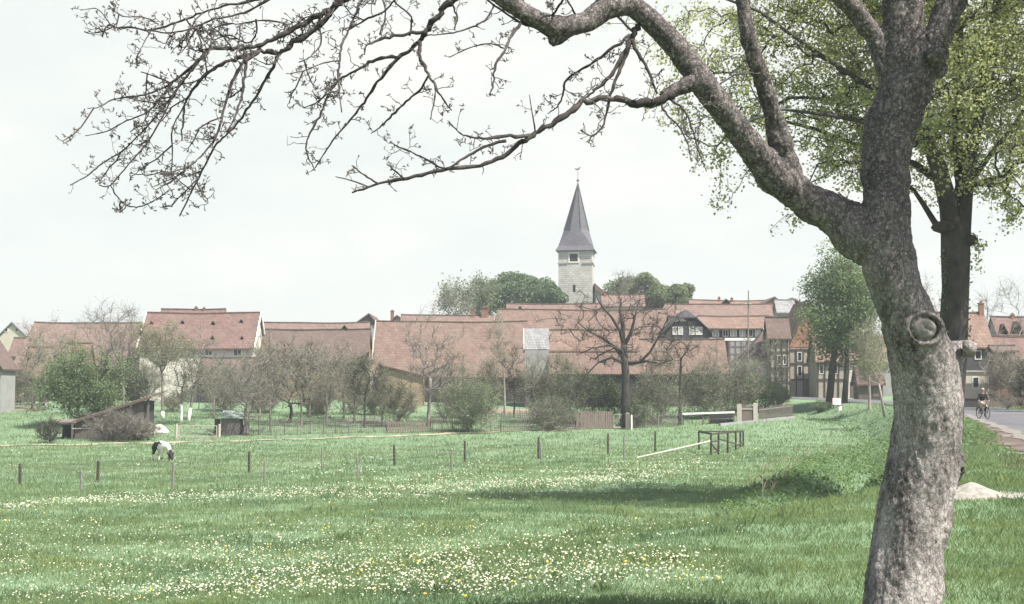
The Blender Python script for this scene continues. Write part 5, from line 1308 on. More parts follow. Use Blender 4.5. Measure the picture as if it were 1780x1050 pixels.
def gate(label, xl, xr, yt, yb, mat, peak=True, posts=True, name='field_gate'):
    B = G((xl+xr)/2, yb+1); d = B.y
    a = W(xl, yt, d); b = W(xr, yt, d); z0 = gz(B.x, d)+0.12
    root = empty(name, B, label, 'gate')
    mb = MB().beam((a.x, d, a.z), (b.x, d, b.z), 0.07).beam((a.x, d, z0), (b.x, d, z0), 0.09, 0.13)
    mb.beam((a.x, d, z0), (a.x, d, a.z), 0.08).beam((b.x, d, z0), (b.x, d, b.z), 0.08)
    part('frame', mb, MT['pale_wood'], root)
    mx_ = (a.x+b.x)/2
    mb = MB().beam((a.x, d+0.05, z0), (mx_, d+0.05, a.z), 0.06).beam((b.x, d+0.05, z0), (mx_, d+0.05, a.z), 0.06) if peak else MB().beam((a.x, d+0.05, z0), (b.x, d+0.05, b.z), 0.06)
    part('brace', mb, MT['pale_wood'], root)
    mb = MB()
    for f in (0.33, 0.66): mb.beam((a.x, d-0.04, z0+(a.z-z0)*f), (b.x, d-0.04, z0+(a.z-z0)*f), 0.025)
    part('wire', mb, MT['wire'], root)
    if posts:
        for x in (a.x-0.22, b.x+0.22): part('post', MB().tube([(x, d, gz(x, d)-0.3), (x, d, a.z+0.15)], [0.13, 0.11], 8), MT['pale_wood'], root)
gate('pale wooden field gate with peaked braces between shed and hut', 311, 377, 740, 761, 'pale_wood')

def fence_line(pts, n):
    out = []; P = [G(*p) for p in pts]; L = [0]
    for i in range(1, len(P)): L.append(L[-1]+(P[i]-P[i-1]).length)
    for k in range(n):
        s = L[-1]*k/(n-1)
        for i in range(1, len(P)):
            if s <= L[i]+1e-6:
                t = (s-L[i-1])/(L[i]-L[i-1]); q = P[i-1].lerp(P[i], t); q.z = gz(q.x, q.y); out.append(q); break
    return out
def wire_fence(label, pts, n, h, pmat, pr=0.06, wires=(0.3, 0.6, 0.92), mesh=False, jit=0.06, group=None, name='wire_fence'):
    Q = fence_line(pts, n); root = empty(name, Q[n//2], label, 'fence', group)
    tops = []
    for k, q in enumerate(Q):
        hh = h*random.uniform(0.9, 1.1); t = q+Vector((random.gauss(0, jit), random.gauss(0, jit), hh)); tops.append((q, t))
        part('post', MB().tube([q-Vector((0, 0, 0.3)), q.lerp(t, 0.5), t], [pr, pr*0.95, pr*0.85], 7), MT[pmat], root)
    mb = MB()
    for f in wires:
        for (a, b), (c, e) in zip(tops[:-1], tops[1:]):
            p = a.lerp(b, f); q = c.lerp(e, f); m_ = (p+q)/2-Vector((0, 0, 0.03)); mb.tube([p, m_, q], [0.008]*3, 4, False)
    part('wire', mb, MT['wire'], root)
    if mesh:
        B_ = []; 
        for (a, b), (c, e) in zip(tops[:-1], tops[1:]):
            k = int((c-a).length/0.16)
            for j in range(1, k):
                s = j/k; p = a.lerp(c, s)+Vector((0, 0, 0.05)); q = b.lerp(e, s)-Vector((0, 0, 0.05)); B_.append((p, (p+q)/2, q))
            for f in np.linspace(0.1, 0.95, 8):
                p = a.lerp(b, f); q = c.lerp(e, f); B_.append((p, (p+q)/2, q))
        V, Qd = tubes_np(np.array([[list(v) for v in s] for s in B_]), np.full((len(B_), 3), 0.014), 3)
        part('wire_mesh', MB().bulk(V, Qd), MT['wire'], root)
    return root
def board_fence(label, pts, y_top_px, mat, bw=0.13, gap=0.05, rails=2, jit=0.12, name='board_fence', n=None, rail_mat=None):
    P = [G(*p) for p in pts]; h = W(pts[0][0], y_top_px, P[0].y).z-P[0].z
    root = empty(name, P[0].lerp(P[-1], 0.5), label, 'fence'); root_o = ORI[root.name]
    mb = MB(); mr = MB()
    for a, b in zip(P[:-1], P[1:]):
        L = (b-a).length; k = max(1, int(L/(bw+gap))); t = (b-a).normalized(); t2 = Vector((t.x, t.y, 0)).normalized(); nrm = Vector((t2.y, -t2.x, 0))
        for j in range(k):
            p = a.lerp(b, (j+0.5)/k); p.z = gz(p.x, p.y); hh = h*random.uniform(1-jit, 1+jit*0.3); lean = t2*random.gauss(0, 0.03)
            o_ = nrm*0.04
            mb.prism([p-t2*bw/2+o_, p+t2*bw/2+o_, p+t2*bw/2+lean+Vector((0, 0, hh))+o_, p+lean+Vector((0, 0, hh+0.05))+o_, p-t2*bw/2+lean+Vector((0, 0, hh))+o_], nrm*-0.025)
        for f in ((0.25, 0.78) if rails == 2 else (0.8,)): mr.beam(a+Vector((0, 0, h*f)), b+Vector((0, 0, h*f)), 0.05, 0.09)
    part('boards', mb, MT[mat], root); part('rail', mr, MT[rail_mat or mat], root)
    return root
wire_fence('wire mesh garden fence on thin posts along the orchard', [(428, 757), (520, 756), (600, 754), (672, 752)], 12, 1.45, 'boards', 0.055, mesh=True)
board_fence('dark uneven board fence below the tall bare tree', [(672, 753), (750, 750)], 731, 'boards_brown', 0.14, 0.10)
wire_fence('wire mesh fence before the tall green shrub', [(752, 752), (810, 752), (870, 750)], 8, 1.3, 'boards', 0.05, mesh=True)
board_fence('dark picket fence in front of the soil bed', [(870, 751), (930, 749), (1000, 747)], 716, 'boards', 0.07, 0.11)
board_fence('close-boarded brown fence panel left of the pollard', [(1001, 747), (1065, 745)], 716, 'boards_brown', 0.17, 0.02, jit=0.06)
gate('narrow wire gate with diagonal brace beside the pollard trunk', 1067, 1081, 720, 744, 'boards', peak=False, posts=False, name='garden_gate')
def single_post(label, px, yb, yt, w, mat, name='gate_post'):
    B = G(px, yb); T = W(px, yt, B.y)
    mb = MB().box(B.x-w/2, B.x+w/2, B.y-w/2, B.y+w/2, B.z-0.3, T.z-0.05)
    mb.add([(B.x-w/2, B.y-w/2, T.z-0.05), (B.x+w/2, B.y-w/2, T.z-0.05), (B.x+w/2, B.y+w/2, T.z-0.05), (B.x-w/2, B.y+w/2, T.z-0.05), (B.x, B.y, T.z+0.08)], [(0, 1, 4), (1, 2, 4), (2, 3, 4), (3, 0, 4)])
    solo(name, mb, MT[mat], B, label, 'post')
single_post('thick brown gate post right of the pollard trunk', 1091, 747, 718, 0.42, 'boards_brown')
single_post('slim white post next to the thick brown gate post', 1098, 747, 722, 0.14, 'whitepaint')
wire_fence('wire fence behind the small dark pen', [(1100, 745), (1150, 743), (1186, 740)], 6, 1.3, 'post_grey', 0.05, mesh=True)
def white_rail():
    B = G(1232, 737); d = B.y; a = W(1186, 719.5, d); b = W(1277, 716.5, d)
    root = empty('rail_fence', B, 'long white horizontal rail over the dark hollow under the shrubs', 'fence')
    part('rail', MB().beam(a, b, 0.10, 0.18), MT['whitepaint'], root)
    for px in (1188, 1222, 1276):
        p = W(px, 719, d); part('post', MB().beam((p.x, d+0.12, gz(p.x, d)-0.3), (p.x, d+0.12, p.z+0.1), 0.13), MT['boards'], root)
white_rail()
def culvert():
    B = G(1254, 738); d = B.y+0.6; a = W(1230, 720, d); b = W(1277, 719, d)
    root = empty('log_stack', B, 'dark low stack of boards beneath the right end of the white rail', 'stack')
    mb = MB(); rng = random.Random(3); zb = gz(B.x, d)
    for k in range(9):
        z = zb+0.08+k*0.12; mb.beam((a.x+rng.uniform(0, .3), d, z), (b.x-rng.uniform(0, .25), d+rng.uniform(-.05, .05), z+rng.uniform(-.02, .04)), 0.3, 0.11)
    part('boards', mb, MT['boards_dark'], root)
culvert()
def stile():
    B = G(1300, 734); d = B.y
    root = empty('board_fence', B, 'brown gate panel between two tall pale board posts', 'fence')
    for (x0, x1) in ((1281, 1289), (1309, 1317)):
        a = W(x0, 702, d); b = W(x1, 702, d); part('post', MB().box(a.x, b.x, d-0.06, d+0.02, gz(a.x, d)-0.3, a.z+(0.1 if x0 > 1300 else 0)), MT['pale_wood'], root)
    a = W(1289, 705, d); b = W(1309, 705, d)
    mb = MB(); x = a.x
    while x < b.x-0.05: mb.box(x, min(x+0.15, b.x), d+0.03, d+0.055, gz(x, d)-0.05, a.z-0.05); x += 0.165
    part('boards', mb, MT['boards_brown'], root)
    a = W(1289, 711, d); b = W(1309, 711, d); part('rail', MB().beam((a.x, d+0.0, a.z), (b.x, d+0.0, a.z), 0.05, 0.1), MT['pale_wood'], root)
stile()
board_fence('low dark picket fence with pale top rail near the street bend', [(1319, 731), (1378, 723)], 708, 'boards', 0.08, 0.07, rails=1, rail_mat='pale_wood')
def kerb_wall():
    P = [G(1250, 740), G(1290, 736), G(1330, 732), G(1380, 727)]
    root = empty('stone_edging', P[1], 'low pale stone edging along the foot of the fences', 'edging')
    for i, (a, b) in enumerate(zip(P[:-1], P[1:])):
        part('stone', MB().beam(a+Vector((0, -0.3, 0.08)), b+Vector((-0.04, -0.3, 0.08)), 0.25, 0.25), MT['greywall'], root)
kerb_wall()
wire_fence('low plank fence in front of the leftmost house', [(-30, 704), (10, 705), (60, 703)], 9, 1.0, 'boards', 0.05, mesh=True)
wire_fence('garden fence far back between orchard trunks and farmhouse', [(345, 711), (420, 712), (500, 710), (600, 712)], 10, 1.1, 'boards', 0.05, mesh=False)

# pasture fences: dark posts and grey posts, each row one fence
def post_row(label, posts, mat, r, wires, name='pasture_fence'):
    Ps = []
    for (px, yt, yb, *ln) in posts:
        B = G(px, yb); T = W(px+(ln[0] if ln else 0), yt, B.y); Ps.append((B, T))
    root = empty(name, Ps[len(Ps)//2][0], label, 'fence')
    for B, T in Ps: part('post', MB().tube([B-Vector((0, 0, 0.35)), B.lerp(T, 0.5), T-Vector((0, 0, 0.03)), T], [r, r*0.96, r*0.9, r*0.6], 8), MT[mat], root)
    mb = MB(); Ps.sort(key=lambda q: q[0].x)
    for f in wires:
        for (a, b), (c, e) in zip(Ps[:-1], Ps[1:]):
            p = a.lerp(b, f)+Vector((0, -r, 0)); q = c.lerp(e, f)+Vector((0, -r, 0)); k = (p+q)/2-Vector((0, 0, 0.06)); mb.tube([p, p.lerp(q, .25)-Vector((0, 0, .045)), k, p.lerp(q, .75)-Vector((0, 0, .045)), q], [0.0065]*5, 4, False)
    part('wire', mb, MT['wire'], root)
post_row('row of dark pasture posts with thin wire crossing the meadow', [(-110, 812, 846), (35, 806, 842), (170, 801, 838, 1), (433, 785, 822), (686, 773, 810, -1), (808, 766, 803), (936, 760, 798), (1057, 753, 790), (1139, 749, 785)], 'post_dark', 0.075, (0.55, 0.9))
post_row('row of thin grey pasture posts nearer the flower band', [(141, 817, 855), (300, 804, 853, 2), (460, 801, 840), (559, 779, 815, 1), (622, 794, 835, -1), (785, 781, 821), (942, 768, 808, -3), (1085, 758, 800)], 'post_grey', 0.055, (0.5, 0.88))
def pen():
    P = [(1215, 749, 782), (1236, 754, 792), (1249, 752, 789.5), (1265, 751, 788), (1279, 750, 783), (1287, 749, 777), (1292, 749, 776)]
    root = empty('wooden_pen', G(1255, 784), 'small dark wooden pen frame of posts, rails and braces in the meadow', 'pen')
    pts = []
    for px, yt, yb in P:
        B = G(px, yb); T = W(px, yt, B.y); pts.append((B, T)); part('post', MB().tube([B-Vector((0, 0, 0.3)), B.lerp(T, .5), T+Vector((0, 0, 0.04))], [0.085, 0.075, 0.07], 8), MT['post_dark'], root)
    def rail(i, j, f, g, w=0.1): 
        a = pts[i][0].lerp(pts[i][1], f)+Vector((0, -0.09, 0)); b = pts[j][0].lerp(pts[j][1], g)+Vector((0, -0.09, 0)); part('rail', MB().beam(a, b, 0.05, w), MT['post_dark'], root)
    rail(0, 1, 0.96, 1.0, 0.13); rail(1, 3, 0.98, 0.98, 0.11); rail(3, 6, 0.97, 0.97, 0.14); rail(0, 5, 0.97, 0.97, 0.12); rail(1, 2, 0.62, 0.62); rail(4, 6, 0.25, 0.25); rail(2, 4, 0.7, 0.35)
    a = pts[1][0].lerp(pts[1][1], 0.55)+Vector((0, -0.16, 0)); b = pts[2][0]+Vector((0.05, -0.16, 0.03)); part('brace', MB().beam(a, b, 0.08), MT['post_dark'], root)
    p = G(1105, 797); q = pts[1][0].lerp(pts[1][1], 0.66)+Vector((-0.1, -0.1, 0))
    solo('pole', MB().tube([p+Vector((0, 0, 0.04)), p.lerp(q, 0.5), q], [0.055, 0.06, 0.065], 8), MT['pale_wood'], p, 'long pale pole leaning from the grass onto the dark pen', 'pole')
pen()
single_post('short pale stake standing in the shaded bank', 1326, 866, 830, 0.024, 'pale_wood', 'stake')

# ---------------------------------------------------------------- street objects
def utility_pole():
    d = 166; B = W(1300, 690, d); B.z = gz(B.x, d); T = W(1301, 505, d)
    root = empty('utility_pole', B, 'tall grey wooden utility pole before the orange farmhouse', 'pole')
    part('shaft', MB().tube([B-Vector((0, 0, 0.5)), B.lerp(T, 0.5), T], [0.10, 0.085, 0.065], 10), MT['post_grey'], root)
    p = W(1300, 530, d); part('crossarm', MB().beam((p.x-0.35, d-0.12, p.z), (p.x+0.35, d-0.12, p.z), 0.09), MT['post_dark'], root)
    for s in (-0.28, 0.28): part('insulator', MB().lathe((p.x+s, d-0.12, p.z+0.05), [(0.02, 0), (0.05, 0.03), (0.04, 0.1), (0.015, 0.14)], 8), MT['whitepaint'], root)
utility_pole()
def roadsign():
    B = G(1452, 709); d = B.y
    root = empty('road_sign', B, 'white rectangular board sign at the foot of the roadside tree', 'sign')
    a = W(1447, 692, d); b = W(1462, 703.5, d)
    part('panel', MB().prism([Vector((a.x, d-0.05, b.z)), Vector((b.x, d-0.05, b.z)), Vector((b.x, d-0.05, a.z-0.1)), Vector((b.x-0.08, d-0.05, a.z)), Vector((a.x, d-0.05, a.z))], (0, 0.04, 0)), MT['whitepaint'], root)
    for x in (a.x+0.12, b.x-0.2): part('post', MB().beam((x, d+0.03, B.z-0.3), (x, d+0.03, a.z-0.05), 0.07), MT['post_dark'], root)
    part('edge_strip', MB().box(a.x-0.05, a.x+0.01, d-0.06, d-0.005, b.z, a.z), MT['redpaint'], root)
    B = G(1459, 714); d = B.y; t = W(1459, 703, d); 
    root = empty('marker_stone', B, 'white kilometre stone with a dark band near the road sign', 'marker')
    w = 0.24; H = t.z-B.z
    part('stone', MB().lathe(B, [(w, -0.2), (w, H*0.80), (w*0.85, H*0.93), (w*0.4, H)], 12), MT['whitepaint'], root)
    part('band', MB().lathe(B+Vector((0, 0, H*0.72)), [(w+0.006, 0), (w+0.006, 0.12)], 12), MT['blackpaint'], root)
roadsign()
def sapling():
    B = G(1538, 724); d = B.y; rng = np.random.default_rng(8)
    root = empty('young_tree', B, 'leaning young roadside tree with pale stem left of the foreground trunk', 'tree')
    st = [B-Vector((0, 0, 0.3)), W(1533, 695, d), W(1528, 668, d)]
    part('trunk', MB().tube(st, [0.13, 0.10, 0.085], 8), MT['bark_pale'], root, smooth=True)
    arms = [[(1528, 668), (1530, 655), (1524, 648)], [(1528, 668), (1518, 664), (1502, 656), (1488, 650)], [(1526, 662), (1540, 648), (1548, 640)], [(1527, 660), (1515, 640), (1508, 622)]]
    Ps = [np.array(st[0]), np.array(st[1]), np.array(st[2])]; mb = MB()
    for a in arms: mb.tube([W(x, y, d) for x, y in a], [0.07, 0.055, 0.04, 0.03][:len(a)], 7)
    nodes = [np.array(W(x, y, d)) for a in arms for x, y in a]
    A = ell_points(60, W(1518, 634, d), (1.9, 1.3, 1.7), rng)
    P, par = mst_tree(Ps+nodes, A, 0.0, 0, rng, 3); i0 = 3+len(nodes); r = radii(P, par, 0.012, 0.45, 0.05)
    V, Q = skeleton_tubes(P, par, r, i0, 4); mb.bulk(V, Q); (V, Q), b_, m2, t2 = spurs(P, par, r, i0, 4, 0.4, 0.008, rng); mb.bulk(V, Q)
    part('branches', mb, MT['bark_pale'], root)
    c = np.concatenate([t2, m2]); c = c[rng.integers(0, len(c), 1300)]+rng.normal(0, 0.08, (1300, 3)); V, Q = leaf_quads(c, 0.12, rng)
    part('leaves', MB().bulk(V, Q), MT['leaf_pale'], root)
sapling()
def roadside_wall():
    d = 129; a = W(1640, 692, d); b = W(1702, 692, d); zb = gz(a.x, d)-0.2
    root = empty('low_wall', ((a.x+b.x)/2, d, gz(b.x, d)), 'low dark roadside wall in front of the slate-clad house', 'wall')
    part('wall', MB().box(a.x, b.x, d, d+0.35, zb, a.z-0.1), MT['boards_dark'], root); part('coping', MB().box(a.x-0.04, b.x+0.04, d-0.05, d+0.4, a.z-0.1, a.z), MT['timber'], root)
    p = W(1702, 690, d); q = W(1790, 694, d)
    root = empty('board_fence', ((p.x+q.x)/2, d, gz(q.x, d)), 'brown board fence under the leafless roadside bushes', 'fence')
    mb = MB(); x = p.x
    while x < q.x: mb.box(x, x+0.16, d+0.5, d+0.53, zb, p.z+random.uniform(-0.1, 0.1)); x += 0.2
    part('boards', mb, MT['boards_brown'], root); part('rail', MB().beam((p.x, d+0.56, p.z-0.3), (q.x, d+0.56, p.z-0.3), 0.05, 0.09), MT['boards_brown'], root)
roadside_wall()
def sand_heap():
    B = G(1688, 866); V = []; n = 26; m_ = 18; rng = random.Random(2)
    for i in range(n):
        for j in range(m_):
            u = i/(n-1)*2-1; v = j/(m_-1)*2-1; x = B.x+u*0.56; y = B.y+v*0.5; r = math.hypot(u, v*1.05)
            h = 0.25*max(0, 1-r)**0.8*(1+0.2*mnoise.noise(Vector((x*3, y*3, 0))))+0.02*mnoise.noise(Vector((x*11, y*11, 2)))*(r < 0.95)
            V.append((x, y, gz(x, y)+h-0.03*(r > 0.9)))
    Fc = [(i*m_+j, (i+1)*m_+j, (i+1)*m_+j+1, i*m_+j+1) for i in range(n-1) for j in range(m_-1)]
    solo('sand_heap', MB().add(V, Fc), MT['chalk'], B, 'small heap of white sand on the verge beside the foreground trunk', 'heap', smooth=True)
    p = G(1765, 862); ground_patch('spilled_sand', p.x, p.y, 0.5, 0.9, MT['chalk'], 0.035, 'thin spill of white sand over the road shoulder', 2)
sand_heap()

# ---------------------------------------------------------------- person on a bicycle, cow
def skin_obj(name, verts, edges, rad, mat, parent, off, sub=2, root_i=0, smooth=True):
    me = bpy.data.meshes.new(name); me.from_pydata([tuple(Vector(v)-off) for v in verts], edges, []); me.materials.append(mat)
    o = bpy.data.objects.new(name, me); SC.collection.objects.link(o)
    sk = o.modifiers.new('skin', 'SKIN'); sk.use_smooth_shade = True
    for i, v in enumerate(me.skin_vertices[0].data):
        r = rad[i]; v.radius = (r, r) if not isinstance(r, tuple) else r; v.use_root = (i == root_i)
    ss = o.modifiers.new('sub', 'SUBSURF'); ss.levels = sub; ss.render_levels = sub
    dg = bpy.context.evaluated_depsgraph_get(); ev = o.evaluated_get(dg)
    m2 = bpy.data.meshes.new_from_object(ev); o.modifiers.clear(); o.data = m2; m2.name = name
    if not m2.materials: m2.materials.append(mat)
    m2.polygons.foreach_set('use_smooth', [True]*len(m2.polygons))
    if parent: o.parent = parent
    return o
MT['skin'] = M_plain('skin', (0.42,0.26,0.19), (0.36,0.21,0.15), 8, 0.6)
MT['hair'] = M_plain('fair_hair', (0.52,0.45,0.34), (0.40,0.33,0.24), 20, 0.7)
MT['jacket'] = M_plain('dark_jacket', (0.028,0.026,0.03), (0.02,0.019,0.022), 8, 0.9)
MT['trousers'] = M_plain('pale_trousers', (0.40,0.34,0.28), (0.31,0.26,0.21), 8, 0.9)
MT['socks'] = M_plain('brown_stockings', (0.17,0.10,0.075), (0.12,0.07,0.055), 8, 0.9)
def cyclist():
    B = G(1709, 729); B.z = gz(B.x, B.y)+0.034
    yaw = math.radians(8)
    def L(x, y, z):                                   # x: rider's sideways, y: away from camera, z: up
        return B+Vector((x*math.cos(yaw)-y*math.sin(yaw), x*math.sin(yaw)+y*math.cos(yaw), z))
    bike = empty('bicycle', B, 'dark bicycle ridden towards the camera on the road', 'bicycle')
    R = 0.335
    for yy, nm in ((-0.53, 'front'), (0.53, 'rear')):
        V = []; Fc = []; n = 28; k = 8
        for i in range(n):
            a = 2*math.pi*i/n
            for j in range(k):
                b = 2*math.pi*j/k; rr = R-0.022+0.022*math.cos(b); V.append(L(0.022*math.sin(b), yy+rr*math.cos(a), R+rr*math.sin(a)))
        for i in range(n):
            for j in range(k): Fc.append((i*k+j, ((i+1) % n)*k+j, ((i+1) % n)*k+(j+1) % k, i*k+(j+1) % k))
        w = part('wheel', MB().lathe(L(0, yy, R), [(0.02, -0.03), (0.03, 0), (0.02, 0.03)], 8), MT['metal'], bike)
        part('tyre', MB().add(V, Fc), MT['blackpaint'], w, smooth=True)
        mb = MB()
        for i in range(16):
            a = 2*math.pi*i/16; mb.tube([L(0, yy, R), L(0, yy+(R-0.04)*math.cos(a), R+(R-0.04)*math.sin(a))], [0.003, 0.003], 3, False)
        part('spokes', mb, MT['metal'], w)
        mb = MB(); m_ = 12
        for i in range(m_-1):
            a0 = math.radians(20+i*13); a1 = math.radians(33+i*13); mb.beam(L(0, yy+(R+0.03)*math.cos(a0), R+(R+0.03)*math.sin(a0)), L(0, yy+(R+0.03)*math.cos(a1), R+(R+0.03)*math.sin(a1)), 0.06, 0.012)
        part('mudguard', mb, MT['blackpaint'], w)
    mb = MB()
    for a, b, r in [((0, 0.06, 0.29), (0, 0.17, 0.84), 0.017), ((0, 0.06, 0.29), (0, -0.36, 0.80), 0.018), ((0, 0.14, 0.62), (0, -0.34, 0.86), 0.015), ((0, -0.33, 0.92), (0, -0.42, 0.66), 0.02),
                    ((0.05, -0.42, 0.66), (0.05, -0.53, R), 0.011), ((-0.05, -0.42, 0.66), (-0.05, -0.53, R), 0.011), ((0.05, 0.06, 0.29), (0.05, 0.53, R), 0.011), ((-0.05, 0.06, 0.29), (-0.05, 0.53, R), 0.011), ((0.04, 0.15, 0.74), (0.05, 0.53, R), 0.009), ((-0.04, 0.15, 0.74), (-0.05, 0.53, R), 0.009)]:
        mb.tube([L(*a), L(*b)], [r, r], 8)
    mb.beam(L(-0.05, -0.42, 0.66), L(0.05, -0.42, 0.66), 0.04)
    part('frame', mb, MT['blackpaint'], bike)
    part('handlebar', MB().tube([L(-0.30, -0.16, 1.02), L(-0.22, -0.30, 1.05), L(0, -0.34, 1.0), L(0.22, -0.30, 1.05), L(0.30, -0.16, 1.02)], [0.016]*5, 8).tube([L(0, -0.34, 1.0), L(0, -0.33, 0.9)], [0.015]*2, 8), MT['metal'], bike)
    part('headlamp', MB().tube([L(0, -0.37, 0.92), L(0, -0.46, 0.92), L(0, -0.48, 0.92)], [0.03, 0.055, 0.052], 12), MT['metal'], bike)
    part('saddle', MB().prism([L(-0.02, -0.06, 0.90), L(0.02, -0.06, 0.90), L(0.10, 0.2, 0.90), L(0.07, 0.27, 0.90), L(-0.07, 0.27, 0.90), L(-0.10, 0.2, 0.90)], (0, 0, 0.055)), MT['boards_brown'], bike)
    part('crank', MB().tube([L(-0.1, 0.06, 0.29), L(0.1, 0.06, 0.29)], [0.02]*2, 8).beam(L(0.09, 0.06, 0.29), L(0.09, -0.02, 0.14), 0.02).beam(L(-0.09, 0.06, 0.29), L(-0.09, 0.14, 0.44), 0.02), MT['metal'], bike)
    for s, (py, pz) in ((1, (-0.02, 0.14)), (-1, (0.14, 0.44))): part('pedal', MB().box(*sorted((L(s*0.09, py, pz).x, L(s*0.19, py, pz).x)), L(0, py, pz).y-0.05, L(0, py, pz).y+0.05, L(0, 0, pz).z-0.012, L(0, 0, pz).z+0.012), MT['metal'], bike)
    # rider
    who = empty('person', L(0, 0.1, 0.0), 'person in dark jacket and pale trousers cycling towards the camera', 'person')
    off = ORI[who.name]
    S = [(0, 0.13, 0.99), (0, 0.10, 1.12), (0, 0.05, 1.28), (0, 0.01, 1.42), (0, -0.005, 1.50), (0, -0.02, 1.57), (0, -0.03, 1.66), (0, -0.03, 1.735)]
    E = [(i, i+1) for i in range(7)]; r = [0.14, 0.135, 0.15, 0.13, 0.055, 0.06, 0.085, 0.06]
    r = [(0.12, 0.09), (0.11, 0.08), (0.12, 0.08), (0.11, 0.07), (0.055, 0.055), (0.062, 0.07), (0.078, 0.09), (0.055, 0.065)]
    legs = {1: [(0.10, 0.10, 0.95), (0.12, -0.20, 0.66), (0.11, -0.10, 0.40), (0.11, 0.02, 0.19), (0.12, -0.10, 0.165)], -1: [(-0.10, 0.10, 0.95), (-0.13, -0.25, 0.88), (-0.12, -0.10, 0.66), (-0.11, 0.18, 0.49), (-0.12, 0.05, 0.465)]}
    for s, pts in legs.items():
        i0 = len(S); S += pts; E += [(0, i0)]+[(i0+k, i0+k+1) for k in range(4)]; r += [0.095, 0.07, 0.058, 0.04, 0.035]
    for s in (1, -1):
        i0 = len(S); S += [(s*0.19, 0.01, 1.40), (s*0.28, 0.0, 1.18), (s*0.30, -0.13, 1.06), (s*0.30, -0.19, 1.035)]; E += [(3, i0), (i0, i0+1), (i0+1, i0+2), (i0+2, i0+3)]; r += [0.065, 0.05, 0.036, 0.035]
    body = skin_obj('body', [L(*p) for p in S], E, r, MT['skin'], who, off); ORI[body.name] = off
    # clothing: shells a little larger than the body
    JS = [(0, 0.13, 0.97), (0, 0.10, 1.12), (0, 0.05, 1.28), (0, 0.01, 1.42), (0, 0.0, 1.475)]; JR = [(0.185, 0.155), (0.18, 0.145), (0.195, 0.15), (0.18, 0.13), (0.08, 0.08)]; JE = [(0, 1), (1, 2), (2, 3), (3, 4)]
    for s in (1, -1):
        i0 = len(JS); JS += [(s*0.19, 0.01, 1.40), (s*0.28, 0.0, 1.18), (s*0.30, -0.115, 1.07)]; JE += [(3, i0), (i0, i0+1), (i0+1, i0+2)]; JR += [0.085, 0.068, 0.052]
    j = skin_obj('jacket', [L(*p) for p in JS], JE, JR, MT['jacket'], who, off); ORI[j.name] = off
    TS = [(0, 0.13, 0.96)]; TE = []; TR = [(0.165, 0.135)]
    for s, pts in legs.items():
        i0 = len(TS); TS += pts[:3]; TE += [(0, i0), (i0, i0+1), (i0+1, i0+2)]; TR += [0.115, 0.088, 0.075]
    j = skin_obj('trousers', [L(*p) for p in TS], TE, TR, MT['trousers'], who, off); ORI[j.name] = off
    for s, pts in legs.items():
        j = skin_obj('stocking', [L(*pts[2]), L(*pts[3])], [(0, 1)], [0.064, 0.047], MT['socks'], who, off); ORI[j.name] = off
        j = skin_obj('shoe', [L(pts[3][0], pts[3][1]+0.04, pts[3][2]-0.0), L(*pts[4]), L(pts[4][0], pts[4][1]-0.06, pts[4][2]-0.01)], [(0, 1), (1, 2)], [0.05, 0.045, 0.035], MT['blackpaint'], who, off); ORI[j.name] = off
    V = []; Fc = []; n = 14; m_ = 8
    for i in range(m_):
        for k in range(n):
            a = 2*math.pi*k/n; b = math.pi*0.5-(i/(m_-1))*math.pi*0.62; x = 0.092*math.cos(b)*math.cos(a); y = 0.105*math.cos(b)*math.sin(a); z = 0.10*math.sin(b)
            if y < -0.02 and z < 0.045: z = 0.045+0.3*(z-0.045); 
            V.append(L(x, -0.02+y, 1.70+z))
    for i in range(m_-1):
        for k in range(n): Fc.append((i*n+k, (i+1)*n+k, (i+1)*n+(k+1) % n, i*n+(k+1) % n))
    part('hair', MB().add(V, Fc), MT['hair'], who, smooth=True)
    nose = MB().add([L(0, -0.135, 1.645), L(0.014, -0.112, 1.64), L(-0.014, -0.112, 1.64), L(0, -0.112, 1.68)], [(0, 1, 3), (0, 3, 2), (0, 2, 1)])
    part('nose', nose, MT['skin'], who)
    for s in (1, -1):
        part('eye', MB().lathe(L(s*0.032, -0.110, 1.672), [(0.001, -0.011), (0.012, -0.004), (0.012, 0.004), (0.001, 0.011)], 8), MT['blackpaint'], who)
        part('ear', MB().lathe(L(s*0.083, -0.02, 1.655), [(0.006, -0.03), (0.02, -0.01), (0.022, 0.01), (0.008, 0.03)], 8), MT['skin'], who)
        hp = L(s*0.30, -0.19, 1.035)
        for f in range(4): part('finger', MB().tube([hp+Vector((s*(0.03-f*0.018), 0.0, 0.02)), hp+Vector((s*(0.03-f*0.018), -0.035, 0.0)), hp+Vector((s*(0.03-f*0.018), -0.02, -0.035+0.004*f))], [0.010, 0.009, 0.008], 6), MT['skin'], who, smooth=True)
        part('thumb', MB().tube([hp+Vector((-s*0.03, 0.01, 0.01)), hp+Vector((-s*0.05, -0.02, 0.0)), hp+Vector((-s*0.03, -0.04, -0.01))], [0.012, 0.011, 0.009], 6), MT['skin'], who, smooth=True)
    part('mouth', MB().box(*sorted((L(-0.022, -0.112, 1.612).x, L(0.022, -0.112, 1.612).x)), L(0, -0.112, 0).y-0.004, L(0, -0.1, 0).y, L(0, 0, 1.609).z, L(0, 0, 1.616).z), MT['redpaint'], who)
cyclist()
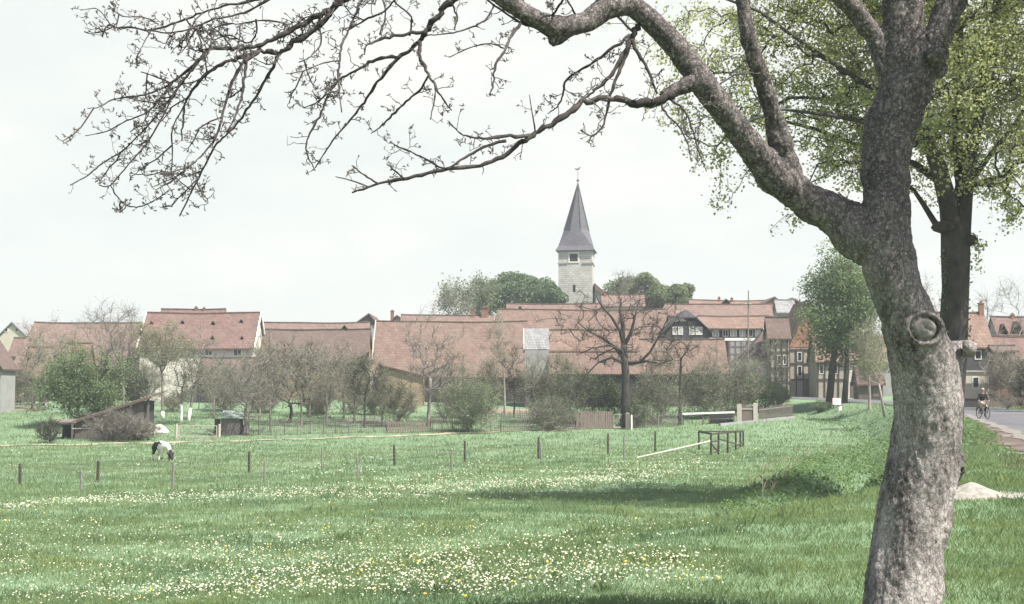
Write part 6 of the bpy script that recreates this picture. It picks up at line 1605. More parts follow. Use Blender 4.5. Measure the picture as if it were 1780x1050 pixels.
def cow():
    B = G(281, 802); yaw = math.radians(-48)       # head to the right, turned towards the camera
    def L(x, y, z): return B+Vector((x*math.cos(yaw)-y*math.sin(yaw), x*math.sin(yaw)+y*math.cos(yaw), z))*0.98
    S = [(-0.75, 0, 1.12), (-0.40, 0, 1.06), (0.05, 0, 1.02), (0.45, 0, 1.06), (0.80, 0, 0.98), (1.05, 0, 0.70), (1.22, 0, 0.45), (1.34, 0, 0.25), (1.42, 0, 0.12)]
    E = [(i, i+1) for i in range(8)]
    R = [(0.24, 0.27), (0.30, 0.31), (0.34, 0.36), (0.30, 0.34), (0.18, 0.24), (0.13, 0.17), (0.13, 0.15), (0.105, 0.11), (0.085, 0.08)]
    for s in (1, -1):
        i = len(S); S += [(-0.72, s*0.20, 0.86), (-0.62, s*0.21, 0.62), (-0.82, s*0.21, 0.42), (-0.78, s*0.21, 0.10), (-0.74, s*0.21, 0.02)]; E += [(0, i)]+[(i+k, i+k+1) for k in range(4)]; R += [0.17, 0.105, 0.062, 0.05, 0.06]
        i = len(S); st = 0.12*s; S += [(0.48, s*0.19, 0.80), (0.48+st*0.4, s*0.2, 0.55), (0.50+st, s*0.2, 0.34), (0.49+st, s*0.2, 0.10), (0.53+st, s*0.2, 0.02)]; E += [(3, i)]+[(i+k, i+k+1) for k in range(4)]; R += [0.13, 0.08, 0.062, 0.046, 0.06]
    i = len(S); S += [(-0.98, 0, 1.16), (-1.03, 0, 0.85), (-1.0, 0, 0.55), (-1.0, 0, 0.42)]; E += [(0, i), (i, i+1), (i+1, i+2), (i+2, i+3)]; R += [0.045, 0.025, 0.025, 0.045]
    for s in (1, -1):
        i = len(S); S += [(1.17, s*0.16, 0.56), (1.15, s*0.27, 0.54)]; E += [(6, i), (i, i+1)]; R += [(0.03, 0.05), (0.02, 0.05)]
    m, t, o = nmat('cow_hide')
    tcn = t.nodes.new('ShaderNodeTexCoord'); n = t.nodes.new('ShaderNodeTexNoise'); n.inputs['Scale'].default_value = 1.5; n.inputs['Detail'].default_value = 1.5
    mp_ = t.nodes.new('ShaderNodeMapping'); mp_.inputs['Location'].default_value = (0.9, 2.2, 1.4); t.links.new(tcn.outputs['Object'], mp_.inputs[0]); t.links.new(mp_.outputs[0], n.inputs['Vector'])
    r_ = t.nodes.new('ShaderNodeValToRGB'); r_.color_ramp.interpolation = 'CONSTANT'
    r_.color_ramp.elements[0].color = (0.02, 0.019, 0.02, 1); r_.color_ramp.elements[1].position = 0.49; r_.color_ramp.elements[1].color = (0.62, 0.58, 0.52, 1)
    t.links.new(n.outputs['Fac'], r_.inputs[0]); bsdf(t, o, r_.outputs[0], 0.75, 0.2)
    c = skin_obj('cow', [L(*p) for p in S], E, R, m, None, B)
    c.location = B; ORI[c.name] = B
    tag(c, 'black and white cow grazing in the meadow with lowered head', 'cow')
    for s in (1, -1): part('horn', MB().tube([L(1.17, s*0.09, 0.62), L(1.14, s*0.17, 0.70), L(1.18, s*0.19, 0.78)], [0.03, 0.022, 0.008], 8), MT['pale_wood'], c, smooth=True)
cow()

# ---------------------------------------------------------------- lime tree by the road
def lime_tree():
    rng = np.random.default_rng(21); d = 50.0
    B = W(1640, 680, d); B.z = gz(B.x, d)
    root = empty('lime_tree', B, 'forked roadside lime tree in fresh yellow-green leaf behind the bare foreground tree', 'tree')
    s = d/F
    def pl(pts): return [Vector(W(x, y, d+o)) for x, y, h, o in pts], [h*s for x, y, h, o in pts]
    trunk = [(1640, 815, 36, 0), (1642, 780, 30, 0), (1648, 700, 27, 0), (1656, 600, 25, 0), (1661, 500, 23, 0), (1661, 440, 25, 0), (1660, 395, 24, 0), (1657, 360, 14, 0)]
    limbs = [[(1655, 425, 17, 0), (1650, 360, 17, -.1), (1634, 300, 14, -.3), (1612, 240, 12, -.6), (1598, 180, 10, -.9), (1585, 100, 8, -1.2), (1570, 0, 7, -1.3), (1560, -140, 5, -1.3)],
        [(1668, 425, 18, 0), (1673, 350, 17, .1), (1682, 280, 14, .3), (1700, 200, 11, .6), (1712, 120, 9, .8), (1730, 30, 8, 1.0), (1745, -90, 6, 1.2), (1755, -200, 4, 1.2)],
        [(1672, 360, 12, 0), (1690, 312, 6, -.4), (1722, 268, 4, -.9), (1756, 225, 3, -1.4), (1795, 170, 2.4, -1.8), (1860, 100, 2, -2.2)],
        [(1652, 415, 7, 0), (1625, 387, 5.5, .2), (1605, 355, 4.5, .4), (1588, 330, 3.5, .6), (1555, 310, 4, 1.0)],
        [(1640, 320, 8, 0), (1590, 285, 6, 1.0), (1500, 258, 5, 2.0), (1420, 225, 3.6, 2.8), (1340, 205, 2.6, 3.2), (1270, 215, 3, 3.3)],
        [(1603, 190, 6, -.9), (1510, 150, 4.4, -1.6), (1410, 85, 3.4, -2.4), (1320, 20, 2.6, -3.0), (1240, -10, 2, -3.3)],
        [(1675, 345, 12, 0), (1664, 250, 10, .8), (1664, 150, 9, 1.5), (1668, 50, 7, 2.0), (1650, -110, 5, 2.4)],
        [(1606, 215, 5, -.7), (1520, 215, 4, -2.0), (1440, 200, 3, -3.2), (1360, 190, 2.4, -4.2), (1290, 215, 2, -4.8)],
        [(1585, 100, 6, -1.2), (1480, 20, 5, -.6), (1380, -60, 5, 0), (1280, -90, 4, .4), (1190, -60, 3, .6)]]
    tp, tr = pl(trunk)
    mbt = MB().tube(tp, tr, 14); mb = MB(); nodes = [np.array(p) for p in tp]; n_t = len(nodes)
    for i, l in enumerate(limbs):
        p, r = pl(l); (mbt if i < 2 else mb).tube(p, r, 10); nodes += [np.array(q) for q in p]
    tk = part('trunk', mbt, MT['bark_dark'], root, smooth=True)
    for (kx, ky, kw) in ((1640, 395, 22), (1683, 418, 17)):
        q = W(kx, ky, d-0.25); part('burl', MB().lathe(q, [(0.02, -0.25), (kw*s*0.8, -0.12), (kw*s, 0), (kw*s*0.8, 0.14), (0.02, 0.25)], 12), MT['bark_dark'], tk, smooth=True)
    C = np.array(W(1675, 110, d)); A = ell_points(3000, C, (5.8, 8.6, 6.8), rng, 0.35)          # dense heart round the fork
    wing = np.vstack([ell_points(1500, np.array(W(1400, 90, d)), (6.2, 4.0, 5.2), rng, 0.4), ell_points(700, np.array(W(1830, 110, d)), (3.6, 5.0, 5.6), rng, 0.4)])
    A = np.vstack([A, wing])
    px = 890+A[:, 0]/A[:, 1]*F*0.998; py = 680-(A[:, 2]-CAMZ)/A[:, 1]*F
    low = np.interp(px, [1060, 1120, 1180, 1240, 1275, 1330, 1400, 1500, 1600, 1700, 1760, 1900], [170, 225, 260, 330, 372, 350, 330, 330, 360, 330, 390, 400])
    gap = (px > 1560) & (px < 1700) & (py > 300) 
    ok = (py < low) & ((py > 0) | (px > 1330)) & (~gap | (rng.random(len(A)) < 0.25))
    A = A[ok]; A = A[rng.permutation(len(A))][:3800]
    drp = []                                               # hanging shoots at the left skirt
    for sx, sy, ln in ((1255, 250, 110), (1275, 200, 150), (1215, 190, 110), (1190, 170, 70), (1140, 150, 70), (1360, 300, 100), (1390, 330, 60), (1755, 330, 60), (1700, 410, 40)):
        for k in range(5): drp.append(np.array(W(sx+rng.normal(0, 9)-0.05*k*ln*0.2, sy+ln*k/4, d+rng.normal(0, .3))))
    A = np.vstack([A, drp])
    P, par = mst_tree(nodes, A, 0.12, 0.04, rng, n_t-2); i0 = len(nodes)
    r = radii(P, par, 0.010, 0.45, 0.09)
    V, Q = skeleton_tubes(P, par, r, i0, 4); mb.bulk(V, Q)
    (V, Q), b_, m2, t2 = spurs(P, par, r, i0, 1, 0.45, 0.007, rng, -0.1, 0.05); mb.bulk(V, Q)
    part('branches', mb, MT['bark_dark'], root)
    pts = np.concatenate([t2, m2, P[i0:]])
    n = 520000; k = rng.integers(0, len(pts), n); c = pts[k]+rng.normal(0, 0.13, (n, 3)); c[:, 2] -= 0.04
    lpy = 680-(c[:, 2]-CAMZ)/c[:, 1]*F; lpx = 890+c[:, 0]/c[:, 1]*F; c = c[(lpy < -30) | (rng.random(n) < np.interp(lpx, [1440, 1540, 1660, 1740], [0.17, 0.24, 0.24, 0.18]))]  # unseen leaves above the frame kept denser to deepen the meadow shadow
    V, Q = leaf_quads(c, 0.112, rng, up=0.35, ratio=0.75)
    part('crown', MB().bulk(V, Q), MT['leaf_lime'], root)
    # ivy tufts up the stem
    n = 260; t = rng.random(n); hh = rng.uniform(430, 600, n); cc = np.array([np.array(W(1661+rng.choice([-1, 1])*rng.uniform(10, 27), y, d-0.3)) for y in hh]); V, Q = leaf_quads(cc+rng.normal(0, .06, (n, 3)), 0.11, rng)
    part('ivy', MB().bulk(V, Q), MT['leaf_dark'], root)
lime_tree()

# ---------------------------------------------------------------- bare tree in the foreground
def foreground_tree():
    rng = np.random.default_rng(77); D0 = 9.5
    def dz(px, py=0): return D0-0.7*float(sstep(np.array((1480-px)/600.0)))+0.10*math.sin(px*0.013+py*0.007)
    def w(px, py, o=0): return Vector(W(px, py, dz(px, py)+o))
    Bx = W(1560, 680, D0); B = Vector((Bx.x, D0, gz(Bx.x, D0)))
    root = empty('bare_tree', B, 'big gnarled bare tree in the right foreground with knot scar and spreading limbs', 'tree')
    sc = D0/F
    thick = [
        [(1556, 1175, 92), (1558, 1130, 78), (1566, 1050, 67), (1577, 950, 63), (1598, 850, 63), (1609, 780, 62), (1613, 700, 62), (1608, 640, 61), (1590, 590, 54), (1572, 545, 47), (1555, 500, 46), (1543, 450, 48), (1540, 400, 47), (1540, 350, 41), (1538, 280, 40), (1552, 215, 45), (1574, 155, 48), (1582, 115, 47), (1570, 70, 38), (1567, 10, 37), (1565, -80, 34), (1560, -200, 24)],
        [(1590, 135, 34), (1620, 80, 25), (1642, 30, 24), (1665, -30, 22), (1690, -120, 16)],
        [(1552, 130, 30), (1525, 70, 23), (1495, 28, 22), (1465, -5, 21), (1430, -55, 20), (1395, -110, 14)],
        [(1520, 430, 44), (1478, 392, 42), (1445, 366, 38), (1400, 346, 35), (1350, 308, 33), (1308, 258, 30), (1262, 198, 27), (1220, 140, 25), (1178, 84, 24), (1132, 36, 23), (1095, 8, 23), (1052, 14, 25), (1020, 38, 23), (985, 46, 20), (955, 44, 19), (920, 28, 19), (885, 4, 17), (850, -18, 15), (780, -42, 12), (700, -52, 10), (640, -38, 9)],
        [(1372, 305, 26), (1360, 268, 25), (1353, 228, 23), (1335, 170, 21), (1314, 112, 21), (1299, 60, 17), (1291, 0, 17), (1285, -70, 14), (1280, -110, 10)],
        [(1100, 12, 20), (1060, -8, 20), (1020, -40, 17), (985, -80, 12)],
        [(1615, 660, 48), (1640, 628, 40), (1660, 610, 27), (1677, 604, 17), (1684, 606, 13)],
        [(1600, 128, 28), (1622, 118, 22), (1641, 124, 13)], [(1610, 110, 22), (1628, 98, 15), (1636, 90, 10)],
        [(985, 52, 14), (968, 66, 11), (958, 72, 9)], [(1205, 140, 18), (1180, 155, 13), (1150, 168, 11)],
        [(1545, 1120, 55), (1505, 1165, 38), (1470, 1185, 20)], [(1590, 1120, 60), (1640, 1160, 40), (1690, 1180, 18)], [(1660, 790, 22), (1664, 820, 18), (1655, 850, 14)]]
    mb = MB()
    for L in thick: mb.tube([w(x, y) for x, y, h in L], [h*sc*(dz(x, y)/D0)*(0.86 if h < 36 else 0.97) for x, y, h in L], 16)
    me = mb.mesh('tmp'); o = bpy.data.objects.new('tmp', me); SC.collection.objects.link(o)
    rm = o.modifiers.new('r', 'REMESH'); rm.mode = 'VOXEL'; rm.voxel_size = 0.0125; rm.adaptivity = 0
    sm = o.modifiers.new('s', 'SMOOTH'); sm.factor = 0.5; sm.iterations = 5
    dg = bpy.context.evaluated_depsgraph_get(); m2 = bpy.data.meshes.new_from_object(o.evaluated_get(dg)); bpy.data.objects.remove(o); bpy.data.meshes.remove(me)
    n = len(m2.vertices); co = np.empty(n*3, np.float32); m2.vertices.foreach_get('co', co); co = co.reshape(-1, 3).astype(float)
    no = np.empty(n*3, np.float32); m2.vertices.foreach_get('normal', no); no = no.reshape(-1, 3)
    print('fg verts', n)
    crack = [w(1672, 828), w(1655, 868), w(1636, 915), (w(1630, 1000)), w(1618, 1045), w(1606, 1130)]
    dsp = np.zeros(n)
    for i in range(n):
        x, y, z = co[i]
        p = Vector((x*7, y*7, z*2.6)); q = Vector((x*26, y*26, z*11))
        fu = mnoise.noise(Vector((x*15, y*15, z*3.6+2.0*mnoise.noise(Vector((x*6, y*6, z*4)))))); fv = mnoise.noise(Vector((x*31+5, y*31, z*9)))
        dsp[i] = -0.006*math.exp(-(fu/0.07)**2)-0.003*math.exp(-(fv/0.08)**2)+0.013*mnoise.noise(p)+0.020*max(0.0, mnoise.noise(Vector((x*5.5+3, y*5.5, z*5.5)))-0.12)*(z > 2.2)*2.0+0.007*mnoise.turbulence(q, 3, False)+0.022*mnoise.noise(Vector((x*2.2, y*2.2, z*1.8)))+0.006*mnoise.noise(Vector((x*60, y*60, z*30)))
    # the open seam low on the right
    cd = np.full(n, 9.0); zz = np.array([c.z for c in crack])[::-1]; xx = np.array([c.x for c in crack])[::-1]
    fr = no[:, 1] < 0.25; cd = np.where(fr & (co[:, 2] < zz[-1]+0.05), np.abs(co[:, 0]-np.interp(co[:, 2], zz, xx)), 9)
    thin = np.clip((co[:, 0]-0.2)/1.5, 0.6, 1)
    dsp = dsp*thin-0.028*np.exp(-(cd/0.016)**2)+0.012*np.exp(-((cd-0.045)/0.02)**2)
    co += no*dsp[:, None]
    m2.vertices.foreach_set('co', (co-np.array(B)).ravel().astype(np.float32)); m2.update()
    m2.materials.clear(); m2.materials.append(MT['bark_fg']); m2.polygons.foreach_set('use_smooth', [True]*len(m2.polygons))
    tk = bpy.data.objects.new('trunk', m2); m2.name = 'trunk'; SC.collection.objects.link(tk); tk.parent = root; ORI[tk.name] = B
    # healed round knot scar: rolled rim, sunken ring, bulging grey heart
    kc = W(1607, 571, D0-0.24); nrm = Vector((0.05, -1, -0.02)).normalized(); ax = nrm.cross(Vector((0, 0, 1))).normalized(); ay = ax.cross(nrm)
    def ringed(prof, n=40, wob=0.03):
        V = []; Fc = []
        for r, h in prof:
            for k in range(n):
                a = 2*math.pi*k/n; rr = r*(1+wob*math.sin(2*a+1)+wob*0.6*math.sin(5*a)); V.append(kc+ax*rr*math.cos(a)+ay*rr*0.93*math.sin(a)+nrm*h)
        for i in range(len(prof)-1):
            for k in range(n): Fc.append((i*n+k, i*n+(k+1) % n, (i+1)*n+(k+1) % n, (i+1)*n+k))
        return V, Fc
    V, Fc = ringed([(0.155, -0.09), (0.135, -0.01), (0.122, 0.018), (0.108, 0.022), (0.096, 0.006), (0.092, -0.02), (0.084, -0.022), (0.080, -0.004), (0.078, -0.05)])
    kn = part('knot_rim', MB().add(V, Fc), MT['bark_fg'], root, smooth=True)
    V, Fc = ringed([(0.083, -0.03), (0.078, 0.0), (0.066, 0.018), (0.05, 0.024), (0.034, 0.020), (0.022, 0.026), (0.008, 0.02), (0.001, 0.018)])
    for i, p in enumerate(V):
        q = p-kc; u, v = q.dot(ax), q.dot(ay)
        V[i] = p-nrm*0.022*math.exp(-(((u-0.02)/0.022)**2+((v+0.045)/0.02)**2))-nrm*0.014*math.exp(-(((u+0.015)/0.03)**2+((v-0.01-0.7*u)/0.012)**2))
    MT['heart'] = M_bark('worn_wood', (0.26,0.245,0.23), (0.12,0.11,0.105), (0.17,0.16,0.15), 18, (1,1,1), 0.012)
    part('knot_heart', MB().add(V, Fc), MT['heart'], kn, smooth=True)
    q = W(1687, 606, D0-0.06)
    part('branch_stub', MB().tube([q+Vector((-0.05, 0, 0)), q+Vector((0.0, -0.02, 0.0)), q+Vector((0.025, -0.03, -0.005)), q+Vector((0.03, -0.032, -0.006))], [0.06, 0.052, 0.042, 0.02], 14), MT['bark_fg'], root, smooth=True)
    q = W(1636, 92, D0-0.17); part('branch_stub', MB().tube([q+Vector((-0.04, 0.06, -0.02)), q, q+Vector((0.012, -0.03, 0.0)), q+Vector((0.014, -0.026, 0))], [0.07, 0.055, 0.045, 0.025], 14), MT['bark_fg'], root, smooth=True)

    # traced branches: (photo points with half widths)
    TR = {
     'F': [(1200, 143, 12), (1163, 162, 10.5), (1125, 182, 10), (1075, 171, 7.5), (1020, 177, 6.5), (990, 195, 7), (950, 220, 6), (920, 237, 5.5), (890, 260, 5), (845, 285, 4.5), (780, 294, 4), (720, 306, 3.5), (660, 319, 3), (612, 335, 2)],
     'F2': [(920, 236, 4.5), (880, 237, 3.5), (840, 241, 3), (805, 234, 2), (783, 216, 1.3)], 'F3': [(880, 245, 3.5), (850, 252, 3), (815, 270, 3), (780, 292, 2.5)], 'F4': [(772, 293, 2.5), (730, 272, 2.2), (700, 258, 2), (678, 248, 1.5)],
     'F5': [(655, 318, 2.4), (630, 302, 2), (612, 288, 1.5)], 'F6': [(700, 309, 2.2), (685, 295, 1.8), (672, 285, 1.2)], 'F7': [(640, 325, 2), (615, 315, 1.6), (583, 307, 1)], 'F8': [(930, 228, 1.8), (925, 195, 1.5), (920, 165, 1)],
     'G': [(820, -28, 10), (785, 0, 8), (765, 24, 6.5), (746, 48, 6), (738, 62, 5)],
     'G1': [(740, 55, 4), (700, 60, 3.6), (662, 68, 3), (636, 80, 2.4), (634, 95, 1.6)], 'G2': [(740, 60, 5), (725, 76, 4.5), (696, 98, 4), (668, 128, 3.6), (642, 165, 3), (620, 196, 2.6), (588, 232, 2), (565, 265, 1.6), (548, 292, 1.3)],
     'G3': [(697, 97, 4), (655, 104, 3.4), (622, 120, 3), (590, 139, 3), (570, 168, 2.8), (555, 202, 2.6), (536, 238, 2), (533, 265, 1.8), (548, 297, 1.3)], 'G4': [(728, 72, 4), (730, 98, 3.6), (744, 128, 3.2), (760, 156, 2.6), (775, 180, 2), (785, 192, 1.2)],
     'G5': [(744, 132, 2.8), (730, 157, 2.6), (706, 176, 2.6), (682, 200, 2.6), (660, 222, 1.8), (645, 232, 1.2)], 'G6': [(757, 150, 2), (755, 175, 1.8), (748, 208, 1.2)], 'G7': [(712, 62, 2.4), (715, 30, 2), (685, 0, 2), (680, -40, 1.6)],
     'H': [(640, -38, 9), (605, -8, 8.5), (586, 6, 8), (572, 24, 7)],
     'H1': [(580, 12, 6), (545, 32, 5.6), (505, 52, 5.2), (470, 70, 4.8), (440, 82, 4.6), (405, 84, 4), (366, 84, 3.6), (347, 104, 3.4), (316, 130, 3), (286, 152, 2.4), (250, 165, 2), (220, 168, 1.6)],
     'H2': [(574, 24, 6.4), (548, 50, 5.8), (512, 74, 5.4), (486, 92, 5), (452, 88, 4.6), (430, 95, 4.4), (392, 110, 4), (362, 126, 3.8), (342, 148, 3.2), (323, 178, 2.8), (318, 215, 2.4), (316, 245, 1.8)],
     'H3': [(486, 92, 3.6), (466, 132, 3.2), (442, 172, 3), (420, 205, 2.8), (396, 232, 2.6), (374, 254, 2.6), (355, 290, 2.4), (332, 335, 2.2), (312, 376, 1.6)], 'H4': [(432, 95, 3.4), (426, 125, 3.2), (421, 165, 2.8), (410, 200, 2.4), (396, 228, 2)],
     'H5': [(452, 88, 3.8), (420, 112, 3.4), (404, 142, 3.2), (394, 172, 3), (384, 210, 2.8), (374, 242, 2.8), (352, 268, 2), (330, 288, 1.8), (300, 298, 1.4), (278, 302, 1)], 'H6': [(345, 108, 3), (310, 150, 2.4), (290, 188, 2.2), (258, 245, 2), (224, 285, 1.8), (192, 322, 1.5), (172, 322, 1)],
     'H7': [(320, 140, 2.6), (285, 185, 2), (245, 232, 2), (210, 264, 1.8), (178, 284, 1.8), (150, 306, 1.6), (122, 322, 1.2)], 'H8': [(300, 142, 2.4), (262, 190, 2), (220, 210, 1.6), (185, 228, 1.4), (148, 236, 1)], 'H9': [(240, 168, 1.8), (200, 172, 1.6), (172, 186, 1.4), (152, 188, 1)],
     'H10': [(192, 322, 1.4), (204, 342, 1.4), (222, 358, 1.4), (248, 358, 1.6), (276, 344, 1.5), (296, 328, 1.3)], 'H11': [(330, 330, 1.4), (292, 300, 1.4), (260, 304, 1.2), (225, 302, 1)], 'H12': [(322, 180, 2), (300, 225, 1.8), (300, 270, 1.6), (298, 300, 1.5), (305, 320, 1.2)],
     'U1': [(590, 0, 4), (530, -12, 3.6), (470, -4, 3.2), (400, 8, 3), (352, 22, 2.8), (305, 40, 2.6), (262, 52, 2.4), (222, 47, 2.2), (196, 46, 1.8), (170, 16, 1.2), (140, 18, .9)], 'U2': [(470, -2, 3), (425, 22, 2.6), (372, 34, 2.4), (332, 50, 2), (292, 57, 2), (262, 53, 1.8)], 'U3': [(262, 54, 1.6), (250, 75, 1.4), (238, 98, 1)],
     'U4': [(560, 28, 3), (545, 50, 2.6), (520, 62, 2.2), (490, 40, 2), (450, 36, 2), (410, 42, 1.8), (376, 36, 1.4)], 'U5': [(445, 34, 2.4), (445, 60, 2), (430, 75, 1.8), (400, 62, 1.6), (370, 70, 1.4)], 'U6': [(275, 42, 1.6), (250, 30, 1.4), (212, 28, 1.2), (190, 10, 1)], 'U7': [(640, -30, 3.4), (620, 20, 3), (606, 52, 2.8), (594, 80, 2.6), (590, 110, 2.2), (588, 140, 2), (594, 195, 1.4)],
     'U8': [(606, 52, 2.4), (640, 32, 2.4), (668, 20, 2), (690, -6, 2)], 'U9': [(590, 105, 1.8), (560, 110, 1.6), (532, 122, 1.4), (505, 128, 1.2)], 'U10': [(555, 45, 2.6), (558, 75, 2), (540, 98, 1.8), (520, 108, 1.4)], 'U11': [(655, -30, 2.4), (670, 20, 2), (660, 60, 1.8)],
     'U12': [(360, 125, 2.2), (352, 85, 1.8), (345, 60, 1.6), (330, 40, 1.2)], 'U13': [(405, 85, 2.2), (385, 60, 1.8), (360, 42, 1.4)], 'U14': [(300, 145, 1.8), (262, 130, 1.6), (245, 125, 1.2)],
     'J1': [(1108, 42, 7), (1098, 68, 6), (1078, 104, 4.4), (1056, 138, 3.8), (1030, 160, 3), (1012, 175, 2.4)], 'J2': [(1097, 72, 5), (1082, 112, 4), (1066, 150, 3.4), (1056, 188, 3), (1046, 222, 2.4), (1028, 236, 1.8), (1008, 226, 1.2)], 'J3': [(1098, 70, 4.6), (1110, 95, 4), (1128, 125, 3.4), (1142, 162, 2.6)],
     'J4': [(1095, 60, 4), (1052, 94, 3.4), (1020, 115, 3), (986, 138, 2.6), (978, 165, 2.4), (968, 186, 2), (952, 198, 1.4)], 'J5': [(1100, 55, 3), (1060, 20, 3), (1040, 45, 2.8), (1006, 56, 2.8), (966, 70, 3.4), (940, 52, 3), (905, 40, 2.8), (850, 2, 2.6), (820, -30, 2.4)], 'J6': [(908, 36, 4), (890, 62, 3.4), (876, 90, 3), (862, 114, 2.6), (856, 152, 2), (850, 165, 1.2)],
     'J7': [(858, 8, 2.6), (848, 30, 2.2), (820, 48, 2), (780, 58, 1.8), (740, 62, 1.6)], 'J8': [(876, 84, 2), (850, 76, 1.6), (815, 84, 1.4), (780, 100, 1)], 'J9': [(1145, 172, 3), (1160, 200, 2.6), (1180, 220, 2.2), (1196, 250, 1.8), (1200, 275, 1.2)], 'J10': [(1160, 172, 3), (1186, 188, 2.6), (1202, 220, 2.2), (1214, 262, 1.8), (1228, 298, 1.2)], 'J11': [(1030, 176, 1.6), (1050, 200, 1.2), (1040, 215, .8)],
     'J12': [(785, 2, 2.4), (795, 30, 2), (790, 52, 1.6)], 'K1': [(960, 30, 3), (975, 5, 2.6), (990, -30, 2.2)], 'K2': [(900, 12, 2.6), (915, -5, 2.2), (940, -30, 2)], 'K3': [(1000, 25, 2.4), (985, 0, 2), (962, -20, 1.6)], 'K4': [(1240, 175, 3), (1228, 180, 2), (1222, 184, 1)], 'K5': [(1540, 300, 2), (1500, 295, 1.6), (1478, 297, 1)], 'K6': [(1245, 150, 2.2), (1280, 130, 1.8), (1320, 128, 1.4)],
    }
    mbs = {}
    poly3 = []; polyR = []
    def knobby(p, q, m_, r0):                      # one short spur with a swollen tip
        poly3.append((p, m_, q)); polyR.append((r0, r0*0.8, r0*0.95))
    S1 = 1.0/260.0
    def spur_on(p, dirv, L, r0, depth=0):
        k = 2 if L < 0.05 else 3
        cur = Vector(p); dv = Vector(dirv); rr = r0
        for i in range(k):
            nd = (dv+Vector(rng.normal(0, 0.45, 3))+Vector((0, 0, 0.18))).normalized(); nx = cur+nd*(L/k); knobby(cur, nx, cur.lerp(nx, 0.5)+Vector(rng.normal(0, 0.05, 3))*L/k, rr); 
            if depth < 2 and rng.random() < 0.55: spur_on(nx, (nd+Vector(rng.normal(0, 0.9, 3))).normalized(), L*rng.uniform(0.3, 0.55), rr*0.8, depth+1)
            cur = nx; dv = nd; rr *= 0.88
        if rng.random() < 0.7:                     # bud cluster
            for _ in range(rng.integers(1, 4)):
                nd = (dv+Vector(rng.normal(0, 0.8, 3))).normalized(); knobby(cur, cur+nd*0.017, cur+nd*0.010, 0.0032)
    main_mb = MB(); order = list(TR.items())
    extra = []
    def smooth_poly(P3, m_=5):
        a = catmull([tuple(p) for p in P3], m_); return [Vector(x) for x in a]
    n_sp = 0
    for key, pts in order:
        P3 = [w(x, y) for x, y, h in pts]
        off0 = rng.normal(0, 0.10); 
        if key not in ('F', 'G', 'H', 'H1', 'H2', 'J5'):
            tgt = rng.normal(-0.05, 0.28)
            P3 = [w(x, y, tgt*i/(len(pts)-1)) for i, (x, y, h) in enumerate(pts)]
        R3 = [h*S1*(0.80 if h > 3 else 0.70) for x, y, h in pts]
        C = smooth_poly(P3); RR = np.interp(np.linspace(0, len(R3)-1, len(C)), range(len(R3)), R3)
        for i in range(1, len(C)-1): C[i] = C[i]+Vector(rng.normal(0, 0.35, 3))*RR[i]
        grp = key
        mbx = mbs.setdefault(grp, MB()); mbx.tube(C, [r*(1+0.12*rng.normal()) for r in RR], 8)
        dist = 0.0; nxt = rng.uniform(0.02, 0.06)
        for i in range(len(C)-1):
            seg = C[i+1]-C[i]; L = seg.length
            while nxt < dist+L:
                t = (nxt-dist)/L; p = C[i].lerp(C[i+1], t); rr = RR[i]; td = seg.normalized()
                v = Vector(rng.normal(0, 1, 3)); v = (v-td*v.dot(td)).normalized()
                thin = rr < 0.011
                Ls = rng.uniform(0.03, 0.13) if thin else rng.uniform(0.04, 0.16)
                if rng.random() < (0.72 if thin else 0.40):
                    spur_on(p, (v+td*0.45).normalized(), Ls, min(0.0034, max(0.0022, rr*0.5))); n_sp += 1
                nxt += rng.uniform(0.030, 0.075)
            dist += L
        # long young shoots hanging off the outer branches
        if key[0] in 'HU':
            for _ in range(3 if len(pts) > 6 else 1):
                i = rng.integers(2, len(C)-2); p = C[i]; dv = Vector((rng.uniform(-1, 0.1), rng.normal(0, 0.4), rng.uniform(-1.0, 0.1))).normalized(); L = rng.uniform(0.12, 0.32)
                pp = [p]; 
                for q in range(4):
                    dv = (dv+Vector(rng.normal(0, 0.28, 3))+Vector((-0.05, 0, -0.05))).normalized(); pp.append(pp[-1]+dv*L/4)
                mbx.tube(pp, [0.0055, 0.005, 0.0045, 0.004, 0.003], 5)
                for q in range(1, 5):
                    for _k in range(2): spur_on(pp[q], (dv+Vector(rng.normal(0, 0.9, 3))).normalized(), rng.uniform(0.03, 0.09), 0.0032)
    for g, mbx in mbs.items(): part('branch', mbx, MT['bark_twig'], root, smooth=True)
    V, Q = tubes_np(np.array([[list(v) for v in s] for s in poly3]), np.array(polyR), 4)
    print('spurs', len(poly3))
    part('twigs', MB().bulk(V, Q), MT['bark_fine'], root)
    # unseen twig clump added to shade the upper trunk, plus a few crown twigs
    nodes = [np.array(w(x, y)) for (x, y) in [(1565, -80), (1560, -200), (1665, -30), (1690, -120), (1430, -55), (1395, -110), (1285, -70), (1280, -110), (985, -80)]]
    A = np.vstack([ell_points(300, (3.9, 8.7, 5.1), (0.65, 0.45, 0.55), rng, 0.3), ell_points(8, (3.0, 9.2, 5.8), (1.0, 0.5, 0.4), rng, 0.5)])
    py = 680-(A[:, 2]-CAMZ)/A[:, 1]*F
    A = A[py < -60-60*rng.random(len(A))]
    P, par = mst_tree(nodes, A, 0.0, 0, rng, 0); par = np.array(par); i0 = len(nodes)
    r = radii(P, par, 0.006, 0.5, 0.09); V, Q = skeleton_tubes(P, par, r, i0, 5); mb = MB().bulk(V, Q)
    (V, Q), b_, m2_, t2 = spurs(P, par, r, i0, 7, 0.35, 0.006, rng, 0.1, 0.05); k = (680-(t2[:, 2]-CAMZ)/t2[:, 1]*F) < -20
    Vk = V.reshape(-1, 9, 3)[k].reshape(-1, 3); nq = Q.reshape(len(t2), -1, 4)[:int(k.sum())].reshape(-1, 4); mb.bulk(Vk, nq)
    part('shade_twigs', mb, MT['bark_twig'], root)
foreground_tree()

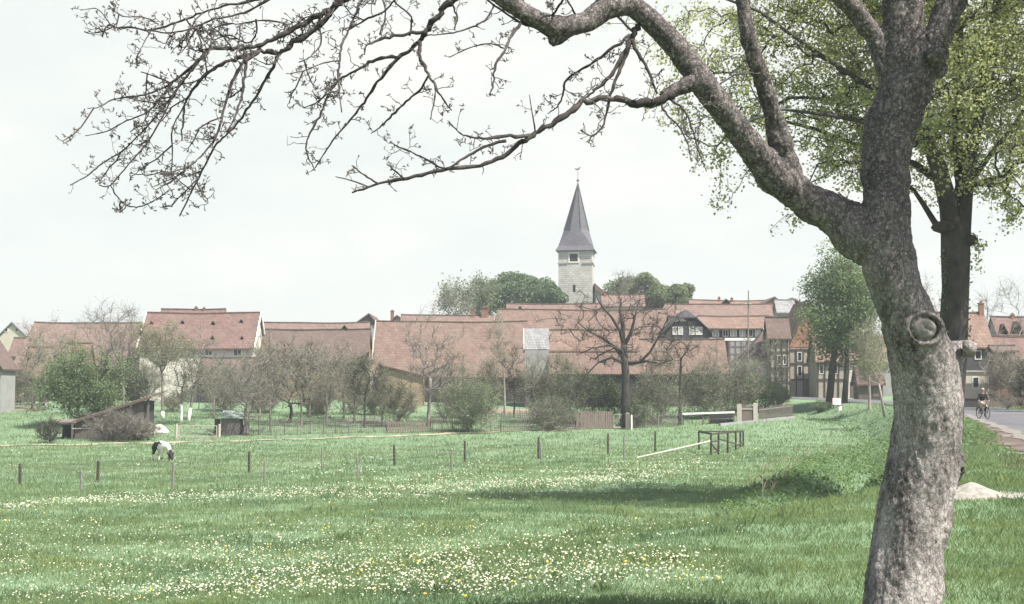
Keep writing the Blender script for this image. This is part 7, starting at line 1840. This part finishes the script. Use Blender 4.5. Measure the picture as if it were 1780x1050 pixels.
# ---------------------------------------------------------------- air
def haze():
    m, t, o = nmat('hazy_air'); p = t.nodes.new('ShaderNodeVolumePrincipled')
    p.inputs['Color'].default_value = (0.86, 0.93, 0.97, 1); p.inputs['Density'].default_value = 0.00043; p.inputs['Anisotropy'].default_value = 0.2
    t.links.new(p.outputs[0], o.inputs['Volume'])
    h = solo('haze', MB().box(-640, 640, -75, 680, -8, 62), m, (0, 0, 0), kind='stuff', label='pale spring haze lying over the valley')
haze()
